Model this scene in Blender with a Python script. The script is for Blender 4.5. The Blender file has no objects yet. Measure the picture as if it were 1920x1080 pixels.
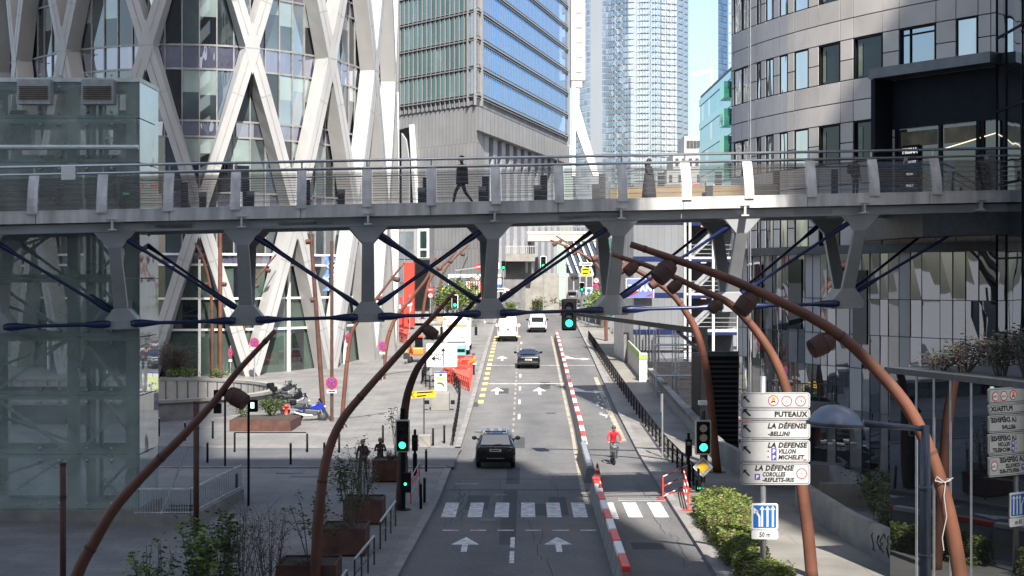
import bpy, bmesh, math, random
from mathutils import Vector, Matrix, Quaternion
random.seed(7)
R = math.radians
S = bpy.context.scene
COL = S.collection
# ------------------------------------------------------------------ camera, sky, sun, exposure
F = 2930.0            # focal length in pixels of the 1920 px wide photograph
HZ = 520.0            # horizon row
CH = 9.0              # camera height over the near road
cam_d = bpy.data.cameras.new('camera'); cam = bpy.data.objects.new('camera', cam_d); COL.objects.link(cam)
cam_d.sensor_width = 36; cam_d.lens = F/1920*36; cam_d.shift_y = -(540-HZ)/1920
cam_d.clip_start = .5; cam_d.clip_end = 6000
cam.location = (0, 0, CH); cam.rotation_euler = (R(90), 0, 0)
S.camera = cam
SUN_EL = R(49); SUN_H = (.20, -.98)
w = bpy.data.worlds.new('World'); S.world = w; w.use_nodes = True
wn = w.node_tree.nodes; bg = wn['Background']
sky = wn.new('ShaderNodeTexSky'); sky.sky_type = 'NISHITA'; sky.sun_disc = False
sky.sun_elevation = SUN_EL; sky.sun_rotation = math.atan2(SUN_H[0], SUN_H[1])
sky.air_density = 1.1; sky.dust_density = 2.4; sky.ozone_density = 1.0
w.node_tree.links.new(sky.outputs[0], bg.inputs[0]); bg.inputs[1].default_value = .105
sd = bpy.data.lights.new('sun', 'SUN'); sd.energy = 4.7; sd.angle = R(.5); sd.color = (1, .95, .88)
so = bpy.data.objects.new('sun', sd); COL.objects.link(so)
sv = Vector((SUN_H[0]*math.cos(SUN_EL), SUN_H[1]*math.cos(SUN_EL), math.sin(SUN_EL)))
so.rotation_euler = sv.to_track_quat('Z', 'Y').to_euler(); so.location = (30, -60, 120)
S.view_settings.view_transform = 'Standard'; S.view_settings.look = 'None'
S.view_settings.exposure = 1.25; S.view_settings.gamma = 1
S.render.engine = 'CYCLES'
S.cycles.max_bounces = 6; S.cycles.transparent_max_bounces = 10; S.cycles.glossy_bounces = 4
S.cycles.caustics_reflective = False; S.cycles.caustics_refractive = False
S.cycles.use_denoising = True

# ------------------------------------------------------------------ helpers
def P(px, py, Y):                      # photograph pixel at distance Y -> world point
    return Vector(((px-960)/F*Y, Y, CH-(py-HZ)/F*Y))
ZT = [(-100, 0), (78, 0), (95, .5), (110, 1.1), (140, 2.4), (165, 3.3), (200, 4.5), (250, 5.5), (320, 6.3), (600, 7), (4000, 8)]
def zg(y):
    for (a, za), (b, zb) in zip(ZT, ZT[1:]):
        if y <= b: return za+(zb-za)*max(0, (y-a))/(b-a)
    return ZT[-1][1]
def gY(py, h=0):                       # distance at which the ground is seen on row py
    lo, hi = 5, 400
    for _ in range(60):
        m = (lo+hi)/2
        if HZ+F*(CH-zg(m)-h)/m > py: lo = m
        else: hi = m
    return lo
def G(px, py, h=0):
    y = gY(py, h); return Vector(((px-960)/F*y, y, zg(y)+h))
def cx(y):                             # drift of the street's axis
    d = .0085*(y-52.7)
    if y > 180: d += (y-180)**2*.0022
    return d
ORG = {}
def place(name, loc=(0, 0, 0)):
    o = bpy.data.objects.new(name, None); o.empty_display_size = .3
    COL.objects.link(o); o.location = loc; ORG[o] = Vector(loc); return o
def tag(o, label=None, cat=None, group=None, kind=None):
    if label: o['label'] = label
    if cat: o['category'] = cat
    if group: o['group'] = group
    if kind: o['kind'] = kind
    return o
def thing(name, label, cat, loc=(0, 0, 0), group=None):
    return tag(place(name, loc), label, cat, group)
SPLIT = {'dentil', 'stair_rail', 'door_frame', 'standard', 'steel_column', 'ledger', 'strut', 'post', 'leg', 'glass_fixing', 'fitting', 'marker_lamp', 'bracket', 'grey_panel', 'notice', 'joint_ring', 'painted_interior_light', 'window', 'tread', 'stair_tread', 'guide_rail', 'bracing', 'ears', 'eyes', 'joint', 'arm', 'grille', 'cap', 'ribbon', 'jib', 'body_seam', 'lane_arrow'} - {'cap', 'arm', 'lane_arrow'}
class MB:
    def __init__(s): s.v = []; s.f = []; s.m = []
    def quad(s, a, b, c, d, mi=0):
        n = len(s.v); s.v += [Vector(a), Vector(b), Vector(c), Vector(d)]; s.f.append((n, n+1, n+2, n+3)); s.m.append(mi); return s
    def poly(s, pts, mi=0):
        n = len(s.v); s.v += [Vector(p) for p in pts]; s.f.append(tuple(range(n, n+len(pts)))); s.m.append(mi); return s
    def hexa(s, p, mi=0):              # 8 points: bottom 4, top 4
        n = len(s.v); s.v += [Vector(q) for q in p]
        for f in ((3, 2, 1, 0), (4, 5, 6, 7), (0, 1, 5, 4), (1, 2, 6, 5), (2, 3, 7, 6), (3, 0, 4, 7)):
            s.f.append(tuple(n+i for i in f)); s.m.append(mi)
        return s
    def box(s, x0, x1, y0, y1, z0, z1, mi=0):
        return s.hexa([(x0, y0, z0), (x1, y0, z0), (x1, y1, z0), (x0, y1, z0), (x0, y0, z1), (x1, y0, z1), (x1, y1, z1), (x0, y1, z1)], mi)
    def beam(s, a, b, w, h, up=(0, 0, 1), mi=0, w2=None, h2=None):   # box from a to b
        a = Vector(a); b = Vector(b); t = (b-a).normalized(); u = Vector(up)
        l = t.cross(u)
        if l.length < 1e-4: l = t.cross(Vector((0, 1, 0)))
        l.normalize(); u = l.cross(t)
        w2 = w if w2 is None else w2; h2 = h if h2 is None else h2
        q = [a-l*w/2-u*h/2, a+l*w/2-u*h/2, a+l*w/2+u*h/2, a-l*w/2+u*h/2]
        r = [b-l*w2/2-u*h2/2, b+l*w2/2-u*h2/2, b+l*w2/2+u*h2/2, b-l*w2/2+u*h2/2]
        return s.hexa(q+r, mi)
    def tube(s, pts, rad, seg=8, cap=True, mi=0):
        pts = [Vector(p) for p in pts]
        if not hasattr(rad, '__len__'): rad = [rad]*len(pts)
        n0 = len(s.v); ref = None
        for i, p in enumerate(pts):
            t = (pts[min(i+1, len(pts)-1)]-pts[max(i-1, 0)]).normalized()
            if ref is None:
                ref = Vector((0, 1, 0)) if abs(t.y) < .9 else Vector((1, 0, 0))
            l = t.cross(ref).normalized(); u = l.cross(t).normalized(); ref = u
            for k in range(seg):
                a = 2*math.pi*k/seg
                s.v.append(p+(l*math.cos(a)+u*math.sin(a))*rad[i])
        for i in range(len(pts)-1):
            for k in range(seg):
                k2 = (k+1) % seg
                s.f.append((n0+i*seg+k, n0+i*seg+k2, n0+(i+1)*seg+k2, n0+(i+1)*seg+k)); s.m.append(mi)
        if cap:
            s.f.append(tuple(n0+k for k in range(seg))[::-1]); s.m.append(mi)
            e = n0+(len(pts)-1)*seg; s.f.append(tuple(e+k for k in range(seg))); s.m.append(mi)
        return s
    def lathe(s, base, axis, prof, seg=16, mi=0):                    # prof: (radius, distance along axis)
        a = Vector(axis).normalized()
        return s.tube([Vector(base)+a*(d+i*1e-5) for i, (r, d) in enumerate(prof)], [max(r, 1e-4) for r, d in prof], seg, True, mi)
    def prism(s, poly, vec, mi=0):                                   # planar polygon extruded along vec
        n = len(s.v); k = len(poly); vec = Vector(vec)
        s.v += [Vector(p) for p in poly]+[Vector(p)+vec for p in poly]
        s.f.append(tuple(n+i for i in range(k))[::-1]); s.m.append(mi)
        s.f.append(tuple(n+k+i for i in range(k))); s.m.append(mi)
        for i in range(k):
            j = (i+1) % k; s.f.append((n+i, n+j, n+k+j, n+k+i)); s.m.append(mi)
        return s
    def ball(s, c, rx, ry=None, rz=None, seg=12, rings=8, mi=0):
        ry = ry or rx; rz = rz or rx; n0 = len(s.v); c = Vector(c)
        for i in range(rings+1):
            t = math.pi*i/rings
            for k in range(seg):
                a = 2*math.pi*k/seg
                s.v.append(c+Vector((rx*math.sin(t)*math.cos(a), ry*math.sin(t)*math.sin(a), rz*math.cos(t))))
        for i in range(rings):
            for k in range(seg):
                k2 = (k+1) % seg
                s.f.append((n0+i*seg+k, n0+(i+1)*seg+k, n0+(i+1)*seg+k2, n0+i*seg+k2)); s.m.append(mi)
        return s
    def islands(s):
        r = list(range(len(s.v)))
        def find(a):
            while r[a] != a: r[a] = r[r[a]]; a = r[a]
            return a
        for f in s.f:
            for k in f[1:]: r[find(k)] = find(f[0])
        out = {}
        for f, m in zip(s.f, s.m):
            out.setdefault(find(f[0]), []).append((f, m))
        res = []
        for fs in out.values():
            b = MB(); mp = {}
            for f, m in fs:
                for k in f:
                    if k not in mp: mp[k] = len(b.v); b.v.append(s.v[k])
                b.f.append(tuple(mp[k] for k in f)); b.m.append(m)
            res.append(b)
        return res
    def build(s, name, mats, parent=None, smooth=False, recalc=True, bevel=0):
        if name in SPLIT and parent is not None:
            isl = s.islands()
            if 1 < len(isl) <= 100: return [b.build1(name, mats, parent, smooth, recalc, bevel) for b in isl][0]
        return s.build1(name, mats, parent, smooth, recalc, bevel)
    def build1(s, name, mats, parent=None, smooth=False, recalc=True, bevel=0):
        if not isinstance(mats, (list, tuple)): mats = [mats]
        if parent is not None: o0 = ORG[parent]
        else:
            xs = [v.x for v in s.v]; ys = [v.y for v in s.v]; zs = [v.z for v in s.v]
            o0 = Vector(((min(xs)+max(xs))/2, (min(ys)+max(ys))/2, min(zs)))
        me = bpy.data.meshes.new(name)
        me.from_pydata([tuple(v-o0) for v in s.v], [], s.f)
        for m in mats: me.materials.append(m)
        for i, p in enumerate(me.polygons):
            p.material_index = s.m[i]; p.use_smooth = smooth
        if recalc:
            b = bmesh.new(); b.from_mesh(me)
            bmesh.ops.recalc_face_normals(b, faces=b.faces); b.to_mesh(me); b.free()
        me.update()
        o = bpy.data.objects.new(name, me); COL.objects.link(o); ORG[o] = o0
        if bevel:
            bv = o.modifiers.new('bevel', 'BEVEL'); bv.width = bevel; bv.segments = 2; bv.limit_method = 'ANGLE'
        if parent is not None: o.parent = parent
        else: o.location = o0
        return o
def dup(root, loc, rz=None, label=None, group=None, scale=None):
    r = root.copy(); COL.objects.link(r); r.location = loc; ORG[r] = Vector(loc)
    if rz is not None: r.rotation_euler = (0, 0, rz)
    if scale: r.scale = (scale,)*3
    if label: r['label'] = label
    if group: r['group'] = group
    for ch in list(root.children):
        c = ch.copy(); COL.objects.link(c); c.parent = r; ORG[c] = Vector(loc)
        for g in ch.children:
            d = g.copy(); COL.objects.link(d); d.parent = c
    return r
def bez(pts, n=24):                    # Catmull-Rom through the points
    pts = [Vector(p) for p in pts]; q = [pts[0]*2-pts[1]]+pts+[pts[-1]*2-pts[-2]]; out = []
    m = max(2, n//(len(pts)-1))
    for i in range(1, len(q)-2):
        for k in range(m):
            t = k/m; a, b, c, d = q[i-1:i+3]
            out.append(.5*((2*b)+(c-a)*t+(2*a-5*b+4*c-d)*t*t+(3*b-a-3*c+d)*t**3))
    out.append(pts[-1]); return out
class Path:                            # plan curve; outward normal to the right-hand side given by side
    def __init__(s, pts, side=1):
        s.p = [Vector((a, b, 0)) for a, b in pts]; s.side = side
        s.d = [0]
        for a, b in zip(s.p, s.p[1:]): s.d.append(s.d[-1]+(b-a).length)
        s.L = s.d[-1]
    def at(s, u):
        u = min(max(u, 0), s.L-1e-6)
        i = 0
        while s.d[i+1] < u: i += 1
        t = (u-s.d[i])/(s.d[i+1]-s.d[i])
        tg = (s.p[i+1]-s.p[i]).normalized()
        if 0 < i and t < .5: tg = (tg*(t+.5)+(s.p[i]-s.p[i-1]).normalized()*(.5-t)).normalized()
        elif i < len(s.p)-2 and t >= .5: tg = (tg*(1.5-t)+(s.p[i+2]-s.p[i+1]).normalized()*(t-.5)).normalized()
        return s.p[i].lerp(s.p[i+1], t), Vector((tg.y, -tg.x, 0))*s.side, tg
    def s_px(s, px):                   # arc position seen in column px
        best = None
        for k in range(801):
            u = s.L*k/800; p, n, t = s.at(u); e = abs(960+p.x/p.y*F-px)
            if best is None or e < best[0]: best = (e, u)
        return best[1]
    def pt(s, u, z, off=0):
        p, n, t = s.at(u); q = p+n*off; return Vector((q.x, q.y, z))
def panel(mb, path, s0, s1, z0, z1, off, th, mi=0, step=1.6):      # curved slab hugging a path
    n = max(1, int(math.ceil((s1-s0)/step)))
    for i in range(n):
        a = s0+(s1-s0)*i/n; b = s0+(s1-s0)*(i+1)/n
        pa, na, _ = path.at(a); pb, nb, _ = path.at(b)
        o = [pa+na*(off-th), pb+nb*(off-th), pb+nb*off, pa+na*off]
        mb.hexa([(q.x, q.y, z0) for q in o]+[(q.x, q.y, z1) for q in o], mi)
def sheet(mb, path, s0, s1, z0, z1, off, mi=0, step=1.6, jit=0, rnd=random):
    n = max(1, int(math.ceil((s1-s0)/step)))
    for i in range(n):
        a = s0+(s1-s0)*i/n; b = s0+(s1-s0)*(i+1)/n
        j = lambda: off+(rnd.uniform(-jit, jit) if jit else 0)
        mb.quad(path.pt(a, z0, j()), path.pt(b, z0, j()), path.pt(b, z1, j()), path.pt(a, z1, j()), mi)
# ------------------------------------------------------------------ materials
def srgb(r, g, b):
    f = lambda c: (c/12.92 if c <= .04045 else ((c+.055)/1.055)**2.4)
    return (f(r/255), f(g/255), f(b/255))
def newmat(name):
    m = bpy.data.materials.new(name); m.use_nodes = True; nt = m.node_tree
    for n in list(nt.nodes): nt.nodes.remove(n)
    out = nt.nodes.new('ShaderNodeOutputMaterial'); return m, nt, nt.nodes.new, nt.links.new, out
def noise(nt, scale, detail=4, coord='Object', stretch=None):
    N = nt.nodes.new; L = nt.links.new
    tc = N('ShaderNodeTexCoord'); no = N('ShaderNodeTexNoise'); no.inputs['Scale'].default_value = scale; no.inputs['Detail'].default_value = detail
    if stretch:
        mp = N('ShaderNodeMapping'); mp.inputs['Scale'].default_value = stretch
        L(tc.outputs[coord], mp.inputs[0]); L(mp.outputs[0], no.inputs['Vector'])
    else: L(tc.outputs[coord], no.inputs['Vector'])
    return no
def ramp(nt, src, stops):
    r = nt.nodes.new('ShaderNodeValToRGB'); e = r.color_ramp.elements
    while len(e) < len(stops): e.new(.5)
    for el, (p, c) in zip(e, stops): el.position = p; el.color = (*c, 1)
    nt.links.new(src, r.inputs[0]); return r
def sc(c, k): return tuple(min(1, x*k) for x in c)
MC = {}
def mat(name, col, rough=.6, metal=0, var=.18, scale=2.0, bump=0, stretch=None, coat=0, spec=.5):
    m, nt, N, L, out = newmat(name)
    b = N('ShaderNodeBsdfPrincipled'); b.inputs['Roughness'].default_value = rough; b.inputs['Metallic'].default_value = metal; b.inputs['Specular IOR Level'].default_value = spec
    if coat: b.inputs['Coat Weight'].default_value = coat; b.inputs['Coat Roughness'].default_value = .05
    no = noise(nt, scale, 6, stretch=stretch)
    r = ramp(nt, no.outputs[0], [(.3, sc(col, 1-var)), (.7, sc(col, 1+var))]); L(r.outputs[0], b.inputs['Base Color'])
    if bump:
        n2 = noise(nt, scale*9, 5, stretch=stretch); bp = N('ShaderNodeBump'); bp.inputs['Strength'].default_value = bump; bp.inputs['Distance'].default_value = .05
        L(n2.outputs[0], bp.inputs['Height']); L(bp.outputs[0], b.inputs['Normal'])
    L(b.outputs[0], out.inputs[0]); return m
def glass(name, dark, tint=(.85, .9, .95), refl=.35, rough=.015, wav=0, wscale=.5, var=.3, rmax=.92, zst=.35):
    m, nt, N, L, out = newmat(name)
    d = N('ShaderNodeBsdfDiffuse'); g = N('ShaderNodeBsdfGlossy'); g.inputs['Color'].default_value = (*tint, 1); g.inputs['Roughness'].default_value = rough
    no = noise(nt, .35, 3); r = ramp(nt, no.outputs[0], [(.35, sc(dark, 1-var)), (.65, sc(dark, 1+var))]); L(r.outputs[0], d.inputs['Color'])
    lw = N('ShaderNodeLayerWeight'); lw.inputs['Blend'].default_value = .35
    mr = N('ShaderNodeMapRange'); mr.inputs[3].default_value = refl; mr.inputs[4].default_value = rmax
    L(lw.outputs['Facing'], mr.inputs[0])
    mx = N('ShaderNodeMixShader'); L(mr.outputs[0], mx.inputs[0]); L(d.outputs[0], mx.inputs[1]); L(g.outputs[0], mx.inputs[2])
    if wav:
        n2 = noise(nt, wscale, 2, stretch=(1, 1, zst)); bp = N('ShaderNodeBump'); bp.inputs['Strength'].default_value = wav; bp.inputs['Distance'].default_value = .12
        L(n2.outputs[0], bp.inputs['Height']); L(bp.outputs[0], g.inputs['Normal'])
    L(mx.outputs[0], out.inputs[0]); return m
def clear(name, tint, diff, kd=.25, refl=.06, rough=.02, opac=None):   # see-through glass
    m, nt, N, L, out = newmat(name)
    t = N('ShaderNodeBsdfTransparent'); t.inputs[0].default_value = (*tint, 1)
    d = N('ShaderNodeBsdfDiffuse'); g = N('ShaderNodeBsdfGlossy'); g.inputs['Roughness'].default_value = rough
    no = noise(nt, .8, 4); r = ramp(nt, no.outputs[0], [(.35, sc(diff, .8)), (.65, sc(diff, 1.2))]); L(r.outputs[0], d.inputs['Color'])
    m1 = N('ShaderNodeMixShader'); m1.inputs[0].default_value = kd; L(t.outputs[0], m1.inputs[1]); L(d.outputs[0], m1.inputs[2])
    lw = N('ShaderNodeLayerWeight'); lw.inputs['Blend'].default_value = .25
    mr = N('ShaderNodeMapRange'); mr.inputs[3].default_value = refl; mr.inputs[4].default_value = .9; L(lw.outputs['Facing'], mr.inputs[0])
    m2 = N('ShaderNodeMixShader'); L(mr.outputs[0], m2.inputs[0]); L(m1.outputs[0], m2.inputs[1]); L(g.outputs[0], m2.inputs[2])
    L(m2.outputs[0], out.inputs[0]); return m
def emis(name, col, k=6):
    m, nt, N, L, out = newmat(name)
    e = N('ShaderNodeEmission'); no = noise(nt, 60, 1); r = ramp(nt, no.outputs[0], [(.35, sc(col, .75)), (.6, col)]); L(r.outputs[0], e.inputs[0]); e.inputs[1].default_value = k
    L(e.outputs[0], out.inputs[0]); return m
def leafmat(name, col, var=.5):
    m, nt, N, L, out = newmat(name)
    b = N('ShaderNodeBsdfPrincipled'); b.inputs['Roughness'].default_value = .55
    no = noise(nt, 2.6, 5); r = ramp(nt, no.outputs[0], [(.32, sc(col, 1-var)), (.5, col), (.7, sc((col[0]*1.25, col[1]*1.15, col[2]), 1+var))]); L(r.outputs[0], b.inputs['Base Color'])
    t = N('ShaderNodeBsdfTranslucent'); L(r.outputs[0], t.inputs[0])
    mx = N('ShaderNodeMixShader'); mx.inputs[0].default_value = .25; L(b.outputs[0], mx.inputs[1]); L(t.outputs[0], mx.inputs[2]); L(mx.outputs[0], out.inputs[0]); return m
def asphalt(name, a, b):
    m, nt, N, L, out = newmat(name)
    p = N('ShaderNodeBsdfPrincipled'); p.inputs['Roughness'].default_value = .8
    n1 = noise(nt, .22, 6, stretch=(1.6, .22, 1)); n2 = noise(nt, 9, 8)
    n3 = noise(nt, .6, 3)
    r1 = ramp(nt, n1.outputs[0], [(.3, a), (.72, b)]); r2 = ramp(nt, n2.outputs[0], [(.3, (.72,)*3), (.7, (1.2,)*3)])
    r3 = ramp(nt, n3.outputs[0], [(.25, (.78, .78, .8)), (.6, (1, 1, 1))])
    mx = N('ShaderNodeMix'); mx.data_type = 'RGBA'; mx.blend_type = 'MULTIPLY'; mx.inputs[0].default_value = 1
    L(r1.outputs[0], mx.inputs[6]); L(r2.outputs[0], mx.inputs[7])
    my = N('ShaderNodeMix'); my.data_type = 'RGBA'; my.blend_type = 'MULTIPLY'; my.inputs[0].default_value = 1
    L(mx.outputs[2], my.inputs[6]); L(r3.outputs[0], my.inputs[7]); L(my.outputs[2], p.inputs['Base Color'])
    bp = N('ShaderNodeBump'); bp.inputs['Strength'].default_value = .3; bp.inputs['Distance'].default_value = .02
    n4 = noise(nt, 40, 3); L(n4.outputs[0], bp.inputs['Height']); L(bp.outputs[0], p.inputs['Normal'])
    L(p.outputs[0], out.inputs[0]); return m
def tiles(name, c1, c2, mortar, bw, bh, ms=.012, rough=.7, axes='XY', offset=.5, var=.3, bump=.2):
    m, nt, N, L, out = newmat(name)
    p = N('ShaderNodeBsdfPrincipled'); p.inputs['Roughness'].default_value = rough
    tc = N('ShaderNodeTexCoord'); v = tc.outputs['Object']
    if axes != 'XY':
        sp = N('ShaderNodeSeparateXYZ'); cb = N('ShaderNodeCombineXYZ'); L(v, sp.inputs[0])
        if axes == 'XZ': L(sp.outputs[0], cb.inputs[0])
        else: L(sp.outputs[1], cb.inputs[0])
        L(sp.outputs[2], cb.inputs[1]); v = cb.outputs[0]
    b = N('ShaderNodeTexBrick'); b.inputs['Scale'].default_value = 1; b.inputs['Brick Width'].default_value = bw; b.inputs['Row Height'].default_value = bh
    b.inputs['Mortar Size'].default_value = ms; b.offset = offset
    b.inputs['Color1'].default_value = (*c1, 1); b.inputs['Color2'].default_value = (*c2, 1); b.inputs['Mortar'].default_value = (*mortar, 1)
    L(v, b.inputs['Vector'])
    n1 = noise(nt, .45, 7); r1 = ramp(nt, n1.outputs[0], [(.28, (1-var,)*3), (.7, (1+var*.6,)*3)])
    mx = N('ShaderNodeMix'); mx.data_type = 'RGBA'; mx.blend_type = 'MULTIPLY'; mx.inputs[0].default_value = 1
    L(b.outputs[0], mx.inputs[6]); L(r1.outputs[0], mx.inputs[7]); L(mx.outputs[2], p.inputs['Base Color'])
    L(p.outputs[0], out.inputs[0]); return m
M = dict(
    asphalt=asphalt('asphalt', (.088, .088, .09), (.168, .163, .156)), street=asphalt('side_asphalt', (.085, .087, .092), (.13, .13, .135)),
    patch=asphalt('asphalt_patch', (.04, .041, .043), (.06, .06, .062)),
    pave=tiles('paving', (.16, .155, .147), (.185, .178, .168), (.09, .09, .09), 1.2, .6, .014),
    pave_r=tiles('sidewalk', (.19, .178, .158), (.21, .197, .175), (.12, .11, .10), 2.5, 1.9, .012),
    kerb=mat('kerb_stone', (.21, .20, .19), .8, var=.25, scale=1.2), soil=mat('soil', (.05, .04, .03), .95, var=.4, scale=8, bump=.6),
    paint=mat('road_paint', (.58, .58, .57), .7, var=.45, scale=3.5), ypaint=mat('yellow_paint', (.72, .52, .16), .7, var=.3, scale=2.5),
    worn=mat('worn_paint', (.38, .375, .36), .8, var=.3, scale=3),
    beigeline=mat('worn_beige_line', (.30, .265, .20), .8, var=.3, scale=1.5),
    concrete=mat('concrete', (.24, .228, .208), .85, var=.22, scale=1.1, bump=.15), dconcrete=mat('dark_concrete', (.16, .16, .165), .85, var=.3, scale=.9, bump=.15),
    white=mat('white_lacquer', (.74, .74, .72), .45, var=.05), white2=mat('white_cladding', (.36, .357, .35), .45, var=.12, scale=.5, stretch=(1, 1, .3)),
    seam=mat('panel_seam', (.24, .24, .24), .6),
    steel=mat('galvanised', (.42, .43, .44), .45, .6, var=.15, scale=4), dsteel=mat('dark_steel', (.06, .065, .07), .5, .2, var=.2, scale=4),
    black=mat('black_paint', (.006, .006, .007), .7, var=.3, scale=5, spec=.2), navy=mat('navy_paint', (.012, .022, .085), .35, var=.25, scale=3),
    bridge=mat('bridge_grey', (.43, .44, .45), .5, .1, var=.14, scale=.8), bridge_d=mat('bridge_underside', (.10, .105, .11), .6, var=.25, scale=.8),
    fascia=mat('fascia_steel', (.52, .51, .50), .5, .0, var=.3, scale=3, stretch=(1, 1, .18)),
    post=mat('parapet_post', (.55, .54, .53), .5, .0, var=.28, scale=3.5, stretch=(1, 1, .25)), rail=mat('stainless', (.55, .55, .55), .28, .85, var=.1),
    rust=mat('rust_paint', (.135, .052, .030), .6, .0, var=.35, scale=1.3, bump=.08, stretch=(1, 1, .5)), corten=mat('corten', (.085, .036, .026), .75, var=.35, scale=2.2, bump=.2),
    red=mat('red_plastic', (.68, .05, .035), .45, var=.12), redpaint=mat('red_wall', (.62, .05, .03), .5, var=.08), orange=mat('orange_plastic', (.8, .2, .04), .5, var=.1),
    yellow=mat('yellow_sign', (.78, .48, .02), .45, var=.06), blue=mat('blue_sign', (.015, .12, .45), .4, var=.08), violet=mat('blue_violet_sign', (.07, .07, .32), .4, var=.1),
    signred=mat('sign_red', (.5, .03, .03), .4, var=.08), rubber=mat('rubber', (.015, .015, .015), .85, var=.3), hub=mat('alloy', (.4, .4, .41), .3, .8),
    carblack=mat('black_car_paint', (.008, .008, .010), .25, .2, var=.1, coat=1), carwhite=mat('white_car_paint', (.8, .8, .78), .3, var=.04, coat=.6),
    cargrey=mat('grey_car_paint', (.2, .2, .21), .3, .3, coat=.8), carred=mat('red_car_paint', (.35, .1, .07), .3, coat=.8), cblue=mat('blue_bike_paint', (.012, .03, .30), .25, coat=1),
    carglass=glass('car_glass', (.008, .009, .01), refl=.08), tail=mat('tail_lamp', (.25, .006, .008), .15, coat=1), plate=mat('number_plate', (.7, .7, .66), .4),
    skin=mat('skin', (.42, .23, .16), .55, var=.08), dcloth=mat('dark_cloth', (.035, .034, .038), .9, var=.3, scale=6), gcloth=mat('grey_cloth', (.09, .10, .12), .9, var=.25, scale=6),
    redcloth=mat('red_jacket', (.70, .02, .03), .7, var=.15, scale=6), orcloth=mat('orange_vest', (.85, .22, .03), .75, var=.12, scale=6), hair=mat('hair', (.03, .022, .018), .8, var=.3), navycloth=mat('navy_trousers', (.02, .03, .06), .9, var=.25, scale=6),
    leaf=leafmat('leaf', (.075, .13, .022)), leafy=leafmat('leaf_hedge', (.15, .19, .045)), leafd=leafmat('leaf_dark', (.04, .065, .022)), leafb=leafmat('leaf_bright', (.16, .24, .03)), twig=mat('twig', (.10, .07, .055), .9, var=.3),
    leafbr=leafmat('leaf_bronze', (.16, .10, .07)), bark=mat('bark', (.10, .085, .07), .9, var=.3, scale=12),
)
TXT = {}
def text(parent, name, s, size, loc, m, rz=0, align='LEFT', shear=0, width=None, bold=.012, thick=.004):
    cu = bpy.data.curves.new(name, 'FONT'); cu.body = s; cu.size = size; cu.align_x = align; cu.align_y = 'BOTTOM_BASELINE'; cu.shear = shear; cu.offset = bold*size; cu.extrude = thick; cu.resolution_u = 2; cu.space_character = 1.06
    ob = bpy.data.objects.new(name, cu); COL.objects.link(ob)
    dg = bpy.context.evaluated_depsgraph_get(); me = bpy.data.meshes.new_from_object(ob.evaluated_get(dg)); bpy.data.objects.remove(ob)
    k = 1
    if width and len(me.vertices):
        xs = [v.co.x for v in me.vertices]; k = width/(max(xs)-min(xs))
    rot = Matrix.Rotation(rz, 4, 'Z') @ Matrix.Rotation(R(90), 4, 'X')
    o0 = ORG[parent]
    for v in me.vertices: v.co = (rot @ Vector((v.co.x*k, v.co.y, v.co.z)))+Vector(loc)-o0
    me.materials.clear(); me.materials.append(m)
    o = bpy.data.objects.new(name, me); COL.objects.link(o); o.parent = parent; ORG[o] = o0
    return o
# ------------------------------------------------------------------ ground, road, pavements
def strip(mb, xl, xr, y0, y1, dh, step=3, mi=0):
    n = max(1, int(math.ceil((y1-y0)/step)))
    for i in range(n):
        a = y0+(y1-y0)*i/n; b = y0+(y1-y0)*(i+1)/n
        f = lambda g, y: g(y) if callable(g) else g
        mb.quad((f(xl, a), a, zg(a)+dh), (f(xr, a), a, zg(a)+dh), (f(xr, b), b, zg(b)+dh), (f(xl, b), b, zg(b)+dh), mi)
def structure(mb, name, m): return tag(mb.build(name, m), kind='structure')
XL = lambda y: cx(y)-3.0-(max(0, 62-y)*.022)+ (.1 if y > 80 else 0)       # left kerb
XR = lambda y: cx(y)+6.15                                                 # right kerb
XB = lambda y: cx(y)+3.22+.2*min(1, max(0, (y-66)/22))                        # dividing barrier
g = MB(); g.quad((-3000, -400, -6), (3000, -400, -6), (3000, 5000, -6), (-3000, 5000, -6)); structure(g, 'ground', M['dconcrete'])
g = MB(); strip(g, XL, XR, -40, 330, 0); structure(g, 'road', M['asphalt'])
def UX(y): return -25+9.9*math.sqrt(max(0, 1-((y-101.3)/10.9)**2))
g = MB(); strip(g, lambda y: -90, lambda y: XL(y)-.25, -40, 90.4, .13); strip(g, UX, lambda y: XL(y)-.25, 90.4, 112.2, .13, 1); strip(g, lambda y: -90, lambda y: XL(y)-.25, 112.2, 180, .13); strip(g, lambda y: cx(y)-14, lambda y: XL(y)-.25, 180, 330, .13); structure(g, 'plaza', M['pave'])
g = MB()
for y0, y1 in ((-40, 72.6), (80.9, 330)):
    strip(g, lambda y: XL(y)-.3, XL, y0, y1, .15)
    n = int((y1-y0)/3)
    for i in range(n):
        a = y0+(y1-y0)*i/n; b = y0+(y1-y0)*(i+1)/n
        g.quad((XL(a), a, zg(a)-.05), (XL(b), b, zg(b)-.05), (XL(b), b, zg(b)+.15), (XL(a), a, zg(a)+.15))
structure(g, 'kerb', M['kerb'])
g = MB()
strip(g, XR, lambda y: XR(y)+.32, -40, 330, .15)
for i in range(120):
    a = -40+3*i; b = a+3
    g.quad((XR(a), a, zg(a)-.05), (XR(b), b, zg(b)-.05), (XR(b), b, zg(b)+.15), (XR(a), a, zg(a)+.15))
structure(g, 'kerb', M['kerb'])
g = MB(); strip(g, lambda y: XR(y)+.3, lambda y: 10.15, 74, 330, .135); strip(g, lambda y: XR(y)+.3, lambda y: 30, -40, 44, .135)
strip(g, lambda y: XR(y)+.3, lambda y: 12.6, 44, 74, .135); structure(g, 'sidewalk', M['pave_r'])
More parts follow.
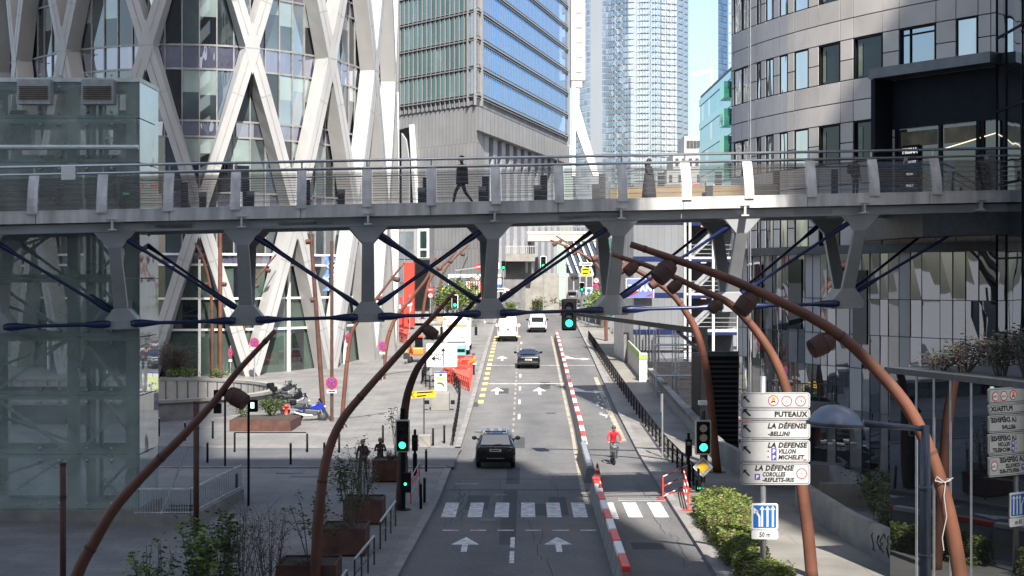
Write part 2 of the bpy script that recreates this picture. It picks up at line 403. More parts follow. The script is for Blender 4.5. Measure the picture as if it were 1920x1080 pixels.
# side street on the left and its kerbs
g = MB(); strip(g, lambda y: -60, lambda y: XL(y)+.1, 73, 80.5, .139, 2); structure(g, 'street', M['street'])
g = MB()
for yy in (72.7, 80.8):
    g.box(-60, XL(yy)-.3, yy-.12, yy+.12, zg(yy)+.05, zg(yy)+.20)
structure(g, 'kerb', M['kerb'])
# markings
def stripe(mb, x0, x1, y0, y1, h=.006, mi=0): strip(mb, lambda y: x0+cx(y), lambda y: x1+cx(y), y0, y1, h, 2, mi)
g = MB()
for px in (841, 889, 938, 987, 1035, 1083): x = (px-960)/48.6; stripe(g, x-.27, x+.27, 58.6, 62.4)
for px in (1183, 1231): x = (px-960)/48.6; stripe(g, x-.27, x+.27, 58.6, 62.4)
stripe(g, 3.6, 3.95, 58.2, 62.4)
for k in range(6): x = -2.5+k*.98; stripe(g, x, x+.58, 55.5, 55.66)
stripe(g, -2.75, 3.2, 77.4, 77.7); stripe(g, 3.9, 6.05, 77.0, 77.3)
stripe(g, -2.7, 3.3, 113.5, 113.8); stripe(g, -2.7, 6.1, 127, 127.2)
for y0 in (44.5, 49.2, 52.0): stripe(g, -.06, .09, y0, y0+2.1)
for y0 in (94, 101.5, 109.5, 118, 132, 140, 148): stripe(g, .0, .14, y0, y0+2.4)
def arrow(mb, x, y0, L=2.9, k=1):
    X = lambda d: x+d*k
    strip(mb, lambda y: X(-.1)+cx(y0), lambda y: X(.1)+cx(y0), y0, y0+L*.5, .006, 5)
    a = y0+L*.48; b = y0+L; h = zg(a)+.008; h2 = zg(b)+.008; c = cx(y0)
    mb.poly([(X(-.48)+c, a, h), (X(.48)+c, a, h), (x+c, b, h2)])
arrow(g, -1.57, 51.2); arrow(g, 1.57, 51.2)
for y0 in (107, 131): arrow(g, -1.5, y0, 4.2); 
arrow(g, 1.45, 107, 4.2)
for y0 in (107, 131):                                   # straight on or right
    x = 4.75+cx(y0); h = zg(y0)+.006; h2 = zg(y0+3.5)+.007
    g.quad((x-.8, y0+1.7, zg(y0+1.7)+.006), (x+.5, y0+1.2, zg(y0+1.2)+.006), (x+.5, y0+1.7, zg(y0+1.7)+.006), (x-.7, y0+2.4, zg(y0+2.4)+.006))
    g.poly([(x+.5, y0+.6, zg(y0+.6)+.007), (x+1.25, y0+1.5, zg(y0+1.5)+.007), (x+.5, y0+2.4, zg(y0+2.4)+.007)])
    g.poly([(x-1.3, y0+1.6, zg(y0+1.6)+.007), (x-.1, y0+2.2, zg(y0+2.2)+.007), (x-.75, y0+4.4, zg(y0+4.4)+.007)])
structure(g, 'road_marking', M['paint'])
g = MB()
for k in range(16): y0 = 102+k*3.6; stripe(g, -2.65, -2.3, y0, y0+1.7)
for k in range(3): stripe(g, -2.3+k*.9, -1.85+k*.9, 152+k*2.4, 153.6+k*2.4)
structure(g, 'road_marking', M['ypaint'])
g = MB()
strip(g, lambda y: XB(y)-.42, lambda y: XB(y)-.24, 62, 158, .005)
strip(g, lambda y: XR(y)-.55, lambda y: XR(y)-.25, 84, 118, .005)
for k in range(22): y0 = 88+k*2.7; stripe(g, -.3, -.18, y0, y0+1.2, .005)
structure(g, 'road_marking', M['beigeline'])
g = MB()                                                # faint old lettering and wear
rnd = random.Random(3)
for k in range(26):
    y0 = 92+rnd.random()*14; x = 5.0+rnd.random()*.7; stripe(g, x, x+.05+rnd.random()*.16, y0, y0+.4+rnd.random()*.8, .005)
stripe(g, -2.6, -1.6, 68, 68.15); stripe(g, -.8, -.3, 64.6, 64.72)
for k in range(9):
    y0 = 63.6+k*.0; 
stripe(g, 4.2, 6.1, 62.9, 63.05); stripe(g, 4.2, 6.1, 63.4, 63.5)
structure(g, 'road_marking', M['worn'])
g = MB()
stripe(g, -.45, .12, 52.6, 66, .003); stripe(g, 1.4, 2.1, 59, 64, .003); stripe(g, -1.9, -1.0, 60.5, 64.5, .003); stripe(g, -.4, .2, 68, 74, .003); stripe(g, -2.75, 3.1, 66.0, 66.35, .003)
stripe(g, -2.75, 3.1, 69.6, 69.75, .003)
rnd = random.Random(9)
for k in range(7):
    x = rnd.choice([-1.6, 1.5, 4.9])+rnd.gauss(0, .7); y0 = 46+rnd.random()*70; stripe(g, x-.25-rnd.random()*.5, x+.25+rnd.random()*.5, y0, y0+1.2+rnd.random()*4, .0035)
for k in range(9):
    y = 45+rnd.random()*20; x = -2.6+rnd.random()*8.4
    for j in range(14):
        x2 = x+rnd.gauss(0, .10); strip(g, lambda v, x=x: x, lambda v, x=x: x+.035, y, y+.75, .0045, 5); x = x2; y += .72
structure(g, 'road_repair', M['patch'])
g = MB()
for x, y in ((-.9, 58), (1.9, 71), (4.9, 66), (-1.8, 88), (2.4, 97)):
    b_ = [(x+.36*math.cos(2*math.pi*i/18), y+.36*math.sin(2*math.pi*i/18), zg(y)+.0075) for i in range(18)]; g.poly(b_)
structure(g, 'manhole_cover', M['dsteel'])
# manhole covers and drains in plaza and pavement
g = MB()
for px, py, wx, wy in ((545, 885, .6, 1.2), (575, 891, .7, 1.2), (1215, 680, .8, 1.2), (1255, 850, .8, 1.6)):
    p = G(px, py, .14); g.box(p.x-wx, p.x+wx, p.y-wy/2, p.y+wy/2, p.z, p.z+.012)
structure(g, 'manhole_cover', M['dconcrete'])
# ------------------------------------------------------------------ unseen towers added behind the camera, shaped to cast the shade
def shade_tower(name, label, plan, h, m1, m2):
    t = thing(name, label, 'tower', (sum(p[0] for p in plan)/len(plan), sum(p[1] for p in plan)/len(plan), 0))
    b = MB(); b.prism([(x, y, -1) for x, y in plan], (0, 0, h+1)); b.build('wall', m1, t)
    for k in range(int(h/4)):
        z = 2+4*k; q = MB()
        for (a, b2) in zip(plan, plan[1:]+plan[:1]):
            d = Vector((b2[0]-a[0], b2[1]-a[1], 0)); L = d.length; d.normalize(); n = Vector((d.y, -d.x, 0))
            p0 = Vector((*a, z))+d*1.0+n*.06; p1 = Vector((*b2, z))-d*1.0+n*.06
            q.quad(p0, p1, p1+Vector((0, 0, 2.2)), p0+Vector((0, 0, 2.2)))
        q.build('window_band', m2, t)
    return t
stone = mat('tower_stone', (.36, .34, .31), .7, var=.12, scale=.3)
gl0 = glass('tower_glass', (.03, .04, .05), refl=.35)
shade_tower('office_tower', 'broad unseen shade-casting tower added behind the viewpoint, left of the sun gap', [(-62, -20), (-62, -45), (25.3, -45), (20.2, -20)][::-1], 113.5, stone, gl0)
shade_tower('office_tower', 'low unseen shade-casting tower added behind the viewpoint, right of the sun gap', [(25.3, -20), (30.4, -45), (36, -45), (30.4, -20)], 112, stone, gl0)
shade_tower('office_tower', 'taller unseen shade-casting tower added behind the viewpoint at far right', [(30.4, -20), (36, -45), (90, -45), (90, -20)], 117.3, stone, gl0)
shade_tower('office_tower', 'tallest unseen shade-casting tower added behind the viewpoint at far left', [(-62, -46), (-62, -70), (15.4, -70), (10.5, -46)][::-1], 262, stone, gl0)
# ------------------------------------------------------------------ lattice tower on the left
TL = thing('lattice_tower', 'round glass tower wrapped in a white diagonal lattice at left', 'tower', (-29.2, 146, 2))
def ell(n=160, a=18, b=30):
    c = Vector((-29.2, 146)); ang = math.atan(29.2/146); r = Vector((-math.sin(ang), math.cos(ang))); t = Vector((math.cos(ang), math.sin(ang)))
    pts = []
    for i in range(n+1):
        th = -math.pi*.62+math.pi*1.24*i/n
        p = c+t*(a*math.sin(th))-r*(b*math.cos(th)); pts.append((p.x, p.y))
    return pts
EP = Path(ell(), 1); EI = Path(ell(160, 16.9, 28.9), 1)
S0 = EP.L/2; BAY = 7.75; z_lo = zg(116)
lat_glass = [glass('lattice_pane', (.04, .055, .06), refl=.17, var=.5, rmax=.6), glass('lattice_pane_dark', (.01, .012, .014), refl=.10, rmax=.5), glass('lattice_blind', (.24, .30, .285), refl=.12, var=.15), glass('lattice_pane_sky', (.10, .14, .18), refl=.4, wav=.05), glass('lobby_pane', (.05, .075, .062), refl=.10, rmax=.5)]
spand = glass('lattice_spandrel', (.09, .09, .13), (.8, .82, .95), refl=.30, wav=.15, wscale=.8)
rr = random.Random(11)
ipanes = EI.L; npan = int(ipanes/1.27); pw = ipanes/npan
levels = [(z_lo-.2, 5, 'v'), (5, 7.4, 'v'), (7.4, 9.9, 'v'), (9.9, 10.7, 's'), (10.7, 14.2, 'v'), (14.2, 15.4, 's'), (15.4, 19.6, 'v'), (19.6, 20.8, 's'), (20.8, 24.7, 'v'), (24.7, 26.5, 's'), (26.5, 30.4, 'v'), (30.4, 31.6, 's'), (31.6, 35.5, 'v'), (35.5, 37.2, 's'), (37.2, 41, 'v')]
while levels[-1][1] < 70:
    z = levels[-1][1]; levels += [(z, z+1.6, 's'), (z+1.6, z+5.6, 'v')]
for z0, z1, k in levels:
    b = MB()
    if k == 's': sheet(b, EI, 0, EI.L, z0, z1, 0, 0, 1.4); b.build('spandrel_band', spand, TL); continue
    for i in range(npan):
        a = i*pw; c = a+pw
        bl = 0 if z0 < 10 else rr.choice([0, .3, 0, .45, .5, 0, 0])
        zm = z1-(z1-z0)*bl
        mi = rr.choice([0, 0, 1, 1, 3]) if z0 > 10 else rr.choice([4, 4, 4, 1])
        b.quad(EI.pt(a, z0), EI.pt(c, z0), EI.pt(c, zm), EI.pt(a, zm), mi)
        if bl: b.quad(EI.pt(a, zm), EI.pt(c, zm), EI.pt(c, z1), EI.pt(a, z1), 2)
    b.build('glazing_band', lat_glass, TL)
b = MB()
for i in range(npan+1):
    a = min(i*pw, EI.L-.05); p, n, t = EI.at(a); p = p+n*.05
    b.beam((p.x, p.y, 10.7), (p.x, p.y, 70), .09, .12, n)
for z0, z1, k in levels[3:]: panel(b, EI, 0, EI.L, z1-.07, z1+.07, .10, .12, 0, 2)
b.build('mullion_grid', mat('mullion_grey', (.30, .30, .29), .45, .3), TL).__setitem__('kind', 'stuff')
# inner white transoms of the tall ground storey
b = MB()
for z in (5.05, 7.4, 9.95, 10.75): panel(b, EI, 0, EI.L, z-.08, z+.08, .2, .2, 0, 2)
for k in range(-7, 8): p, n, t = EI.at(EI.L/2+k*BAY*.93); p = p+n*.16; b.beam((p.x, p.y, z_lo), (p.x, p.y, 15), .2, .2, n)
b.build('lobby_frame', M['white'], TL)
# diagonal members
HZ2 = 12.45
def member(s0, z0, s1, z1, w=.96, d=1.3, off=0.0):
    b = MB(); n = 7; sec = []
    for i in range(n+1):
        t = i/n; s = s0+(s1-s0)*t; z = z0+(z1-z0)*t
        p, nn, tg = EP.at(s); q = Vector((p.x, p.y, z))
        lat = (tg*(z1-z0)-Vector((0, 0, 1))*(s1-s0)).normalized()
        f = nn*(.35+off); bk = nn*(.35+off-d)
        sec.append([q-lat*w/2+bk, q+lat*w/2+bk, q+lat*w/2+f, q-lat*w/2+f])
    for a, c in zip(sec, sec[1:]): b.hexa(a+c)
    # cladding seams down the middle and across
    for a, c in zip(sec, sec[1:]):
        nn = (a[3]-a[0]).normalized()*.012
        m0 = a[2].lerp(a[3], .5)+nn; m1 = c[2].lerp(c[3], .5)+nn; l = (a[2]-a[3]).normalized()*.03
        b.quad(m0-l*1.2, m0+l*1.2, m1+l*1.2, m1-l*1.2, 1)
    for i in (2, 5):
        a = sec[i]; nn = (a[3]-a[0]).normalized()*.012; u = Vector((0, 0, .045))
        b.quad(a[3]+nn, a[2]+nn, a[2]+nn+u, a[3]+nn+u, 1)
    return b
nb = int(EP.L/2/BAY)
for row in range(6):
    z0 = z_lo+row*HZ2; z1 = z0+HZ2
    for k in range(-nb-1, nb+2):
        for sg in (-1, 1):
            s0 = S0+(k+.5*(row % 2)+.5)*BAY; s1 = s0+sg*BAY/2
            if min(s0, s1) < .5 or max(s0, s1) > EP.L-.5: continue
            if row > 3 and abs(k) > 3: continue
            member(s0, z0, s1, z1, off=.012*(sg > 0)).build('lattice_member', [M['white2'], M['seam']], TL)
for row in range(0, 4):
    for k in range(-nb-1, nb+2):
        b = MB()
        s0 = S0+(k+.5*(row % 2)+.5)*BAY; z0 = z_lo+row*HZ2
        if s0 < 1 or s0 > EP.L-1: continue
        p, n, t = EP.at(s0); q = Vector((p.x, p.y, z0))+n*.385
        b.poly([q-t*.62, q+Vector((0, 0, -2.0)), q+t*.62, q+Vector((0, 0, 2.0))])
        if row: b.quad(q-t*1.1+n*.01-Vector((0, 0, .03)), q+t*1.1+n*.01-Vector((0, 0, .03)), q+t*1.1+n*.01+Vector((0, 0, .03)), q-t*1.1+n*.01+Vector((0, 0, .03)), 1)
        b.build('node_plate', [M['white2'], M['seam']], TL)
b = MB(); b.poly([EI.pt(EI.L*i/60, 70.05) for i in range(61)]); b.build('roof', M['dconcrete'], TL)
# ------------------------------------------------------------------ glass lift tower at far left
gt = clear('lift_glass', (.84, .90, .87), (.40, .475, .435), kd=.46, refl=.08)
gsteel = mat('lift_green_steel', (.44, .52, .48), .45, .1, var=.12); gsteel2 = mat('lift_pale_steel', (.62, .68, .65), .45, .1)
LT = thing('lift_tower', 'green glass lift tower with braced steel frame at far left', 'lift tower', (-17.5, 58.5, .1))
yf, yb, xr_, xl_ = 57.0, 60.0, -13.58, -22.5
zt = 16.15
rows = [.6, 2.55, 4.75, 7.0, 9.4, 11.6, 13.3, 14.6, zt]
rows_z = [P(0, py, yf).z for py in (962, 852, 742, 632, 522, 412, 305, 222, 150)]
rows_z[0] = .55; rows_z[-1] = zt
for z0, z1 in zip(rows_z, rows_z[1:]):
    b = MB(); b.quad((xl_, yf, z0+.02), (xr_, yf, z0+.02), (xr_, yf, z1-.02), (xl_, yf, z1-.02)); b.build('glass_pane', gt, LT)
    b = MB(); b.quad((xr_, yf, z0+.02), (xr_, yb, z0+.02), (xr_, yb, z1-.02), (xr_, yf, z1-.02)); b.build('side_pane', glass('lift_side_glass', (.42, .46, .45), refl=.22, wav=.06, wscale=.8, rmax=.5), LT)
fr = MB()
cols = [-22.3, -16.05, -13.9]
for x in cols+[-19.4]:
    for y in (yf+.25, yb-.25): fr.box(x-.19, x+.19, y-.19, y+.19, .3, zt-.1)
for z in rows_z:
    for y in (yf+.25, yb-.25): fr.box(xl_, xr_-.1, y-.12, y+.12, z-.15, z+.15)
    for x in (cols[0], cols[1], cols[2]): fr.box(x-.1, x+.1, yf+.44, yb-.44, z-.1, z+.1)
fr.build('steel_frame', gsteel, LT)
br = MB()
for i, (z0, z1) in enumerate(zip(rows_z, rows_z[1:])):
    if i == 6: continue
    for (x0, x1) in ((-22.1, -16.2), (-15.9, -14.05)) if i != 7 else ():
        a, c = (z0, z1) if i % 2 == 0 else (z1, z0)
        if x0 < -20:
            br.beam((-19.2, yf+.5, a), (x1, yf+.5, c), .1, .1)
        else: br.beam((x0, yf+.5, c), (x1, yf+.5, a), .1, .1)
        br.beam((x0, yb-.5, a), (x1, yb-.5, c), .1, .1)
br.build('bracing', gsteel2, LT)
# panes stand-off bolts
b = MB()
for z in rows_z:
    for x in (-18.9, -17.2, -16.5, -15.5, -14.6):
        for dz in (-.22, .22): b.ball((x, yf-.04, z+dz), .055, seg=6, rings=4)
b.build('glass_fixing', M['steel'], LT)
b = MB(); b.box(xl_, xr_+.03, yf-.03, yb+.03, zt-.02, zt+.13); b.build('roof_slab', gsteel2, LT)
b = MB(); b.box(xl_, xr_+.12, yf-.22, yb+.1, .0, .52); b.build('plinth', M['concrete'], LT)
for x0, x1, lb in ((35, 97, ''), (155, 215, '')):                        # louvred boxes under the roof
    a = P(x0, 150, yf-.3); c = P(x1, 196, yf-.3)
    b = MB(); b.box(a.x, c.x, yf-.5, yf-.03, c.z, a.z); o = b.build('vent_box', M['steel'], LT)
    b = MB(); n = 7; za = P(0, 164, yf).z; zb = P(0, 190, yf).z
    for i in range(n): z = zb+(za-zb)*i/n; b.box(a.x+.08, c.x-.08, yf-.56, yf-.51, z+.02, z+(za-zb)/n*.75)
    d = b.build('louvre', mat('louvre_brown', (.11, .085, .07), .5, .4), o)
b = MB(); b.tube([(xl_, yf-.2, P(0, 277, yf).z), (P(262, 277, yf).x, yf-.2, P(0, 277, yf).z)], .09); b.build('pipe', gsteel2, LT)
for x0, x1 in ((36, 98), (158, 218)):                                     # lift landing doors on deck level
    a = P(x0, 296, yf+.6); c = P(x1, 372, yf+.6)
    b = MB(); b.box(a.x, c.x, yf+.62, yf+.72, c.z, a.z); o = b.build('lift_door', M['dsteel'], LT)
    b = MB(); b.box(a.x-.12, c.x+.12, yf+.5, yf+.6, a.z-.25, a.z+.1); b.build('door_lintel', M['steel'], o)
# two lift cars, machinery and guide rails inside
for x in (-20.3, -15.0):
    b = MB(); b.box(x-.75, x+.75, 58.0, 59.3, 3.2+(x > -16)*2.4, 5.6+(x > -16)*2.4); o = b.build('lift_car', mat('lift_car_grey', (.10, .13, .13), .5, .3), LT)
    b = MB()
    for dx in (-.95, .95, -.5, .5): b.box(x+dx-.06, x+dx+.06, 58.9, 59.1, .5, zt-.4)
    b.build('guide_rail', M['dsteel'], LT)
for px in (36, 240):
    p = P(px, 223, 58.3); b = MB(); b.tube([p-Vector((.28, 0, 0)), p+Vector((.28, 0, 0))], .33, 14); b.box(p.x-.5, p.x+.5, 58.1, 58.6, p.z-1.1, p.z-.3); b.build('winch', M['dsteel'], LT)
# ------------------------------------------------------------------ striped-glass tower in the centre (stone base)
ST = thing('office_tower', 'blue and green glass office tower on a pale stone base, centre left', 'tower', (-8, 205, 4))
c0 = Vector((-4.2, 185, 0)); dl = Vector((-.635, .772, 0)); dr = Vector((.223, .975, 0)); nl = Vector((-.772, -.635, 0)); nr = Vector((.975, -.223, 0))
stone2 = tiles('base_stone', (.255, .25, .245), (.28, .275, .27), (.17, .17, .17), .45, 4.2, .03, axes='XZ', offset=.35, var=.12)
LW, RW = 22, 57
zb = 29.4; top = 76
gg = [glass('tower_green_pane', (.022, .052, .048), (.75, .95, .9), refl=.12, var=.4, rmax=.5), glass('tower_green_dark', (.015, .03, .03), (.7, .9, .85), refl=.14), glass('tower_green_pale', (.08, .15, .145), refl=.12, rmax=.5)]
bluegl = glass('tower_blue_pane', (.06, .16, .36), (.42, .66, 1.0), refl=.34, rmax=.7, wav=.03, wscale=.4, var=.1)
frame_w = mat('tower_trim', (.25, .247, .243), .4, .2, var=.06)
fl = 3.34; k = 0; z = zb+1.4
def fq(mb, o, d, n, s0, s1, z0, z1, off, mi=0):
    a = o+d*s0+n*off; c = o+d*s1+n*off; mb.quad((a.x, a.y, z0), (c.x, c.y, z0), (c.x, c.y, z1), (a.x, a.y, z1), mi)
def fb(mb, o, d, n, s0, s1, z0, z1, off, th, mi=0):
    a = o+d*s0; c = o+d*s1; q = [a+n*(off-th), c+n*(off-th), c+n*off, a+n*off]
    mb.hexa([(v.x, v.y, z0) for v in q]+[(v.x, v.y, z1) for v in q], mi)
rr = random.Random(5)
b = MB()
w0 = c0+dl*LW; w1 = c0+dr*RW
b.prism([(c0.x, c0.y, zb), (w0.x, w0.y, zb), (w0.x+6, w0.y+60, zb), (w1.x-2, w1.y+8, zb), (w1.x, w1.y, zb)], (0, 0, top-zb)); b.build('core_wall', M['dconcrete'], ST)
while z < top-1:
    b = MB(); np_ = 22
    for i in range(np_): fq(b, c0, dl, nl, 1.3+i*(LW-1.3)/np_, 1.3+(i+1)*(LW-1.3)/np_, z, z+2.75, .05, rr.choice([0, 0, 1, 1, 2]))
    b.build('window_band', gg, ST)
    b = MB(); fq(b, c0, dr, nr, 1.6, RW, z, z+3.0, .05); b.build('blue_window_band', bluegl, ST)
    b = MB(); fq(b, c0, dl, nl, .1, 1.3, z, z+2.9, .06); fq(b, c0, dr, nr, .1, 1.4, z, z+2.9, .06); b.build('corner_window', glass('corner_pane', (.16, .2, .24), refl=.4), ST)
    b = MB()
    fb(b, c0, dl, nl, 0, LW, z-.38, z-.25, .24, .3); fb(b, c0, dl, nl, 0, LW, z-.06, z+.03, .16, .2)
    fb(b, c0, dr, nr, 0, RW, z-.52, z-.44, .2, .3); fb(b, c0, dr, nr, 0, RW, z-.24, z-.08, .26, .35); fb(b, c0, dr, nr, 0, RW, z+.2, z+.26, .12, .2)
    b.build('floor_trim', frame_w, ST)
    z += fl
b = MB()
for i in range(23): s = 1.3+i*(LW-1.3)/22; fb(b, c0, dl, nl, s-.045, s+.045, zb, top, .20, .2)
for s in (.02, 1.35): fb(b, c0, dl, nl, s-.02, s+.10, zb, top, .36, .35)
for s in (1.5, RW-.2): fb(b, c0, dr, nr, s-.1, s+.25, zb, top, .4, .4)
for i in range(60): s = 2+i*.93; fb(b, c0, dr, nr, s-.015, s+.015, zb+1.4, top, .09, .05)
b.build('mullion_grid', frame_w, ST)
b = MB(); fb(b, c0, dl, nl, 0, LW, zb-.1, zb+.75, .02, .5); b.build('dentil_base', M['dsteel'], ST)
b = MB()
for i in range(24): s = .6+i*.9; fb(b, c0, dl, nl, s, s+.55, zb+.1, zb+.55, .1, .1)
b.build('dentil', frame_w, ST)
# stone base: left face with a chamfered corner, recessed right face behind fins
b = MB()
z1 = zb-.12; zr = 3.8
b.prism([(w0.x, w0.y, zr), (c0.x, c0.y, zr), (c0.x+.9, c0.y+6, zr), (c0.x-6, c0.y+52, zr), (w0.x, w0.y+40, zr)][::-1], (0, 0, z1-zr)); b.build('stone_base', stone2, ST)
b = MB()                                                                   # soffit beam
q_ = [c0+nr*.3-dr*.2, c0+dr*RW+nr*.3, c0+dr*RW-nr*9, c0+dl*9-nl*.3, c0+dl*.3-nl*.02]; b.prism([(v.x, v.y, zb-3.0) for v in q_], (0, 0, 2.8)); b.build('soffit_beam', stone2, ST)
for i in range(11):
    b = MB(); s = 7+i*4.5; o = c0+dr*s-nr*.7
    b.beam((o.x, o.y, 9), (o.x, o.y, zb-3.02), 2.2, .5, nr); b.build('fin_column', mat('fin_grey', (.30, .31, .33), .5, .1, var=.1), ST)
b = MB(); fq(b, c0, dr, nr, 6, RW, 12, zb-3.1, -3.6); b.build('loggia_wall', M['dsteel'], ST)
# dark arch opening in the stone base with a white edge
b = MB(); a = P(742, 240, 0.1) if False else None
def onleft(px, py):                                                          # pixel -> point on the left facade plane
    d = Vector(((px-960)/F, 1, -(py-HZ)/F)); t = (c0-Vector((0, 0, CH))).dot(nl)/d.dot(nl); return Vector((0, 0, CH))+d*t
pts = [onleft(px, py)+nl*.05 for px, py in ((740, 246), (775, 236), (785, 420), (740, 430))]
b = MB(); b.poly(pts); b.build('arch_opening', M['black'], ST)
b = MB(); b.prism([onleft(px, py)+nl*.02 for px, py in ((773, 234), (777, 234), (789, 420), (783, 420))], nl*.5); b.build('arch_edge', M['white'], ST)
b = MB(); b.prism([onleft(px, py)+nl*.08 for px, py in ((756, 250), (764, 262), (770, 300), (770, 420), (757, 420))], nl*.2); b.build('inner_panel', M['white2'], ST)
# ground-floor glass block between the two towers
GBk = thing('office_block', 'low grey glass block with white window frames beside the red portal', 'building', (-13, 172, 3.5))
yb2 = 172
a = P(738, 425, yb2); c = P(804, 606, yb2)
b = MB(); b.box(a.x, c.x, yb2, yb2+12, c.z, 17); b.build('wall', stone2, GBk)
for px0, px1 in ((741, 758), (759, 776)):
    for py0, py1 in ((434, 486), (488, 530), (532, 600)):
        p = P(px0, py0, yb2); q = P(px1, py1, yb2)
        f = MB(); f.box(p.x, q.x, yb2-.08, yb2-.02, q.z, p.z); o = f.build('window', glass('block_pane', (.17, .2, .22), refl=.3, wav=.2), GBk)
f = MB(); p = P(787, 430, yb2); q = P(803, 484, yb2); f.box(p.x-.25, q.x+.1, yb2-.12, yb2-.03, q.z, p.z+.4); o = f.build('window', M['white'], GBk)
f = MB(); f.box(p.x+.05, q.x-.15, yb2-.16, yb2-.13, p.z-2.1, p.z-.2); f.box(p.x+.05, q.x-.15, yb2-.16, yb2-.13, q.z+.1, p.z-2.3); f.build('pane', gg[1], o)
f = MB(); p = P(776, 487, yb2); q = P(806, 578, yb2); f.box(p.x, q.x, yb2-.3, yb2-.1, q.z, p.z); f.build('dark_doorway', M['black'], GBk)
RP = thing('red_portal', 'tall bright red entrance slab with sign plates', 'portal', P(765, 600, 166))
b = MB(); p = P(757, 492, 166); q = P(776, 604, 166); b.box(p.x, q.x, 166, 168, q.z-.5, p.z); b.build('slab', M['redpaint'], RP)
b = MB(); p = P(742, 556, 165); q = P(754, 600, 165); b.box(p.x, q.x, 165, 165.6, q.z-.5, p.z); b.build('low_slab', M['redpaint'], RP)
b = MB()
for px, py in ((767, 568), (771, 568), (769, 580), (750, 575)): p = P(px, py, 164.9); b.box(p.x-.1, p.x+.1, p.y-.03, p.y, p.z-.2, p.z+.2)
b.build('notice', M['white'], RP)
# ------------------------------------------------------------------ footbridge
TH = R(5.3); BU = Vector((math.cos(TH), math.sin(TH), 0)); BN = Vector((-math.sin(TH), math.cos(TH), 0)); BO = Vector((0, 55.2, 0))
SL = .026
def bp(u, d, z):                       # along the bridge, depth behind the near fascia, height at u = 0
    q = BO+BU*u+BN*d; return Vector((q.x, q.y, z+SL*u))
def u_px(px, d=0):                     # bridge coordinate seen in column px
    k = (px-960)/F; n = BN*d+BO
    return (k*n.y-n.x)/(BU.x-k*BU.y)
FB = thing('footbridge', 'grey steel footbridge on a truss crossing above the road', 'footbridge', (0, 57, 7.4))
U0, U1 = -30, 18.35
def bbox_(mb, u0, u1, d0, d1, z0, z1, mi=0, step=50):
    mb.hexa([bp(u0, d0, z0), bp(u1, d0, z0), bp(u1, d1, z0), bp(u0, d1, z0), bp(u0, d0, z1), bp(u1, d0, z1), bp(u1, d1, z1), bp(u0, d1, z1)], mi)
DW = 5.0
zF0, zF1 = 11.27, 11.66                 # fascia
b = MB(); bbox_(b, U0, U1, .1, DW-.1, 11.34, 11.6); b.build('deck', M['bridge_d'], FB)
u = U0; k = 0
while u < U1:
    e = min(u+4.52, U1); b = MB(); bbox_(b, u+.012, e-.012, -.0, .09, zF0, zF1); b.build('fascia_panel', M['fascia'], FB)
    u = e
b = MB(); bbox_(b, U0, U1, DW-.09, DW, zF0, zF1); b.build('rear_fascia', M['fascia'], FB)
CU = [u_px(px, .55) for px in (-30, 215, 455, 690, 925, 1160, 1390, 1612)]
# cross beams with I-shaped ends
for uu in CU+[u_px(1840)]:
    b = MB(); z = 11.05; uu += .3 if uu == 99 else 0
    bbox_(b, uu-.035, uu+.035, -.05, DW+.05, z-.02, z+.30); bbox_(b, uu-.14, uu+.14, -.06, DW+.06, z-.07, z-.02); bbox_(b, uu-.17, uu+.17, -.07, DW+.07, z+.302, z+.335)
    b.build('cross_beam', M['fascia'], FB)
    b = MB(); b.hexa([bp(uu-.05, .0, 11.1), bp(uu+.05, .0, 11.1), bp(uu+.05, .6, 10.7), bp(uu-.05, .6, 10.7), bp(uu-.05, .0, 11.27), bp(uu+.05, .0, 11.27), bp(uu+.05, .6, 11.27), bp(uu-.05, .6, 11.27)]) if False else None
# top chords (near, far)
for d in (.45, DW-.45):
    b = MB(); bbox_(b, U0, U1, d-.16, d+.16, 10.93, 11.24)
    b.build('top_chord', M['bridge'], FB, bevel=.02)
# V-shaped legs, gussets and bottom nodes
zN0, zN1 = 7.5, 8.22; dm = DW/2
for uu in CU:
    for d, s in ((.45, 1), (DW-.45, -1)):
        b = MB(); t = .13
        sec = lambda u_, dd, z: [bp(uu-u_, dd-t, z), bp(uu+u_, dd-t, z), bp(uu+u_, dd+t, z), bp(uu-u_, dd+t, z)]
        g1 = sec(.70, d, 10.94); g0 = sec(.21, d+.14*s, 10.38); l0 = sec(.245, dm-s*.50, zN1)
        b.hexa(g0+g1); b.hexa(l0+[v.copy() for v in g0]); b.build('truss_leg', M['bridge'], FB, bevel=.012)
    b = MB(); q = lambda u_, dd, z: [bp(uu-u_, dm-dd, z), bp(uu+u_, dm-dd, z), bp(uu+u_, dm+dd, z), bp(uu-u_, dm+dd, z)]
    b.hexa(q(.60, .50, zN0)+q(.64, .55, zN0+.26)); b.hexa(q(.64, .55, zN0+.26)+q(.27, .66, zN1+.02)); b.build('bottom_node', M['bridge'], FB, bevel=.015)
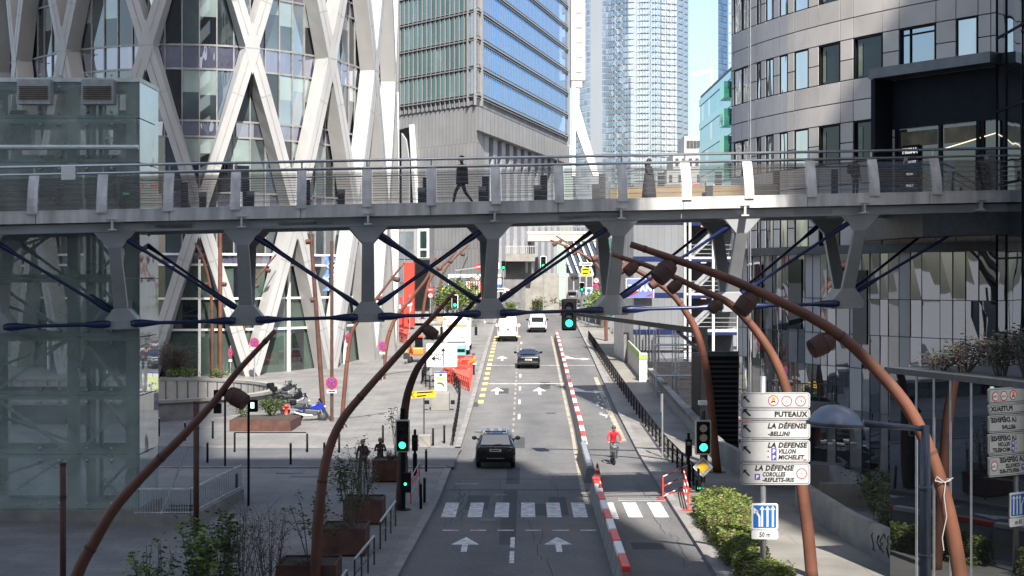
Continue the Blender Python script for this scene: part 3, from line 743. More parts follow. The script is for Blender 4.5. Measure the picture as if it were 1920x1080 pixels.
# bottom ties with bulbous ends, and paired diagonal rods
def rod(a, c, r, e):
    a = Vector(a); c = Vector(c); t = (c-a).normalized(); L = (c-a).length
    return MB().tube([a, a+t*.15, a+t*.45, a+t*1.0, c-t*1.0, c-t*.45, c-t*.15, c], [e*.7, e, e, r, r, e, e, e*.7], 10)
for a, c in zip(CU, CU[1:]+[u_px(1850, .55)]):
    if c > 17: continue
    rod(bp(a+.36, dm-.62, zN0+.2), bp(c-.36, dm-.62, zN0+.2), .065, .14).build('bottom_tie', M['navy'], FB, smooth=True)
mids = list(zip(CU, CU[1:]+[u_px(1850, .55)]))
for i, (a, c) in enumerate(mids):
    left = i <= 3; right = i >= 3
    for d, dn in ((.5, dm-.35), (DW-.5, dm+.35)):
        if left: rod(bp(a+.34, d, 10.72), bp(c-.36, dn, zN1-.10), .055, .095).build('diagonal_rod', M['navy'], FB, smooth=True)
        if right: rod(bp(a+.36, dn, zN1-.10), bp(c-.34, d, 10.72), .055, .095).build('diagonal_rod', M['navy'], FB, smooth=True)
# parapet: leaning posts, rails, tinted infill, both sides
infill = clear('parapet_glass', (.62, .59, .57), (.15, .14, .13), kd=.26, refl=.05)
infill_c = clear('parapet_grille', (.72, .72, .72), (.2, .2, .2), kd=.12, refl=.03)
pu = []
uu = CU[1]-.02
step = (CU[6]-CU[1])/10
for k in range(-5, 16):
    v = CU[1]+step*k-.27*0
    if U0 < v < U1-.2: pu.append(v)
pu = [u_px(px, -.02) for px in (-62, 60, 190, 315, 441, 565, 688, 809, 930, 1049, 1168, 1288, 1405, 1523, 1641, 1758)]
for v in pu:
    b = MB(); n = 5
    for i in range(n):
        t0, t1 = i/n, (i+1)/n; f = lambda t: -.03+.42*t**1.7; zz = lambda t: 11.60+1.38*t
        b.hexa([bp(v-.17, f(t0)-.03, zz(t0)), bp(v+.17, f(t0)-.03, zz(t0)), bp(v+.17, f(t0)+.03, zz(t0)), bp(v-.17, f(t0)+.03, zz(t0)), bp(v-.17, f(t1)-.03, zz(t1)), bp(v+.17, f(t1)-.03, zz(t1)), bp(v+.17, f(t1)+.03, zz(t1)), bp(v-.17, f(t1)+.03, zz(t1))])
    b.build('parapet_post', M['post'], FB)
    b = MB(); b.tube([bp(v, .40, 12.97), bp(v, .40, 13.24)], .03, 6); b.build('rail_bracket', M['rail'], FB)
for d, z, r, m in ((.40, 13.26, .05, 'rail'), (.36, 12.99, .04, 'rail'), (DW-.4, 13.26, .045, 'rail'), (DW-.36, 12.98, .03, 'rail')):
    b = MB(); b.tube([bp(U0, d, z), bp(U1, d, z)], r, 8); b.build('handrail', M[m], FB, smooth=True)
for z in (12.78, 12.60, 12.42, 12.24, 12.06, 11.88):
    b = MB(); f = (z-11.60)/1.38; d = .05+.42*f**1.7
    bbox_(b, U0, U1, d-.009, d+.009, z-.009, z+.009); b.build('parapet_rail', M['rail'], FB)
    b = MB(); d = DW-d; bbox_(b, U0, U1, d-.009, d+.009, z-.009, z+.009); b.build('parapet_rail', M['steel'], FB)
for v, w_ in zip(pu, pu[1:]+[U1-.15]):
    b = MB(); b.quad(bp(v+.2, .02, 11.72), bp(w_-.2, .02, 11.72), bp(w_-.2, .30, 12.86), bp(v+.2, .30, 12.86))
    b.build('infill_panel', infill if (w_ < u_px(450) or v > u_px(1300)) else infill_c, FB)
b = MB(); bbox_(b, U0, U1, .0, .10, 11.665, 11.71); b.build('kerb_rail', M['fascia'], FB)
# inner deck lamps: dark bollard posts with pale caps, and low rear panels
for px in (5, 235, 380, 470, 640, 790, 904, 1008, 1117, 1330):
    v = u_px(px, DW-.9); b = MB()
    bbox_(b, v-.13, v+.13, DW-.95, DW-.75, 11.62, 12.3); o = b.build('deck_lamp', M['dsteel'], FB)
    b = MB(); bbox_(b, v-.14, v+.14, DW-.97, DW-.73, 12.305, 12.46); b.build('lamp_cap', M['steel'], o)
for v, w_ in zip(pu, pu[1:]):
    b = MB(); bbox_(b, v-.13, v+.13, DW-.12, DW-.05, 11.6, 12.9); b.build('rear_post', M['dsteel'], FB)
# brown bench-like board along the sunlit bay, paper notices on the parapet
b = MB(); bbox_(b, u_px(1180), u_px(1520), DW-.4, DW-.3, 11.62, 12.35); b.build('timber_board', mat('timber', (.34, .25, .15), .6, var=.2, scale=3, stretch=(.3, 1, 6)), FB)
b = MB(); v = u_px(125); bbox_(b, v-.24, v+.24, .28, .3, 12.75, 13.25)
o = b.build('notice_board', M['white'], FB)
b = MB(); v = u_px(235); bbox_(b, v-.11, v+.11, .14, .16, 12.12, 12.28); b.build('green_sticker', mat('sticker_green', (.25, .5, .3), .5), FB)
for px in (1704, 1856): b = MB(); v = u_px(px); bbox_(b, v-.07, v+.07, .3, .32, 12.72, 12.98); b.build('notice', M['white2'], FB)
# deck end landing into the right-hand building
b = MB(); bbox_(b, U1-3.3, U1+3, .3, DW+2, 10.1, 11.2); b.build('end_landing', M['dsteel'], FB)

rp_ = random.Random(14)
pm_ = [mat('repaint_dark', (.33, .34, .355), .55, var=.1), mat('repaint_light', (.49, .50, .51), .55, var=.1)]
for i in range(12):
    u0 = -16+rp_.random()*30; b = MB(); w_ = .6+rp_.random()*1.6; bbox_(b, u0, u0+w_, .45-.165, .45-.161, 10.97+rp_.random()*.08, 11.12+rp_.random()*.1); b.build('repaint_patch', pm_[i % 2], FB)
# ------------------------------------------------------------------ curved stone and mirror building on the right
pts = []; x, y = 18.55, 58.4
for i in range(110):
    if 960+x/y*F < 1368.5: break
    pts.append((x, y)); a = R(38-1.42*i*.26); x -= math.sin(a)*.26; y += math.cos(a)*.26
RPth = Path(pts, -1)
RB = thing('curved_office_building', 'curved grey stone office building with mirrored windows at right', 'building', (15, 68, 10.3))
stn = mat('facade_stone', (.56, .505, .455), .6, var=.09, scale=.7); stn2 = mat('facade_stone_b', (.62, .565, .51), .6, var=.08, scale=.7); stn3 = mat('facade_stone_shade', (.46, .445, .44), .5, var=.08, scale=.7)  # grey copy puts the far end's shade into the stone colour
mirror = glass('mirror_pane', (.012, .015, .018), (.88, .92, .95), refl=.55, wav=.9, wscale=.9, zst=.2)
darkwin = glass('dark_window', (.010, .016, .015), refl=.04, rmax=.16); bluewin = glass('blue_window', (.035, .055, .085), (.8, .9, 1), refl=.35, wav=.1)
pxs = [1368, 1376, 1391, 1408, 1418, 1427, 1436, 1450, 1461, 1477, 1489, 1516, 1534.5, 1575, 1599.5, 1654.5, 1686, 1754.5, 1792.5, 1833.5, 1858, 1893]
ss = [RPth.s_px(p) for p in pxs][::-1]; ncol = len(ss)-1
win = {}
for i in range(ncol):
    pc = (pxs[ncol-i]+pxs[ncol-i-1])/2
    for lo, hi, kk in ((1376, 1391, 'm'), (1392, 1407, 'm'), (1419, 1427, 'm'), (1436, 1449, 'm'), (1461, 1476, 'm'), (1490, 1515, 'm'), (1535, 1574, 'd'), (1600, 1654, 'd'), (1687, 1754, 'b'), (1793, 1833, 'm')):
        if lo <= pc <= hi: win[i] = kk
L = RPth.L
b = MB(); sheet(b, RPth, 0, L, 10.3, 44, -.16, 0, .8); b.build('backing_wall', M['black'], RB)
b = MB(); panel(b, RPth, 0, L, 10.0, 10.35, .12, .6, 0, .8); b.build('lower_edge', M['dsteel'], RB)
rowz = [13.8+3.47*k for k in range(-1, 9)]
gap = .022
rr = random.Random(21)
pan = MB()
curt = MB()
for zr in rowz:
    for i in range(ncol):
        s0, s1 = ss[i], ss[i+1]
        if s1-s0 < .05: continue
        top = zr+1.7
        for z0, z1 in ((zr-1.77, zr-.9), (zr-.9, zr)):
            if z1 > 10.4: panel(pan, RPth, s0+gap, s1-gap, max(z0+gap, 10.4), z1-gap, .0, .12, rr.choice([0, 0, 1]) if s1 < 13 else 2, .8)
        if i in win and not (zr < 14 and s1 < 6.2):
            k = win[i]
            f = MB(); sheet(f, RPth, s0+.05, s1-.05, zr+.03, top-.03, -.10 if k != 'm' else -.03, 0, 5)
            o = f.build('window', {'m': mirror, 'd': darkwin, 'b': bluewin}[k], RB)
            f = MB(); panel(f, RPth, s0+.02, s0+.09, zr, top, -.01, .1); panel(f, RPth, s1-.09, s1-.02, zr, top, -.01, .1); panel(f, RPth, s0+.02, s1-.02, top-.07, top, -.01, .1, 0, .8)
            if k == 'b': panel(f, RPth, s0+.1, s1-.1, top-.32, top-.26, -.06, .03); panel(f, RPth, s1-(s1-s0)*.3, s1-(s1-s0)*.3+.06, zr, top, -.06, .03)
            f.build('frame', M['black'], o)
            if k == 'd':
                f = MB(); sheet(f, RPth, s0+(s1-s0)*.72, s0+(s1-s0)*.86, zr+.1, top-.25, -.085, 0, 3); f.build('curtain', mat('curtain', (.22, .25, .19), .8), o)
        else:
            panel(pan, RPth, s0+gap, s1-gap, zr+gap, zr+.85-gap, .0, .12, rr.choice([0, 1]) if s1 < 13 else 2, .8)
            panel(pan, RPth, s0+gap, s1-gap, zr+.85+gap, top-gap, .0, .12, rr.choice([0, 0, 1]) if s1 < 13 else 2, .8)
pan.build('stone_cladding', [stn, stn2, stn3], RB)
b = MB(); b.poly([RPth.pt(L*i/40, 44) for i in range(41)]+[Vector((40, 80, 44)), Vector((40, 58, 44))]); b.build('roof', M['dconcrete'], RB)
p_e = RPth.pt(L, 0)
b = MB(); b.quad((p_e.x, p_e.y, 10.2), (p_e.x+16, p_e.y+4, 10.2), (p_e.x+16, p_e.y+4, 44), (p_e.x, p_e.y, 44)); b.build('end_wall', stn3, RB)
for px in (1417, 1420):
    s = RPth.s_px(px); b = MB(); b.tube([RPth.pt(s, 3, .35), RPth.pt(s, 43, .35)], .025, 5); b.build('facade_cable', M['steel'], RB)
# entrance portal at deck level
s_a = RPth.s_px(1862); s_b = RPth.s_px(1668)
portal_m = mat('portal_black', (.018, .021, .027), .7, .0, var=.15, spec=.1)
b = MB(); panel(b, RPth, 0, s_b, 16.95, 17.35, 1.15, 1.5, 0, 9); b.build('canopy', mat('canopy_grey', (.13, .135, .145), .4, .4), RB)
b = MB(); panel(b, RPth, s_b-.16, s_b+.06, 11.3, 16.94, .95, 1.3, 0, 9); b.build('portal_jamb', portal_m, RB)
b = MB(); panel(b, RPth, .2, s_b-.2, 14.95, 16.93, .04, .1, 0, 1); b.build('lintel', portal_m, RB)
b = MB()
for s in (.3, 1.0, 1.2, 3.0, s_b-.55): panel(b, RPth, s, s+.16, 11.4, 14.94, .10, .1)
b.build('door_frame', M['black'], RB)
f = MB(); panel(f, RPth, .46, s_b-.5, 11.4, 14.9, .05, .03, 0, 1); f.build('glass_door', glass('door_glass', (.03, .027, .02), refl=.12, rmax=.35), RB)
f = MB()
for s0, s1 in ((s_b-2.6, s_b-.7), (1.4, 2.9)): panel(f, RPth, s0, s1, 14.2, 14.8, .062, .01, 0, 1)
f.build('painted_interior_light', mat('warm_interior', (.16, .12, .06), .6, var=.6, scale=1.2), RB)  # warm patchy colour over the doors stands in for interior light
f = MB(); s0 = .5; f.beam(RPth.pt(.5, 14.42, .09), RPth.pt(RPth.s_px(1763), 13.95, .09), .02, .035); f.build('strip_light', emis('warm_strip', (1, .85, .6), .8), RB)
sg = RPth.s_px(1712); pS, nS, tS = RPth.at(sg); rzS = math.atan2(-tS.y, -tS.x)
b = MB(); panel(b, RPth, sg-.44, sg+.44, 12.0, 14.25, .16, .05); o = b.build('sign_panel', M['black'], RB)
glow = emis('sign_glow', (.9, .92, .95), .45)
bs = pS+nS*.185
for tx, z, sz in (('PRISMA', 13.92, .31), ('LAGARDERE', 13.52, .15), ('VIDAL', 13.05, .15), ('POLY', 12.6, .15)):
    text(o, 'lettering', tx, sz, (bs.x, bs.y, z), glow, rzS, 'CENTER', bold=.03, width=.80 if sz > .2 else (.66 if len(tx) > 6 else .4))
for px, z in ((1784, 12.95), (1784, 12.75)):
    s = RPth.s_px(px); b = MB(); panel(b, RPth, s-.13, s+.13, z, z+.15, .12, .02); b.build('door_notice', M['white2'], RB)
# mirrored corner wing coming towards the viewer
MW = thing('mirror_wing', 'mirrored glass wing with dark joints at the right edge above the bridge end', 'building', (19, 52, 10))
mp = Path([(17.98, 53.6), (18.06, 55.6), (18.18, 58.6)], -1)
b = MB(); sheet(b, mp, 0, mp.L, -5, 44, 0, 0, 30); b.build('curtain_wall', glass('wing_mirror', (.02, .022, .026), (.85, .88, .92), refl=.55, wav=.55, wscale=.38), MW)
b = MB()
for s in [mp.L-.02, mp.L-1.3, mp.L-3.4]: panel(b, mp, s-.03, s+.03, -5, 44, .04, .06)
for k in range(15): z = 4.2+2.75*k; panel(b, mp, 0, mp.L, z-.035, z+.035, .045, .07, 0, 30)
b.build('joint_grid', M['black'], MW)
b = MB(); b.prism([(17.98, 53.6, 44), (18.06, 55.6, 44), (18.18, 58.6, 44), (40, 58.6, 44), (40, 53.6, 44)], (0, 0, .4)); b.build('roof', M['dconcrete'], MW)
b = MB(); b.quad((18.2, 58.62, -5), (40, 58.62, -5), (40, 58.62, 44), (18.2, 58.62, 44)); b.build('return_wall', stn3, MW)
b = MB(); b.quad((17.98, 53.6, -5), (40, 53.6, -5), (40, 53.6, 44), (17.98, 53.6, 44)); b.build('end_wall', stn3, MW)
# lower mirrored storeys under the stone building
LM = thing('mirrored_facade', 'mirrored curtain wall with narrow panes under the curved stone building', 'facade', (15, 68, -5))
lp = Path([(p.x, p.y) for p in [RPth.pt(RPth.L*i/30, 0, -.35) for i in range(31)]], -1)
rr = random.Random(4); s = 0
strip_m = [glass('base_mirror', (.035, .036, .038), (.85, .88, .92), refl=.30, wav=.10, wscale=.5, rmax=.6), glass('base_mirror_grey', (.22, .21, .20), (.9, .9, .9), refl=.16, wav=.1, wscale=.5, rmax=.4), glass('base_mirror_dark', (.012, .013, .014), (.8, .85, .9), refl=.22, wav=.1, wscale=.5, rmax=.5), stn3]
b = MB(); zrow = [-5, -1.5, 1.0, 3.4, 5.2, 6.6, 8.1, 10.05]
gr = MB()
while s < lp.L:
    e = min(lp.L, s+rr.choice([.5, .62, .62, .8, .95])); mi = rr.choice([0, 0, 1, 1, 2, 3]) if s > 3 else 0
    for z0, z1 in zip(zrow, zrow[1:]):
        sheet(b, lp, s, e, z0, z1, 0, mi if z0 > 4 else rr.choice([0, 0, mi, 1]), 2, .014, rr)
    panel(gr, lp, e-.010, e+.010, -5, 10.05, .02, .04)
    s = e
for z in zrow: panel(gr, lp, 0, lp.L, z-.016, z+.016, .025, .04, 0, 1)
b.build('glass_skin', strip_m, LM); gr.build('joint_grid', M['dsteel'], LM)
for s0, w_, z0 in ((12.2, 1.1, 6.7), (7.5, .9, 6.2), (16.0, .9, 6.5)):
    f = MB(); panel(f, lp, s0, s0+w_, z0, z0+3.1, .05, .04); f.build('window', darkwin, LM)
pe = lp.pt(lp.L, 0)
b = MB(); b.quad((pe.x, pe.y, -5), (pe.x+14, pe.y+3, -5), (pe.x+14, pe.y+3, 10.1), (pe.x, pe.y, 10.1)); b.build('end_wall', M['dsteel'], LM)
# ------------------------------------------------------------------ stair building with banner, black louvre wall, scaffold in the pit
SB = thing('stair_building', 'grey metal-clad stair block with open flights and blue floor bands, right of road', 'building', (14.5, 126, -5))
clad = tiles('metal_cladding', (.17, .176, .185), (.185, .19, .20), (.13, .135, .145), .55, 30, .02, rough=.45, axes='XZ', offset=0, var=.1)
Y0 = 126; xa = P(1188, 0, Y0).x; xm = P(1287, 0, Y0).x; xb = P(1386, 0, Y0).x
zt_ = P(0, 345, Y0).z
b = MB(); b.box(xa, xm, Y0, Y0+9, -5.5, zt_); b.build('clad_wall', clad, SB)
b = MB(); b.quad((xa, Y0+.0, -5), (xa-1.0, Y0+9, -5), (xa-1.0, Y0+9, zt_), (xa, Y0, zt_)); b.build('side_wall', M['fascia'], SB)
b = MB(); b.box(xm, xb, Y0+3.4, Y0+9, -5.5, zt_); b.build('stairwell_wall', M['dsteel'], SB)
for py in (416, 485, 553, 622):
    z = P(0, py, Y0).z
    b = MB(); b.box(xa-.05, xm+.02, Y0-.06, Y0-.01, z-.18, z+.18); b.build('blue_band', M['navy'], SB)
    b = MB(); b.box(xm+.02, xb, Y0-.05, Y0+3.3, z-.2, z+.15); b.build('landing', M['fascia'], SB)
    b = MB(); b.box(xm+.03, xb, Y0-.1, Y0-.06, z-.28, z-.02); b.build('blue_band', M['navy'], SB)
    for k in range(3): b = MB(); b.tube([(xm+.1, Y0-.02, z+.4+.35*k), (xb, Y0-.02, z+.4+.35*k)], .03, 5); b.build('guard_rail', M['steel'], SB)
    b = MB(); b.beam((xm+.4, Y0+1.2, z+.1), (xb-1.2, Y0+1.2, z+2.6), 1.2, .25); b.beam((xm+.4, Y0+.5, z+.5), (xb-1.2, Y0+.5, z+3.0), .06, .3); b.build('stair_flight', M['steel'], SB)
    b = MB(); b.box(xm+1.4, xm+1.8, Y0+1.6, Y0+1.9, z-.35, z-.25); b.build('lamp', emis('landing_lamp', (1, .5, .3), 1.2), SB)
b = MB()
for x in (xm-.12, xm+.28, xb-2.1, xb-.1): b.box(x-.1, x+.1, Y0-.14, Y0+.06, -5, zt_)
b.build('steel_column', M['fascia'], SB)
b = MB()
for k in range(9): x = P(1188+6*k, 0, Y0-.3).x; b.box(x-.03, x+.03, Y0-.3, Y0-.2, .5, 4.2+.6*(k % 3))
for z in (1.5, 2.4, 3.3): b.box(xa, xm, Y0-.33, Y0-.2, z, z+.06)
b.build('balustrade', M['dsteel'], SB)
b = MB(); b.box(xa-.6, xb, Y0-1.2, Y0-.34, -.7, -.3); b.build('base_beam', M['fascia'], SB)
for x in (xa, xm, xb-.6): b = MB(); b.box(x, x+.4, Y0-1.1, Y0-.5, -5.5, -.7); b.build('pier', M['dconcrete'], SB)
BN_ = thing('banner', 'blue banner with white block letters and red ribbon on the stair block', 'banner', P(1200, 556, Y0-.5))
p = P(1175, 523, Y0-.6); q = P(1225, 557, Y0-.6)
b = MB(); b.box(p.x, q.x, Y0-.62, Y0-.58, q.z, p.z); b.build('cloth', mat('banner_blue', (.12, .15, .42), .6, var=.4, scale=.6), BN_)
b = MB(); b.box(p.x-.06, q.x+.06, Y0-.58, Y0-.55, q.z-.06, p.z+.06); b.build('border', M['white'], BN_)
text(BN_, 'lettering', 'TITAN', .72, (p.x+.1, Y0-.64, (p.z+q.z)/2-.25), M['white'], 0, 'LEFT', width=q.x-p.x-.25, bold=.03)
b = MB(); b.beam((p.x+.1, Y0-.635, q.z+.1), (p.x+.9, Y0-.635, q.z+.45), .02, .14); b.beam((q.x-.5, Y0-.635, q.z+.1), (q.x-.1, Y0-.635, q.z+.25), .02, .12); b.build('ribbon', M['signred'], BN_)
LWl = thing('louvre_wall', 'black ribbed plant-room wall below the stair block', 'wall', (12.4, 86, -5))
b = MB(); xa2 = P(1312, 0, 86).x; xb2 = P(1392, 0, 86).x+2; b.box(xa2, xb2, 86, 90, -5.5, P(0, 668, 86).z); b.build('wall', M['black'], LWl)
b = MB()
for k in range(34): z = -4.6+k*.27; b.box(xa2, xb2, 85.93, 85.99, z, z+.1) if z < P(0, 676, 86).z else None
b.build('louvre', mat('louvre_black', (.03, .03, .033), .5), LWl)
b = MB(); b.box(xa2, xb2, 85.9, 86.2, P(0, 668, 86).z, P(0, 662, 86).z+.1); b.build('coping', M['dsteel'], LWl)
SC_ = thing('scaffold_stair', 'galvanised scaffold staircase rising from the dark pit beside the sidewalk', 'scaffold', (12.2, 104, -5))
sx0, sx1 = P(1228, 0, 104).x, P(1312, 0, 104).x; szt = P(0, 618, 104).z
b = MB()
xs_ = [sx0, sx0+(sx1-sx0)*.42, sx0+(sx1-sx0)*.5, sx1]
for x in xs_:
    for y in (103.2, 104.8): b.tube([(x, y, -5.4), (x, y, szt)], .035, 5)
b.build('standard', M['steel'], SC_)
lev = [szt-2.05*k for k in range(5)]
for i, z in enumerate(lev):
    b = MB()
    for dz in (-.1, .45, .95):
        for y in (103.2, 104.8): b.tube([(sx0, y, z+dz-.9), (sx1, y, z+dz-.9)], .028, 5)
    b.build('ledger', M['steel'], SC_)
    b = MB(); b.box(sx0, sx1, 103.3, 104.7, z-1.05, z-1.0); b.build('platform', M['steel'], SC_)
    b = MB(); a, c = (xs_[0], xs_[1]) if i % 2 else (xs_[1], xs_[0]); b.beam((a, 103.1, z-3.0), (c, 103.1, z-1.0), .03, .05); b.build('brace', M['steel'], SC_)
    b = MB()
    for k in range(8): t = k/7; b.box(xs_[2], xs_[3], 103.4+.13*k, 103.55+.13*k, z-3.0+2*t, z-2.96+2*t)
    b.build('tread', M['steel'], SC_)
# pit floor and walls, their black colour standing in for shade in the void
PW = thing('pit_wall', 'retaining wall at the back of the pit, coloured black for the shade there', 'wall', (16, 118, -5))
b = MB(); b.box(10.3, 30, 118, 118.5, -6, 2.6); b.build('wall', mat('pit_shade', (.018, .018, .02), .9), PW); b = MB(); b.box(10.31, 30, 88, 117.9, -6, -5.2); b.build('pit_floor', bpy.data.materials['pit_shade'], PW); b = MB(); b.box(16.5, 17, 90.1, 117.9, -5.19, 3); b.build('side_wall', bpy.data.materials['pit_shade'], PW)
# sidewalk retaining side and parapet
PR = thing('street_parapet', 'low concrete parapet with ribbed rail along the right sidewalk edge', 'parapet', (10.2, 95, 0))
for i in range(14):
    a = 76+i*2.75; e = a+2.72
    b = MB(); b.hexa([(10.0, a, -6), (10.3, a, -6), (10.3, e, -6), (10.0, e, -6), (10.0, a, zg(a)+.75), (10.3, a, zg(a)+.75), (10.3, e, zg(e)+.75), (10.0, e, zg(e)+.75)]); b.build('wall_section', M['concrete'], PR)
    b = MB()
    for k in range(5):
        yy = a+.3+k*.52; b.box(9.93, 10.36, yy, yy+.2, zg(yy)+.72, zg(yy)+.98)
    b.hexa([(9.94, a, zg(a)+.98), (10.34, a, zg(a)+.98), (10.34, e, zg(e)+.98), (9.94, e, zg(e)+.98), (9.94, a, zg(a)+1.06), (10.34, a, zg(a)+1.06), (10.34, e, zg(e)+1.06), (9.94, e, zg(e)+1.06)])
    b.build('rail_section', M['concrete'], PR)
HD = thing('hoarding', 'beige site hoarding with a bright green top band on right sidewalk', 'hoarding', (9.6, 125, 1.5))
for i in range(8):
    a = 114.5+i*3.1; e = a+3.04; b = MB(); x0, x1 = 9.55-.02*i, 9.55-.02*(i+1)
    b.hexa([(x0, a, zg(a)), (x0+.1, a, zg(a)), (x1+.1, e, zg(e)), (x1, e, zg(e)), (x0, a, zg(a)+2.0), (x0+.1, a, zg(a)+2.0), (x1+.1, e, zg(e)+2.0), (x1, e, zg(e)+2.0)]); b.build('panel', mat('hoarding_beige', (.46, .45, .40), .6), HD)
    if i < 4:
        b = MB(); b.hexa([(x0-.02, a, zg(a)+1.5), (x0-.005, a, zg(a)+1.5), (x1-.005, e, zg(e)+1.5), (x1-.02, e, zg(e)+1.5), (x0-.02, a, zg(a)+1.95), (x0-.005, a, zg(a)+1.95), (x1-.005, e, zg(e)+1.95), (x1-.02, e, zg(e)+1.95)]); b.build('green_band', mat('hoarding_green', (.25, .45, .08), .5), HD)
b = MB(); b.box(9.3, 9.85, 114.0, 114.4, zg(114)+.1, zg(114)+2.2); o = b.build('end_post', M['white'], HD)
b = MB(); b.box(9.28, 9.88, 113.96, 113.99, zg(114)+1.75, zg(114)+2.1); b.build('green_cap', mat('cap_green', (.3, .5, .08), .5), o)
for y in (128, 138): b = MB(); b.box(9.15, 9.5, y, y+.3, zg(y)+.1, zg(y)+2.6); b.build('post', M['dconcrete'], HD)
# ------------------------------------------------------------------ lower right: ramps, dark recess, pavilion
RW_ = thing('ramp_wall', 'concrete stair and ramp walls beside the lower right pavilion', 'wall', (13, 57, 0))
def wall(t, name, pts, w, h0, h1, m):
    for (a, c) in zip(pts, pts[1:]):
        b = MB(); d = Vector((c[0]-a[0], c[1]-a[1], 0)).normalized(); n = Vector((-d.y, d.x, 0))*w/2; A = Vector((a[0], a[1], 0)); C = Vector((c[0], c[1], 0))
        q = [A-n, C-n, C+n, A+n]
        b.hexa([(v.x, v.y, h0) for v in q]+[(v.x, v.y, h1) for v in q]); b.build(name, m, t)
wall(RW_, 'ramp_side', [(11.1, 60.5), (11.35, 52), (12.0, 46.5)], .28, -.5, 1.15, M['concrete'])
wall(RW_, 'upper_wall', [(9.95, 74.5), (10.6, 66.4)], .3, -.5, 1.2, M['concrete'])
wall(RW_, 'stair_cheek', [(10.7, 66), (13.4, 65.6), (14.0, 60.3)], .3, -.5, 1.15, M['concrete'])
wall(RW_, 'lower_cheek', [(12.0, 60.8), (15.6, 60.4)], .3, -.5, 1.0, M['concrete'])
b = MB(); b.box(12.7, 21, 44, 75.5, -.4, .12); b.build('terrace', M['dconcrete'], RW_)
RR = thing('curved_ramp', 'curved concrete ramp band over a dark recess at lower right', 'ramp', (14, 64, 0))
rp = Path([(10.8, 70.5), (12.2, 67.8), (13.8, 66.6), (17.5, 65.8), (20, 65.6)], 1)
b = MB(); panel(b, rp, 0, rp.L, 2.55, 3.65, 0, .3, 0, 1); b.build('parapet_band', M['dconcrete'], RR)
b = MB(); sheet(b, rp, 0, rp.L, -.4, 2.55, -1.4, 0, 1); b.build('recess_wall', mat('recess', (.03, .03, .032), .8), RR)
b = MB(); panel(b, rp, 1.5, 3.2, .2, 2.5, -1.0, .3); b.build('pillar', M['dconcrete'], RR)
b = MB(); panel(b, rp, 3, rp.L, .95, 1.1, .3, .2, 0, 1); b.build('bench_edge', M['concrete'], RR)
b = MB(); panel(b, rp, 4.5, 6.2, 1.5, 2.4, -1.35, .02); b.build('vent_grille', M['black'], RR)
b = MB()
for k in range(12): q = rp.pt(1+k*.8, 3.65, -.15); b.tube([q, q+Vector((0, 0, .75))], .02, 5)
b.tube([rp.pt(1+k*.8, 4.4, -.15) for k in range(12)], .025, 5); b.build('railing', M['dsteel'], RR)
PV = thing('glass_pavilion', 'dark mirror-glass pavilion with steel mullions and ivy roof at lower right', 'pavilion', (13, 42, 0))
pv = Path([(11.13, 46), (13.1, 39.3), (14.6, 34)], -1)
pvz = P(1670, 690, 46).z
b = MB(); sheet(b, pv, 0, pv.L, 0, pvz-.15, 0, 0, 30); b.build('glass_wall', glass('pavilion_glass', (.010, .011, .012), (.75, .8, .85), refl=.17, wav=.05, rmax=.45), PV)
b = MB(); b.quad((11.13, 46, 0), (17, 47.5, 0), (17, 47.5, pvz-.15), (11.13, 46, pvz-.15)); b.build('back_wall', M['black'], PV)
b = MB(); b.prism([(11.0, 46.2, pvz-.15), (13.0, 39.2, pvz-.15), (14.5, 33.9, pvz-.15), (18, 34, pvz-.15), (17.2, 47.8, pvz-.15)], (0, 0, .17)); b.build('roof', M['dsteel'], PV)
for px in (1719, 1752, 1783, 1822, 1858, 1901, 1945):
    s = pv.s_px(px); b = MB(); panel(b, pv, s-.055, s+.055, 0, pvz-.16, .10, .12); b.build('mullion', M['steel'], PV)
# ------------------------------------------------------------------ far towers
def farquad(px, py, Y): return P(px, py, Y)
FT = thing('glass_skyscraper', 'tall faceted pale blue glass skyscraper in the far centre', 'skyscraper', (60, 800, 8))
Yt = 800
fx = [(1074, 812), (1122, 800), (1150, 792), (1178, 786), (1215, 786), (1238, 788), (1240, 789), (1270, 792), (1291, 806)]
tp = Path([((px-960)/F*Y, Y) for px, Y in fx], 1)
ftg = [glass('sky_pane_light', (.13, .17, .22), (.75, .86, 1), refl=.34), glass('sky_pane_dark', (.05, .07, .09), (.8, .9, 1), refl=.3), glass('sky_pane_mid', (.12, .16, .21), (.84, .92, 1), refl=.38), glass('sky_pane_white', (.24, .27, .30), (.85, .9, 1), refl=.3)]
rr = random.Random(8)
segs = [tp.s_px(px) for px, _ in fx]
z = 8; k = 0
while z < 195:
    b = MB()
    h = 3.1
    for i, (s0, s1) in enumerate(zip(segs, segs[1:])):
        if s1-s0 < 1: continue
        n = max(2, round((s1-s0)/ (1.9 if i < 3 else 1.45)))
        for j in range(n):
            a = s0+(s1-s0)*j/n; e = s0+(s1-s0)*(j+1)/n
            if i == 0: mi = rr.choice([0, 2, 2, 1])
            elif i < 3:
                blob = math.sin(z*.11+i*1.2+j*.5)+.6*math.sin(z*.31+j)
                mi = 1 if blob > .35 else rr.choice([0, 0, 2, 1, 3])
            elif i in (3, 4): mi = rr.choice([0, 2, 2])
            elif i == 6: mi = 3
            else: mi = 2
            b.quad(tp.pt(a+.12, z), tp.pt(e-.12, z), tp.pt(e-.12, z+h*.78), tp.pt(a+.12, z+h*.78), mi)
    b.build('window_band', ftg, FT); z += h
b = MB(); sheet(b, tp, 0, tp.L, 6, 195, -.35, 0, 30); b.build('grid_wall', mat('sky_grid', (.36, .38, .40), .5, .2, var=.05, scale=.02), FT)
b = MB(); b.poly([tp.pt(s, 195, -.4) for s in segs]); b.build('roof', M['dconcrete'], FT)
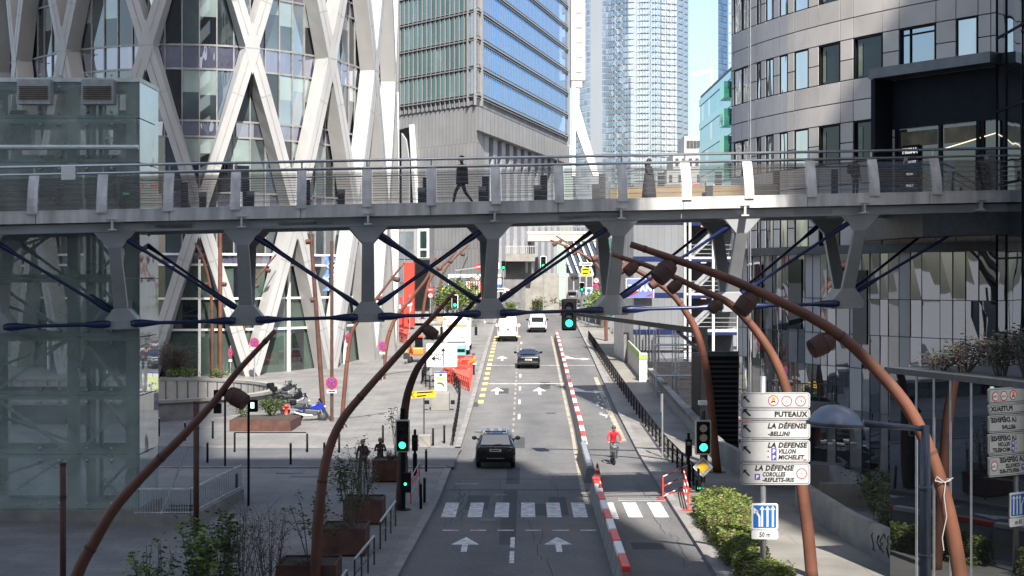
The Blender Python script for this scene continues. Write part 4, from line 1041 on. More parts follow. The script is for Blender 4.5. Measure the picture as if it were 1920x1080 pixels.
WP = thing('white_fin', 'white chequered tower edge with a leaning leg beside the blue glass', 'tower', (10.5, 244, 6))
Yw = 244
b = MB(); p = P(1071, 0, Yw); q = P(1097, 0, Yw); b.box(p.x, q.x, Yw, Yw+10, P(0, 150, Yw).z, 76); b.build('fin_wall', M['white'], WP)
b = MB(); b.prism([P(1071, 149, Yw), P(1083, 300, Yw), P(1108, 300, Yw), P(1118, 345, Yw), P(1126, 345, Yw), P(1090, 149, Yw)], (0, 2.5, 0)) if False else None
b = MB(); b.prism([P(1072, 152, Yw), P(1072, 330, Yw), P(1079, 330, Yw), P(1079, 240, Yw), P(1112, 330, Yw), P(1124, 330, Yw), P(1086, 200, Yw), P(1086, 152, Yw)], (0, 2.5, 0)); b.build('leaning_leg', M['white'], WP)
b = MB()
for k in range(10):
    a = P(1080, -100+k*28, Yw-.1); c = P(1092, -88+k*28, Yw-.1); b.box(a.x, c.x, Yw-.12, Yw-.02, c.z, a.z)
b.build('grey_panel', mat('chequer_grey', (.40, .38, .35), .5, .1), WP)
FT2 = thing('blue_skyscraper', 'sliver of a blue glass skyscraper beside the curved stone building', 'skyscraper', (70, 520, 8))
p = P(1346, 0, 520); q = P(1400, 0, 520)
b = MB(); p.x += 3.4; b.box(p.x, q.x, 520, 545, 6, 140); b.build('wall', glass('sliver_wall', (.06, .11, .18), (.6, .75, .95), refl=.35), FT2)
z = 8
while z < 138:
    f = MB()
    for j in range(6):
        a = p.x+.2+(q.x-p.x)*j/6; f.quad((a, 519.9, z), (a+(q.x-p.x)/6-.3, 519.9, z), (a+(q.x-p.x)/6-.3, 519.9, z+2.6), (a, 519.9, z+2.6), j % 2*2)
    f.build('window_band', [ftg[2], ftg[1], glass('sliver_blue', (.06, .11, .2), (.75, .88, 1), refl=.4)], FT2); z += 3.3
TB = thing('teal_office_block', 'teal glass office block with green bays beyond the curved building', 'building', (26, 205, 4))
tb = Path([((1372-960)/F*190, 190), ((1312-960)/F*222, 222)], -1)
teal = [glass('teal_pane', (.02, .06, .085), (.5, .72, .8), refl=.34, wav=.4, wscale=.3), glass('teal_pale', (.06, .13, .16), (.55, .72, .8), refl=.35, wav=.3, wscale=.4), glass('teal_dark', (.008, .02, .025), refl=.2, wav=.3), glass('teal_green', (.02, .12, .085), (.5, .8, .7), refl=.28)]
zz = [4+3.35*k for k in range(9)]; ztop = 4+3.35*9+.6
rr = random.Random(6)
for z in zz:
    f = MB(); n = 14
    for j in range(n):
        s0 = tb.L*j/n; s1 = tb.L*(j+1)/n
        f.quad(tb.pt(s0+.04, z), tb.pt(s1-.04, z), tb.pt(s1-.04, z+2.4), tb.pt(s0+.04, z+2.4), rr.choice([0, 0, 1, 1, 2]) if j > 4 else rr.choice([0, 0, 1]))
    f.build('window_band', teal, TB)
    f = MB(); panel(f, tb, 0, tb.L, z+2.42, z+3.33, .12, .3, 0, 60); f.build('spandrel', teal[1], TB)
    f = MB(); panel(f, tb, 1.0, 5.0, z+.2, z+2.2, .8, .8); f.build('green_bay', teal[3], TB)
f = MB(); f.prism([tb.pt(0, 3, -.1), tb.pt(tb.L, 3, -.1), Vector((40, 240, 3)), Vector((45, 195, 3))], (0, 0, ztop-3)); f.build('core', M['dsteel'], TB)
f = MB(); a = tb.pt(3.4, zz[6]+.45, .86); o = TB
text(TB, 'rooftop_letter', 'A', 2.0, tb.pt(3.6, zz[7]+.4, .9), M['white'], math.atan2(tb.p[0].y-tb.p[1].y, tb.p[0].x-tb.p[1].x), 'CENTER', bold=.03)
WH = thing('white_house', 'small white building with terraces far behind the bridge', 'building', P(1292, 360, 260))
for x0, x1, y0, y1, dy in ((1283, 1309, 255, 300, 0), (1262, 1312, 288, 330, -3), (1250, 1320, 318, 400, -6)):
    p = P(x0, y0, 260+dy); q = P(x1, y1, 260+dy); b = MB(); b.box(p.x, q.x, 260+dy, 270+dy, q.z, p.z); o = b.build('storey', M['white2'], WH)
    b = MB()
    for k in range(4): xx = p.x+.4+(q.x-p.x)*k/4; b.box(xx, xx+.5, 259.9+dy, 259.97+dy, p.z-2.0, p.z-.8)
    b.build('window', M['dsteel'], WH)
b = MB(); p = P(1300, 345, 250); q = P(1318, 352, 250); b.box(p.x, q.x, 250, 250.3, q.z, p.z); b.build('red_sign', M['redpaint'], WH)
FC = thing('tower_crane', 'tiny pale red tower crane far off beside the teal block', 'crane', P(1308, 330, 700))
b = MB(); b.beam(P(1334, 330, 700), P(1334, 128, 700), .8, .8); b.build('mast', mat('crane_paint', (.5, .38, .36), .6), FC)
b = MB(); b.beam(P(1299, 142, 700), P(1345, 132, 700), .5, .5); b.beam(P(1299, 137, 700), P(1330, 131, 700), .3, .3); b.beam(P(1299, 137, 700), P(1299, 144, 700), .8, 1.2); b.build('jib', bpy.data.materials['crane_paint'], FC)
# ------------------------------------------------------------------ end of the street: walkway, walls, ramp, buildings
WB = thing('far_walkway', 'beige covered footbridge far down the street under the blue tower', 'footbridge', P(1020, 450, 215))
p = P(936, 428, 215); q = P(1135, 452, 215)
b = MB(); b.box(p.x, q.x, 215, 219, q.z, P(0, 439, 215).z); b.build('beam', mat('beige_render', (.46, .42, .36), .7), WB)
b = MB(); b.box(p.x, q.x, 214.9, 215, P(0, 438, 215).z, P(0, 434, 215).z); b.build('pipe', M['white'], WB)
b = MB()
for k in range(26): x = p.x+k*.56; b.box(x, x+.06, 215, 215.06, P(0, 436, 215).z, p.z+.2)
b.box(p.x, q.x, 214.98, 215.08, p.z+.15, p.z+.25); b.build('railing', M['steel'], WB)
GB2 = thing('green_block', 'pale green ribbed building at the bend of the street', 'building', P(1020, 520, 235))
p = P(960, 440, 235); q = P(1062, 530, 235)
b = MB(); b.box(p.x, q.x, 235, 245, 3, p.z); b.build('wall', tiles('green_ribs', (.30, .38, .35), (.32, .40, .37), (.2, .27, .25), 1.1, 40, .04, axes='XZ', offset=0, var=.08), GB2)
b = MB(); p = P(985, 492, 234.9); q = P(1020, 508, 234.9); b.box(p.x, q.x, 234.8, 234.95, q.z, p.z); b.build('window', gg[0], GB2)
TW = thing('terrace_wall', 'sandy retaining wall with balcony and pier left of the bend', 'wall', P(980, 560, 205))
p = P(935, 505, 205); q = P(1048, 565, 205); b = MB(); b.box(p.x, q.x, 205, 225, 3.5, P(0, 512, 205).z); b.build('wall', M['concrete'], TW)
p = P(915, 476, 203); q = P(1003, 490, 203); b = MB(); b.box(p.x, q.x, 202, 224, q.z, p.z); b.build('balcony_slab', M['concrete'], TW)
b = MB()
for k in range(22): x = p.x+.1+k*.27; b.box(x, x+.07, 201.95, 202.02, p.z, p.z+.95)
b.box(p.x, q.x, 201.94, 202.03, p.z+.92, p.z+1.02); b.build('balustrade', M['white2'], TW)
p = P(940, 490, 206); q = P(985, 570, 206); b = MB(); b.box(p.x, q.x, 204, 204.9, 3.5, p.z); b.build('pier_wall', M['dconcrete'], TW)
p = P(945, 440, 210); b = MB(); b.box(P(925, 0, 210).x, P(964, 0, 210).x, 206, 212, P(0, 478, 210).z, P(0, 452, 210).z); b.build('upper_room', stone2, TW)
DB = thing('lattice_hall', 'far building with slanting white struts behind the right-hand lamps', 'building', P(1100, 545, 262))
p = P(1056, 440, 262); q = P(1180, 550, 262); b = MB(); b.box(p.x, q.x, 262, 275, 4, p.z); b.build('wall', glass('hall_glass', (.08, .11, .15), refl=.35), DB)
b = MB()
for k in range(11): b.beam((p.x-1+k*1.15, 261.8, p.z), (p.x+1.6+k*1.15, 261.8, q.z+3), .28, .3)
b.build('strut', M['white'], DB)
p = P(1062, 512, 258); q = P(1112, 552, 258); b = MB(); b.box(p.x, q.x, 258, 260, 4, p.z); o = b.build('entrance', M['white2'], DB)
for k in range(4): b = MB(); b.box(p.x+.3+k*1.05, p.x+1.1+k*1.05, 257.8, 257.98, 5, p.z-.6); b.build('window', M['dsteel'], DB)
RG = thing('right_block', 'pale clad block right of the street behind the stair building', 'building', P(1150, 560, 170))
p = P(1128, 395, 172); q = P(1200, 575, 172); b = MB(); b.box(p.x, q.x+6, 172, 184, 2, p.z); b.build('wall', clad, RG)
b = MB()
for k in range(6): z = 4.5+k*1.9; b.box(p.x-.02, p.x+1.2, 171.9, 171.98, z, z+1.2)
b.build('window', gg[2], RG)

rdg = random.Random(5)
b = MB()
for k in range(7):
    y0 = 49.6-k*.42; pts_ = []
    for j in range(6): yy = y0+rdg.gauss(0, .14); xx = 11.1+(52-yy)*0 ; t_ = (52-yy)/5.5; xx = 11.35+.65*t_-.155; pts_.append((xx-.01, yy, .45+j*.09+rdg.gauss(0, .08)))
    b.tube(bez(pts_, 10), .014, 4)
b.build('graffiti', M['black'], RW_)
M['signwhite'] = mat('sign_white', (.46, .46, .455), .45, var=.06, scale=1.5)
# ------------------------------------------------------------------ curved rust-coloured street lamps
def lampdir(a): return Vector((math.cos(R(a)), -.25, math.sin(R(a)))).normalized()
def street_lamp(label, Y, pts, r0, r1, heads, m='rust', group='curved rust street lamps'):
    w = [P(px, py, Y) for px, py in pts]
    base = w[0].copy(); 
    t = thing('street_lamp', label, 'street lamp', base, group)
    q = bez(w, 36); n = len(q)
    rads = [r0+(r1-r0)*(i/(n-1))**1.3 for i in range(n)]
    b = MB(); b.tube(q, rads, 14); b.build('pole', M[m], t, smooth=True)
    b = MB()
    for f_ in (.33, .62, .985):
        i = int(f_*(n-1)); d = (q[i]-q[i-1]).normalized(); b.tube([q[i]-d*.035, q[i]+d*.035], rads[i]+.008, 14)
    b.tube([w[0]-Vector((0, 0, .02)), w[0]+Vector((0, 0, .05))], r0*2.0, 14); b.build('joint_ring', M['corten'], t)
    for px, py, ax, ay, size, ang in heads:
        c = P(px, py, Y); a = P(ax, ay, Y); d = lampdir(ang); L = size
        b = MB(); s = c-d*L*.5
        b.lathe(s, d, [(.0, 0), (.20*L, .01*L), (.30*L, .07*L), (.37*L, .2*L), (.415*L, .42*L), (.42*L, .44*L), (.435*L, .445*L), (.435*L, .475*L), (.42*L, .48*L), (.41*L, .75*L), (.38*L, 1.0*L), (.34*L, 1.0*L), (.33*L, .93*L)], 18); o = b.build('lamp_head', M['corten'], t, smooth=False)
        b = MB(); b.lathe(s+d*.92*L, d, [(0, 0), (.335*L, .002)], 16); b.build('lamp_glass', M['plate'], o)
        b = MB(); b.tube([a, s+d*.1*L], .035 if L > .4 else .025, 6); b.beam(s+d*.02*L, s+d*.3*L, .07, .07); b.build('bracket', M['corten'], o)
    return t
street_lamp('large nearest curved rust lamp arching left over the right sidewalk', 37, [(1807, 1224), (1800, 1080), (1768, 920), (1715, 785), (1640, 690), (1550, 612), (1400, 537), (1290, 495), (1182, 458)], .19, .075,
    [(1247, 508, 1276, 492, .56, 225), (1400, 568, 1424, 552, .54, 228), (1542, 645, 1580, 632, .60, 205)])
street_lamp('second curved rust lamp rising behind the direction signs, lit orange below', 46.3, [(1523, 1088), (1515, 1000), (1502, 900), (1490, 800), (1468, 710), (1430, 637), (1373, 573), (1313, 543), (1227, 503), (1147, 477)], .19, .06,
    [(1184, 503, 1201, 498, .42, 220), (1266, 536, 1285, 527, .42, 220), (1342, 573, 1358, 566, .42, 222)])
street_lamp('third curved rust lamp beside the black louvre wall and sidewalk parapet', 71, [(1345, 887), (1334, 780), (1325, 700), (1312, 640), (1295, 600), (1268, 560), (1237, 533), (1200, 510), (1162, 490)], .2, .09,
    [(1169, 503, 1185, 500, .5, 215), (1228, 531, 1243, 537, .5, 215)])
street_lamp('nearest left rust lamp bending right across the lift tower', 33, [(104, 1306), (118, 1190), (144, 1080), (178, 1013), (213, 955), (267, 893), (338, 822), (400, 755), (444, 698), (516, 620)], .15, .05, [(443, 745, 412, 742, .46, -28)])
street_lamp('left rust lamp rising from the plaza beside the corten planters', 43, [(588, 1124), (592, 1060), (599, 950), (612, 860), (640, 790), (690, 728), (760, 650), (806, 600), (853, 547)], .16, .05, [(806, 622, 788, 622, .40, -35)], group='curved rust street lamps')
street_lamp('dark curved lamp arching from behind the left traffic signal', 60, [(750, 958), (755, 850), (757, 790), (764, 740), (781, 694), (800, 668), (848, 612), (906, 547)], .19, .07, [], 'corten')
street_lamp('slim rust lamp on the plaza, its arm crossing the red portal', gY(808), [(640, 808), (646, 730), (655, 645), (668, 607), (703, 563), (758, 492)], .13, .06, [(713, 560, 705, 556, .36, -10), (743, 524, 733, 518, .36, -10)])
street_lamp('pale rust lamp with a no-parking sign on its foot', gY(714), [(718, 714), (724, 650), (740, 600), (777, 552), (801, 520), (819, 479)], .17, .07, [(823, 503, 812, 498, .4, -15)])
street_lamp('far rust lamp in front of the stone tower base', 165, [(792, 598), (797, 560), (809, 520), (842, 487), (856, 470)], .17, .08, [(844, 490, 838, 487, .5, -15)])
street_lamp('farthest left rust lamp below the stone tower base', 185, [(817, 590), (824, 540), (838, 501), (880, 457)], .17, .08, [(867, 477, 862, 470, .5, -15)])
street_lamp('leaning brown lamp mast with two heads before the lattice tower', gY(788), [(607, 788), (600, 680), (590, 540), (582, 432)], .15, .11, [(579, 453, 584, 452, .38, 190), (588, 562, 593, 560, .38, 190)], 'corten')
street_lamp('bent orange lamp mast at the foot of the lattice tower', 115, [(398, 706), (398, 600), (394, 540), (382, 490), (366, 455)], .14, .09, [(377, 482, 383, 480, .4, 190), (388, 533, 394, 532, .4, 190)])
street_lamp('upright orange lamp mast at the foot of the lattice tower', 115.5, [(413, 706), (413, 600), (413, 500), (413, 428)], .17, .14, [(419, 533, 413, 531, .4, -10)])
street_lamp('small orange lamp arm with two heads between lattice legs', 118, [(456, 700), (459, 600), (470, 540), (495, 505), (518, 477)], .09, .06, [(479, 536, 471, 537, .38, -20), (502, 507, 497, 503, .38, -20)])
street_lamp('far rust lamp at the right of the street with drooping heads', 150, [(1137, 648), (1134, 560), (1127, 512), (1111, 489), (1073, 467), (1032, 450)], .17, .08, [(1117, 484, 1110, 488, .75, 200), (1041, 457, 1045, 455, .5, 215), (1078, 474, 1082, 470, .5, 215)])
street_lamp('farthest right rust lamp under the beige walkway', 185, [(1118, 606), (1120, 540), (1112, 500), (1085, 470), (1042, 442)], .17, .08, [(1050, 453, 1056, 450, .5, 215), (1062, 462, 1066, 458, .5, 215)])
# rust posts in the plaza
for px, pt, Y, r, lb in ((118, 870, 42, .085, 'rust post with a stepped top at bottom left edge'), (368, 755, 53.8, .10, 'tall rust post behind the arching left lamp')):
    z = P(px, pt, Y).z; x = (px-960)/F*Y; t = thing('rust_post', lb, 'post', (x, Y, .13))
    b = MB(); b.tube([(x, Y, .1), (x, Y, z)], r, 10); b.build('shaft', M['corten'], t, smooth=True)
    b = MB(); b.tube([(x, Y, z-.02), (x, Y, z+.04)], r+.015, 10); b.tube([(x, Y, z-.9), (x, Y, z-.86)], r+.015, 10); b.build('cap', M['corten'], t)
# ------------------------------------------------------------------ traffic signals
green = emis('signal_green', (.03, .80, .36), 2.2)
lens_off = mat('lens_dark', (.03, .03, .03), .2, coat=1)
def signal(t, x, y, z, w, h, plate=True, rz=0, border='white'):
    # three-aspect head, centre (x,y,z), facing the viewer
    o = None
    if plate:
        b = MB(); k = .12*w
        pl = []
        for cxx, czz, a0 in ((w/2-k, h/2-k, 0), (-w/2+k, h/2-k, 90), (-w/2+k, -h/2+k, 180), (w/2-k, -h/2+k, 270)):
            for j in range(4): a = R(a0+30*j); pl.append((x+cxx+k*math.cos(a), y, z+czz+k*math.sin(a)))
        b.prism(pl, (0, .03, 0)); o = b.build('border_plate', M[border], t)
        w2, h2 = w*.80, h*.90
    else: w2, h2 = w, h
    b = MB(); b.box(x-w2/2, x+w2/2, y-.16, y-.005, z-h2/2, z+h2/2); hd = b.build('housing', M['black'], t, bevel=.03)
    r = w2*.30
    for i, dz in enumerate((.30, 0, -.30)):
        b = MB(); c = Vector((x, y-.165, z+dz*h2)); b.tube([c, c+Vector((0, -.02, 0))], r, 16); b.build('lens', green if i == 2 else lens_off, hd)
        b = MB()
        for j in range(9):
            a0 = R(-10+20*j*1.0); a1 = R(-10+20*(j+1)); p = lambda a, d, rr: c+Vector((rr*math.cos(a), d, rr*math.sin(a)))
            b.hexa([p(a0, 0, r*1.1), p(a1, 0, r*1.1), p(a1, -.2, r*1.1), p(a0, -.2, r*1.1), p(a0, 0, r*1.2), p(a1, 0, r*1.2), p(a1, -.2, r*1.2), p(a0, -.2, r*1.2)])
        b.build('visor', M['black'], hd)
    return hd
Ys = 59.5; x = (755-960)/F*Ys
t = thing('traffic_signal', 'left traffic signal showing green, white-edged, with a small repeater on its black post', 'traffic light', (x, Ys, .13))
b = MB(); b.tube([(x, Ys+.12, .1), (x, Ys+.12, 4.0)], .1, 10); b.tube([(x, Ys+.12, .1), (x, Ys+.12, .16)], .3, 10); b.build('post', M['black'], t)
p = P(755, 817, Ys); signal(t, p.x, Ys-.02, p.z, .55, 1.25)
p = P(757, 900, Ys); b = MB(); b.box(p.x-.02, p.x+.28, Ys-.25, Ys-.0, p.z-.45, p.z+.3); o = b.build('repeater', M['black'], t, bevel=.02)
b = MB(); b.tube([(p.x+.08, Ys-.26, p.z-.12), (p.x+.08, Ys-.28, p.z-.12)], .055, 10); b.build('repeater_lens', green, o)
Ys = 65; x = (1318-960)/F*Ys
t = thing('traffic_signal', 'right traffic signal showing green above the yellow diamond sign', 'traffic light', (x, Ys, .13))
b = MB(); b.tube([(x, Ys+.12, .1), (x, Ys+.12, P(0, 770, Ys).z)], .11, 10); b.build('post', M['dsteel'], t)
p = P(1318, 820, Ys); signal(t, p.x, Ys-.02, p.z, .68, 1.45)
b = MB(); q = P(1318, 757, Ys); b.box(q.x-.17, q.x+.17, Ys-.1, Ys+.3, q.z-.05, q.z+.12); b.build('white_cap', M['white'], t)
p = P(1318, 876, Ys-.1); d = .42                                              # yellow diamond
for k, m, dy in ((1, 'white', 0), (.86, 'white2', -.012), (.58, 'yellow', -.022)):
    b = MB(); b.prism([(p.x-d*k, p.y+dy, p.z), (p.x, p.y+dy, p.z-d*k), (p.x+d*k, p.y+dy, p.z), (p.x, p.y+dy, p.z+d*k)], (0, .01, 0)); b.build('diamond_sign' if k == 1 else ('inner_diamond' if k < .7 else 'rim'), M[m], t)
p = P(1311, 905, Ys); b = MB(); b.box(p.x-.14, p.x+.06, Ys-.2, Ys+.05, p.z-.62, p.z+.12); o = b.build('repeater', M['black'], t)
b = MB(); b.tube([(p.x-.04, Ys-.21, p.z-.2), (p.x-.04, Ys-.23, p.z-.2)], .06, 10); b.build('repeater_lens', green, o)
# mast arm over the road
Ym = 75; xm_ = (1320-960)/F*Ym
t = thing('signal_mast', 'black mast arm reaching over the road with a hanging green signal', 'traffic light', (xm_, Ym, .13))
zt2 = P(0, 622, Ym).z
b = MB(); b.box(xm_-.16, xm_+.16, Ym-.14, Ym+.14, .1, zt2+.15); b.build('post', M['black'], t)
b = MB(); a = P(1080, 588, Ym); b.beam((xm_, Ym, zt2), (a.x-.25, Ym, a.z), .2, .3, w2=.12, h2=.14); b.beam((xm_, Ym, zt2-1.1), (xm_-1.3, Ym, zt2+.05), .1, .16); b.build('arm', M['black'], t)
p = P(1067, 590, Ym-.2); signal(t, p.x, Ym-.2, p.z, .72, 1.52, True, border='black')
# slim pedestrian signal posts
for px, pt, pb, Y, lb in ((778, 805, 890, 70, 'slim black pedestrian signal post beside the left crossing'), (1291, 812, 925, 66, 'slim black pedestrian signal post by the red site barrier')):
    x = (px-960)/F*Y; zt3 = P(px, pt, Y).z; t = thing('pedestrian_signal', lb, 'signal post', (x, Y, .13))
    b = MB(); b.tube([(x, Y, .1), (x, Y, zt3)], .06, 8); b.tube([(x, Y, .1), (x, Y, 1.1)], .10, 8); b.build('post', M['black'], t)
    b = MB(); b.box(x-.13, x+.13, Y-.2, Y+.1, zt3-.95, zt3-.25); o = b.build('housing', M['black'], t, bevel=.02)
    b = MB(); b.box(x-.1, x+.1, Y-.23, Y-.2, zt3-.5, zt3-.35); b.build('lens', lens_off, o)
for px, pt, pb, lb, hd in ((422, 728, 875, 'black signal post with side heads before the curved ramp wall', [(408, 740), (408, 765)]), (466, 752, 948, 'thin signal post with a lit walk signal on the plaza', [(475, 760)])):
    p = G(px, pb, .13); zt3 = P(px, pt, p.y).z; t = thing('pedestrian_signal', lb, 'signal post', p)
    b = MB(); b.tube([(p.x, p.y, p.z), (p.x, p.y, zt3)], .05, 8); b.build('post', M['black'], t)
    for hx, hy in hd:
        q = P(hx, hy, p.y-.1); b = MB(); b.box(q.x-.17, q.x+.17, q.y-.12, q.y+.12, q.z-.25, q.z+.22); o = b.build('housing', M['black'], t, bevel=.02)
        if len(hd) == 1: b = MB(); b.box(q.x-.08, q.x+.05, q.y-.14, q.y-.12, q.z-.1, q.z+.12); b.build('lens', emis('walk_lamp', (.7, 1, .9), 1.6), o)
for px, py, Y, s, lb in ((853, 565, 150, 1, 'white-edged traffic signal behind the works truck'), (1019, 492, 200, 1.25, 'far traffic signal over the street before the green building'), (944, 497, 195, .8, 'small far traffic signal by the clustered road signs'), (1091, 538, 178, .85, 'far traffic signal beside the blue round sign')):
    x = (px-960)/F*Y; t = thing('traffic_signal', lb, 'traffic light', (x, Y, zg(Y)+.1))
    z = P(px, py, Y).z; b = MB(); b.tube([(x, Y+.1, zg(Y)), (x, Y+.1, z)], .08, 8); b.build('post', M['steel'], t); signal(t, x, Y, z, .62*s, 1.3*s, s > .8)
# ------------------------------------------------------------------ direction sign gantry
Yg = 44.6; pm = F/Yg
GX = lambda px: (px-960)/pm
GZ = lambda py: CH-(py-HZ)/pm
DS = thing('direction_sign', 'stack of five white direction panels over a blue lane sign on one post', 'road sign', (GX(1432), Yg, .13))
b = MB(); b.tube([(GX(1432), Yg+.12, .1), (GX(1432), Yg+.12, GZ(706))], .085, 12); b.build('post', M['steel'], DS, smooth=True)
def rrect(x0, x1, z0, z1, k, y):
    pl = []
    for cx_, cz_, a0 in ((x1-k, z1-k, 0), (x0+k, z1-k, 90), (x0+k, z0+k, 180), (x1-k, z0+k, 270)):
        for j in range(5): a = R(a0+22.5*j); pl.append((cx_+k*math.cos(a), y, cz_+k*math.sin(a)))
    return pl
sgrey = mat('sign_outline', (.12, .12, .13), .5); sblack = mat('sign_black', (.012, .012, .012), .5)
def signpanel(t, px0, px1, py0, py1, name='sign_panel'):
    x0, x1, z0, z1 = GX(px0), GX(px1), GZ(py1), GZ(py0)
    b = MB(); b.prism(rrect(x0, x1, z0, z1, .08, Yg), (0, .05, 0)); o = b.build(name, M['signwhite'], t)
    b = MB(); b.prism(rrect(x0+.025, x1-.025, z0+.025, z1-.025, .06, Yg-.003), (0, .002, 0)); b.build('outline', sgrey, o)
    b = MB(); b.prism(rrect(x0+.045, x1-.045, z0+.045, z1-.045, .05, Yg-.006), (0, .002, 0)); b.build('face', M['signwhite'], o)
    return o
def diag_arrow(o, px, py, s):
    x, z = GX(px), GZ(py); b = MB(); y = Yg-.010
    q = lambda u, v: (x+u*s, y, z+v*s)
    b.poly([q(-1, 1), q(.15, 1), q(-.25, .6), q(-.6, .25), q(-1, -.15)]); b.poly([q(-.6, .25), q(-.25, .6), q(.95, -.6), q(.6, -.95)]); b.build('arrow', sblack, o)
def disc(o, name, px, py, rpx, m, dy, seg=24):
    x, z = GX(px), GZ(py); r = rpx/pm; b = MB(); b.tube([(x, Yg+dy, z), (x, Yg+dy-.002, z)], r, seg); return b.build(name, m, o)
TM = sblack
def gtext(o, s, px, py, hpx, wpx, shear=.22, bold=.045):
    text(o, 'lettering', s, hpx/pm/.68, (GX(px), Yg-.010, GZ(py)), TM, 0, 'LEFT', shear, wpx/pm, bold, .001)
def roundel(o, px, py, r, s):
    disc(o, 'roundel', px, py, r, M['signred'], -.007); d = disc(o, 'roundel_face', px, py, r*.8, M['white'], -.010)
    if s: text(o, 'lettering', s, r*.78/pm, (GX(px), Yg-.014, GZ(py+r*.28)), TM, 0, 'CENTER', 0, r*1.25/pm, .012, .001)
s1 = signpanel(DS, 1389, 1519, 736, 766); diag_arrow(s1, 1400, 749, .10)
roundel(s1, 1450, 751, 10, None); roundel(s1, 1475, 752, 10, '3,6m'); roundel(s1, 1501, 752, 10, '19t')
b = MB(); x, z = GX(1450), GZ(751); b.box(x-.055, x+.055, Yg-.016, Yg-.014, z-.0, z+.10); b.build('lorry_icon', mat('icon_orange', (.75, .25, .02), .5), s1)
b = MB(); b.box(x-.06, x+.06, Yg-.016, Yg-.014, z-.045, z-.01); b.box(x-.065, x-.03, Yg-.016, Yg-.014, z-.075, z-.05); b.box(x+.03, x+.065, Yg-.016, Yg-.014, z-.075, z-.05); b.build('lorry_base', sblack, s1)
s2 = signpanel(DS, 1389, 1519, 767, 787); diag_arrow(s2, 1401, 774, .115); gtext(s2, 'PUTEAUX', 1452, 781, 9, 62, 0)
s3 = signpanel(DS, 1389, 1519, 789, 823); diag_arrow(s3, 1401, 804, .115); gtext(s3, 'LA DÉFENSE', 1439, 803, 9, 75); gtext(s3, '-BELLINI', 1440, 817, 7.5, 41)
s4 = signpanel(DS, 1389, 1519, 825, 867); diag_arrow(s4, 1401, 844, .115); gtext(s4, 'LA DEFENSE', 1439, 839, 9, 75); gtext(s4, 'VILLON', 1459, 850, 7.5, 33); gtext(s4, 'MICHELET_', 1459, 861, 7.5, 53)
s5 = signpanel(DS, 1389, 1519, 869, 909); diag_arrow(s5, 1400, 887, .10); gtext(s5, 'LA DÉFENSE', 1415, 882, 9, 74); gtext(s5, 'COROLLES', 1429, 893, 7.5, 43); gtext(s5, '-REFLETS-IRIS', 1429, 903, 7, 60)
roundel(s5, 1503, 888, 10, '1,9m')
for o, px, py in ((s4, 1451, 846), (s4, 1451, 857), (s5, 1420, 894)):
    if o is s4: gtext(o, '-', 1439, py+2, 7, 3, 0)
    b = MB(); x, z = GX(px), GZ(py); b.box(x-.075, x+.075, Yg-.011, Yg-.008, z-.085, z+.085); q = b.build('parking_square', M['violet'], o)
    text(o, 'lettering', 'P', .15, (x, Yg-.014, z-.055), M['white'], 0, 'CENTER', 0, None, .03, .001)
x0, x1, z0, z1 = GX(1409), GX(1459), GZ(993), GZ(944)
b = MB(); b.prism(rrect(x0, x1, z0, z1, .06, Yg), (0, .04, 0)); o = b.build('lane_sign', M['white'], DS)
b = MB(); b.prism(rrect(x0+.05, x1-.05, z0+.05, z1-.05, .04, Yg-.005), (0, .003, 0)); b.build('blue_face', M['blue'], o)
b = MB(); y = Yg-.009
for px in (1429, 1439, 1449):
    x = GX(px); b.quad((x-.028, y, z0+.08), (x+.028, y, z0+.08), (x+.028, y, z1-.17), (x-.028, y, z1-.17)); b.poly([(x-.075, y, z1-.18), (x+.075, y, z1-.18), (x, y, z1-.07)])
x = GX(1424); xt = GX(1416); b.quad((x-.028, y, z0+.08), (x+.028, y, z0+.08), (x+.028, y, z0+.38), (x-.028, y, z0+.36)); b.quad((x-.028, y, z0+.36), (x+.028, y, z0+.38), (xt+.04, y, z1-.2), (xt-.0, y, z1-.24)); b.poly([(xt-.05, y, z1-.10), (xt+.09, y, z1-.22), (xt-.05, y, z1-.30)])
b.build('lane_arrow', M['white'], o)
b = MB(); b.prism(rrect(x0, x1, GZ(1011), GZ(994.5), .05, Yg), (0, .04, 0)); o = b.build('distance_plate', M['white'], DS)
text(o, 'lettering', '50 m', .19, (GX(1434), Yg-.006, GZ(1006.5)), TM, 0, 'CENTER', 0, 20/pm, .02, .001)
# ------------------------------------------------------------------ dome lamp on a grey pole
Yd = 32; x = (1735-960)/F*Yd
t = thing('dome_lamp', 'grey street lamp with a wide dome shade on a side arm, lower right', 'street lamp', (x, Yd, .13))
za = P(0, 805, Yd).z
b = MB(); b.tube([(x, Yd, .1), (x, Yd, za-1.3), (x, Yd, za+.08)], [.14, .12, .085], 12); b.tube([(x, Yd, za-1.25), (x, Yd, za-1.15)], .14, 12); b.tube([(x, Yd, za-2.6), (x, Yd, za-2.55)], .145, 12); b.build('pole', mat('lamp_grey', (.10, .115, .14), .4, .4), t, smooth=True)
q = P(1620, 794, Yd); b = MB(); b.tube([(x+.06, Yd, za), (q.x, Yd, q.z)], [.055, .075], 10); b.build('arm', bpy.data.materials['lamp_grey'], t, smooth=True)
q = P(1566, 797, Yd); b = MB(); b.lathe(q, (.06, 0, 1), [(.01, -.02), (.50, -.02), (.575, .0), (.575, .05), (.52, .12), (.44, .24), (.32, .34), (.17, .40), (.01, .42)], 28); b.build('dome_shade', mat('dome_grey', (.20, .215, .25), .35, .3), t, smooth=True)
b = MB(); b.lathe(q, (.06, 0, 1), [(.585, .0), (.60, .02), (.585, .06)], 28); b.build('rim', M['dsteel'], t)
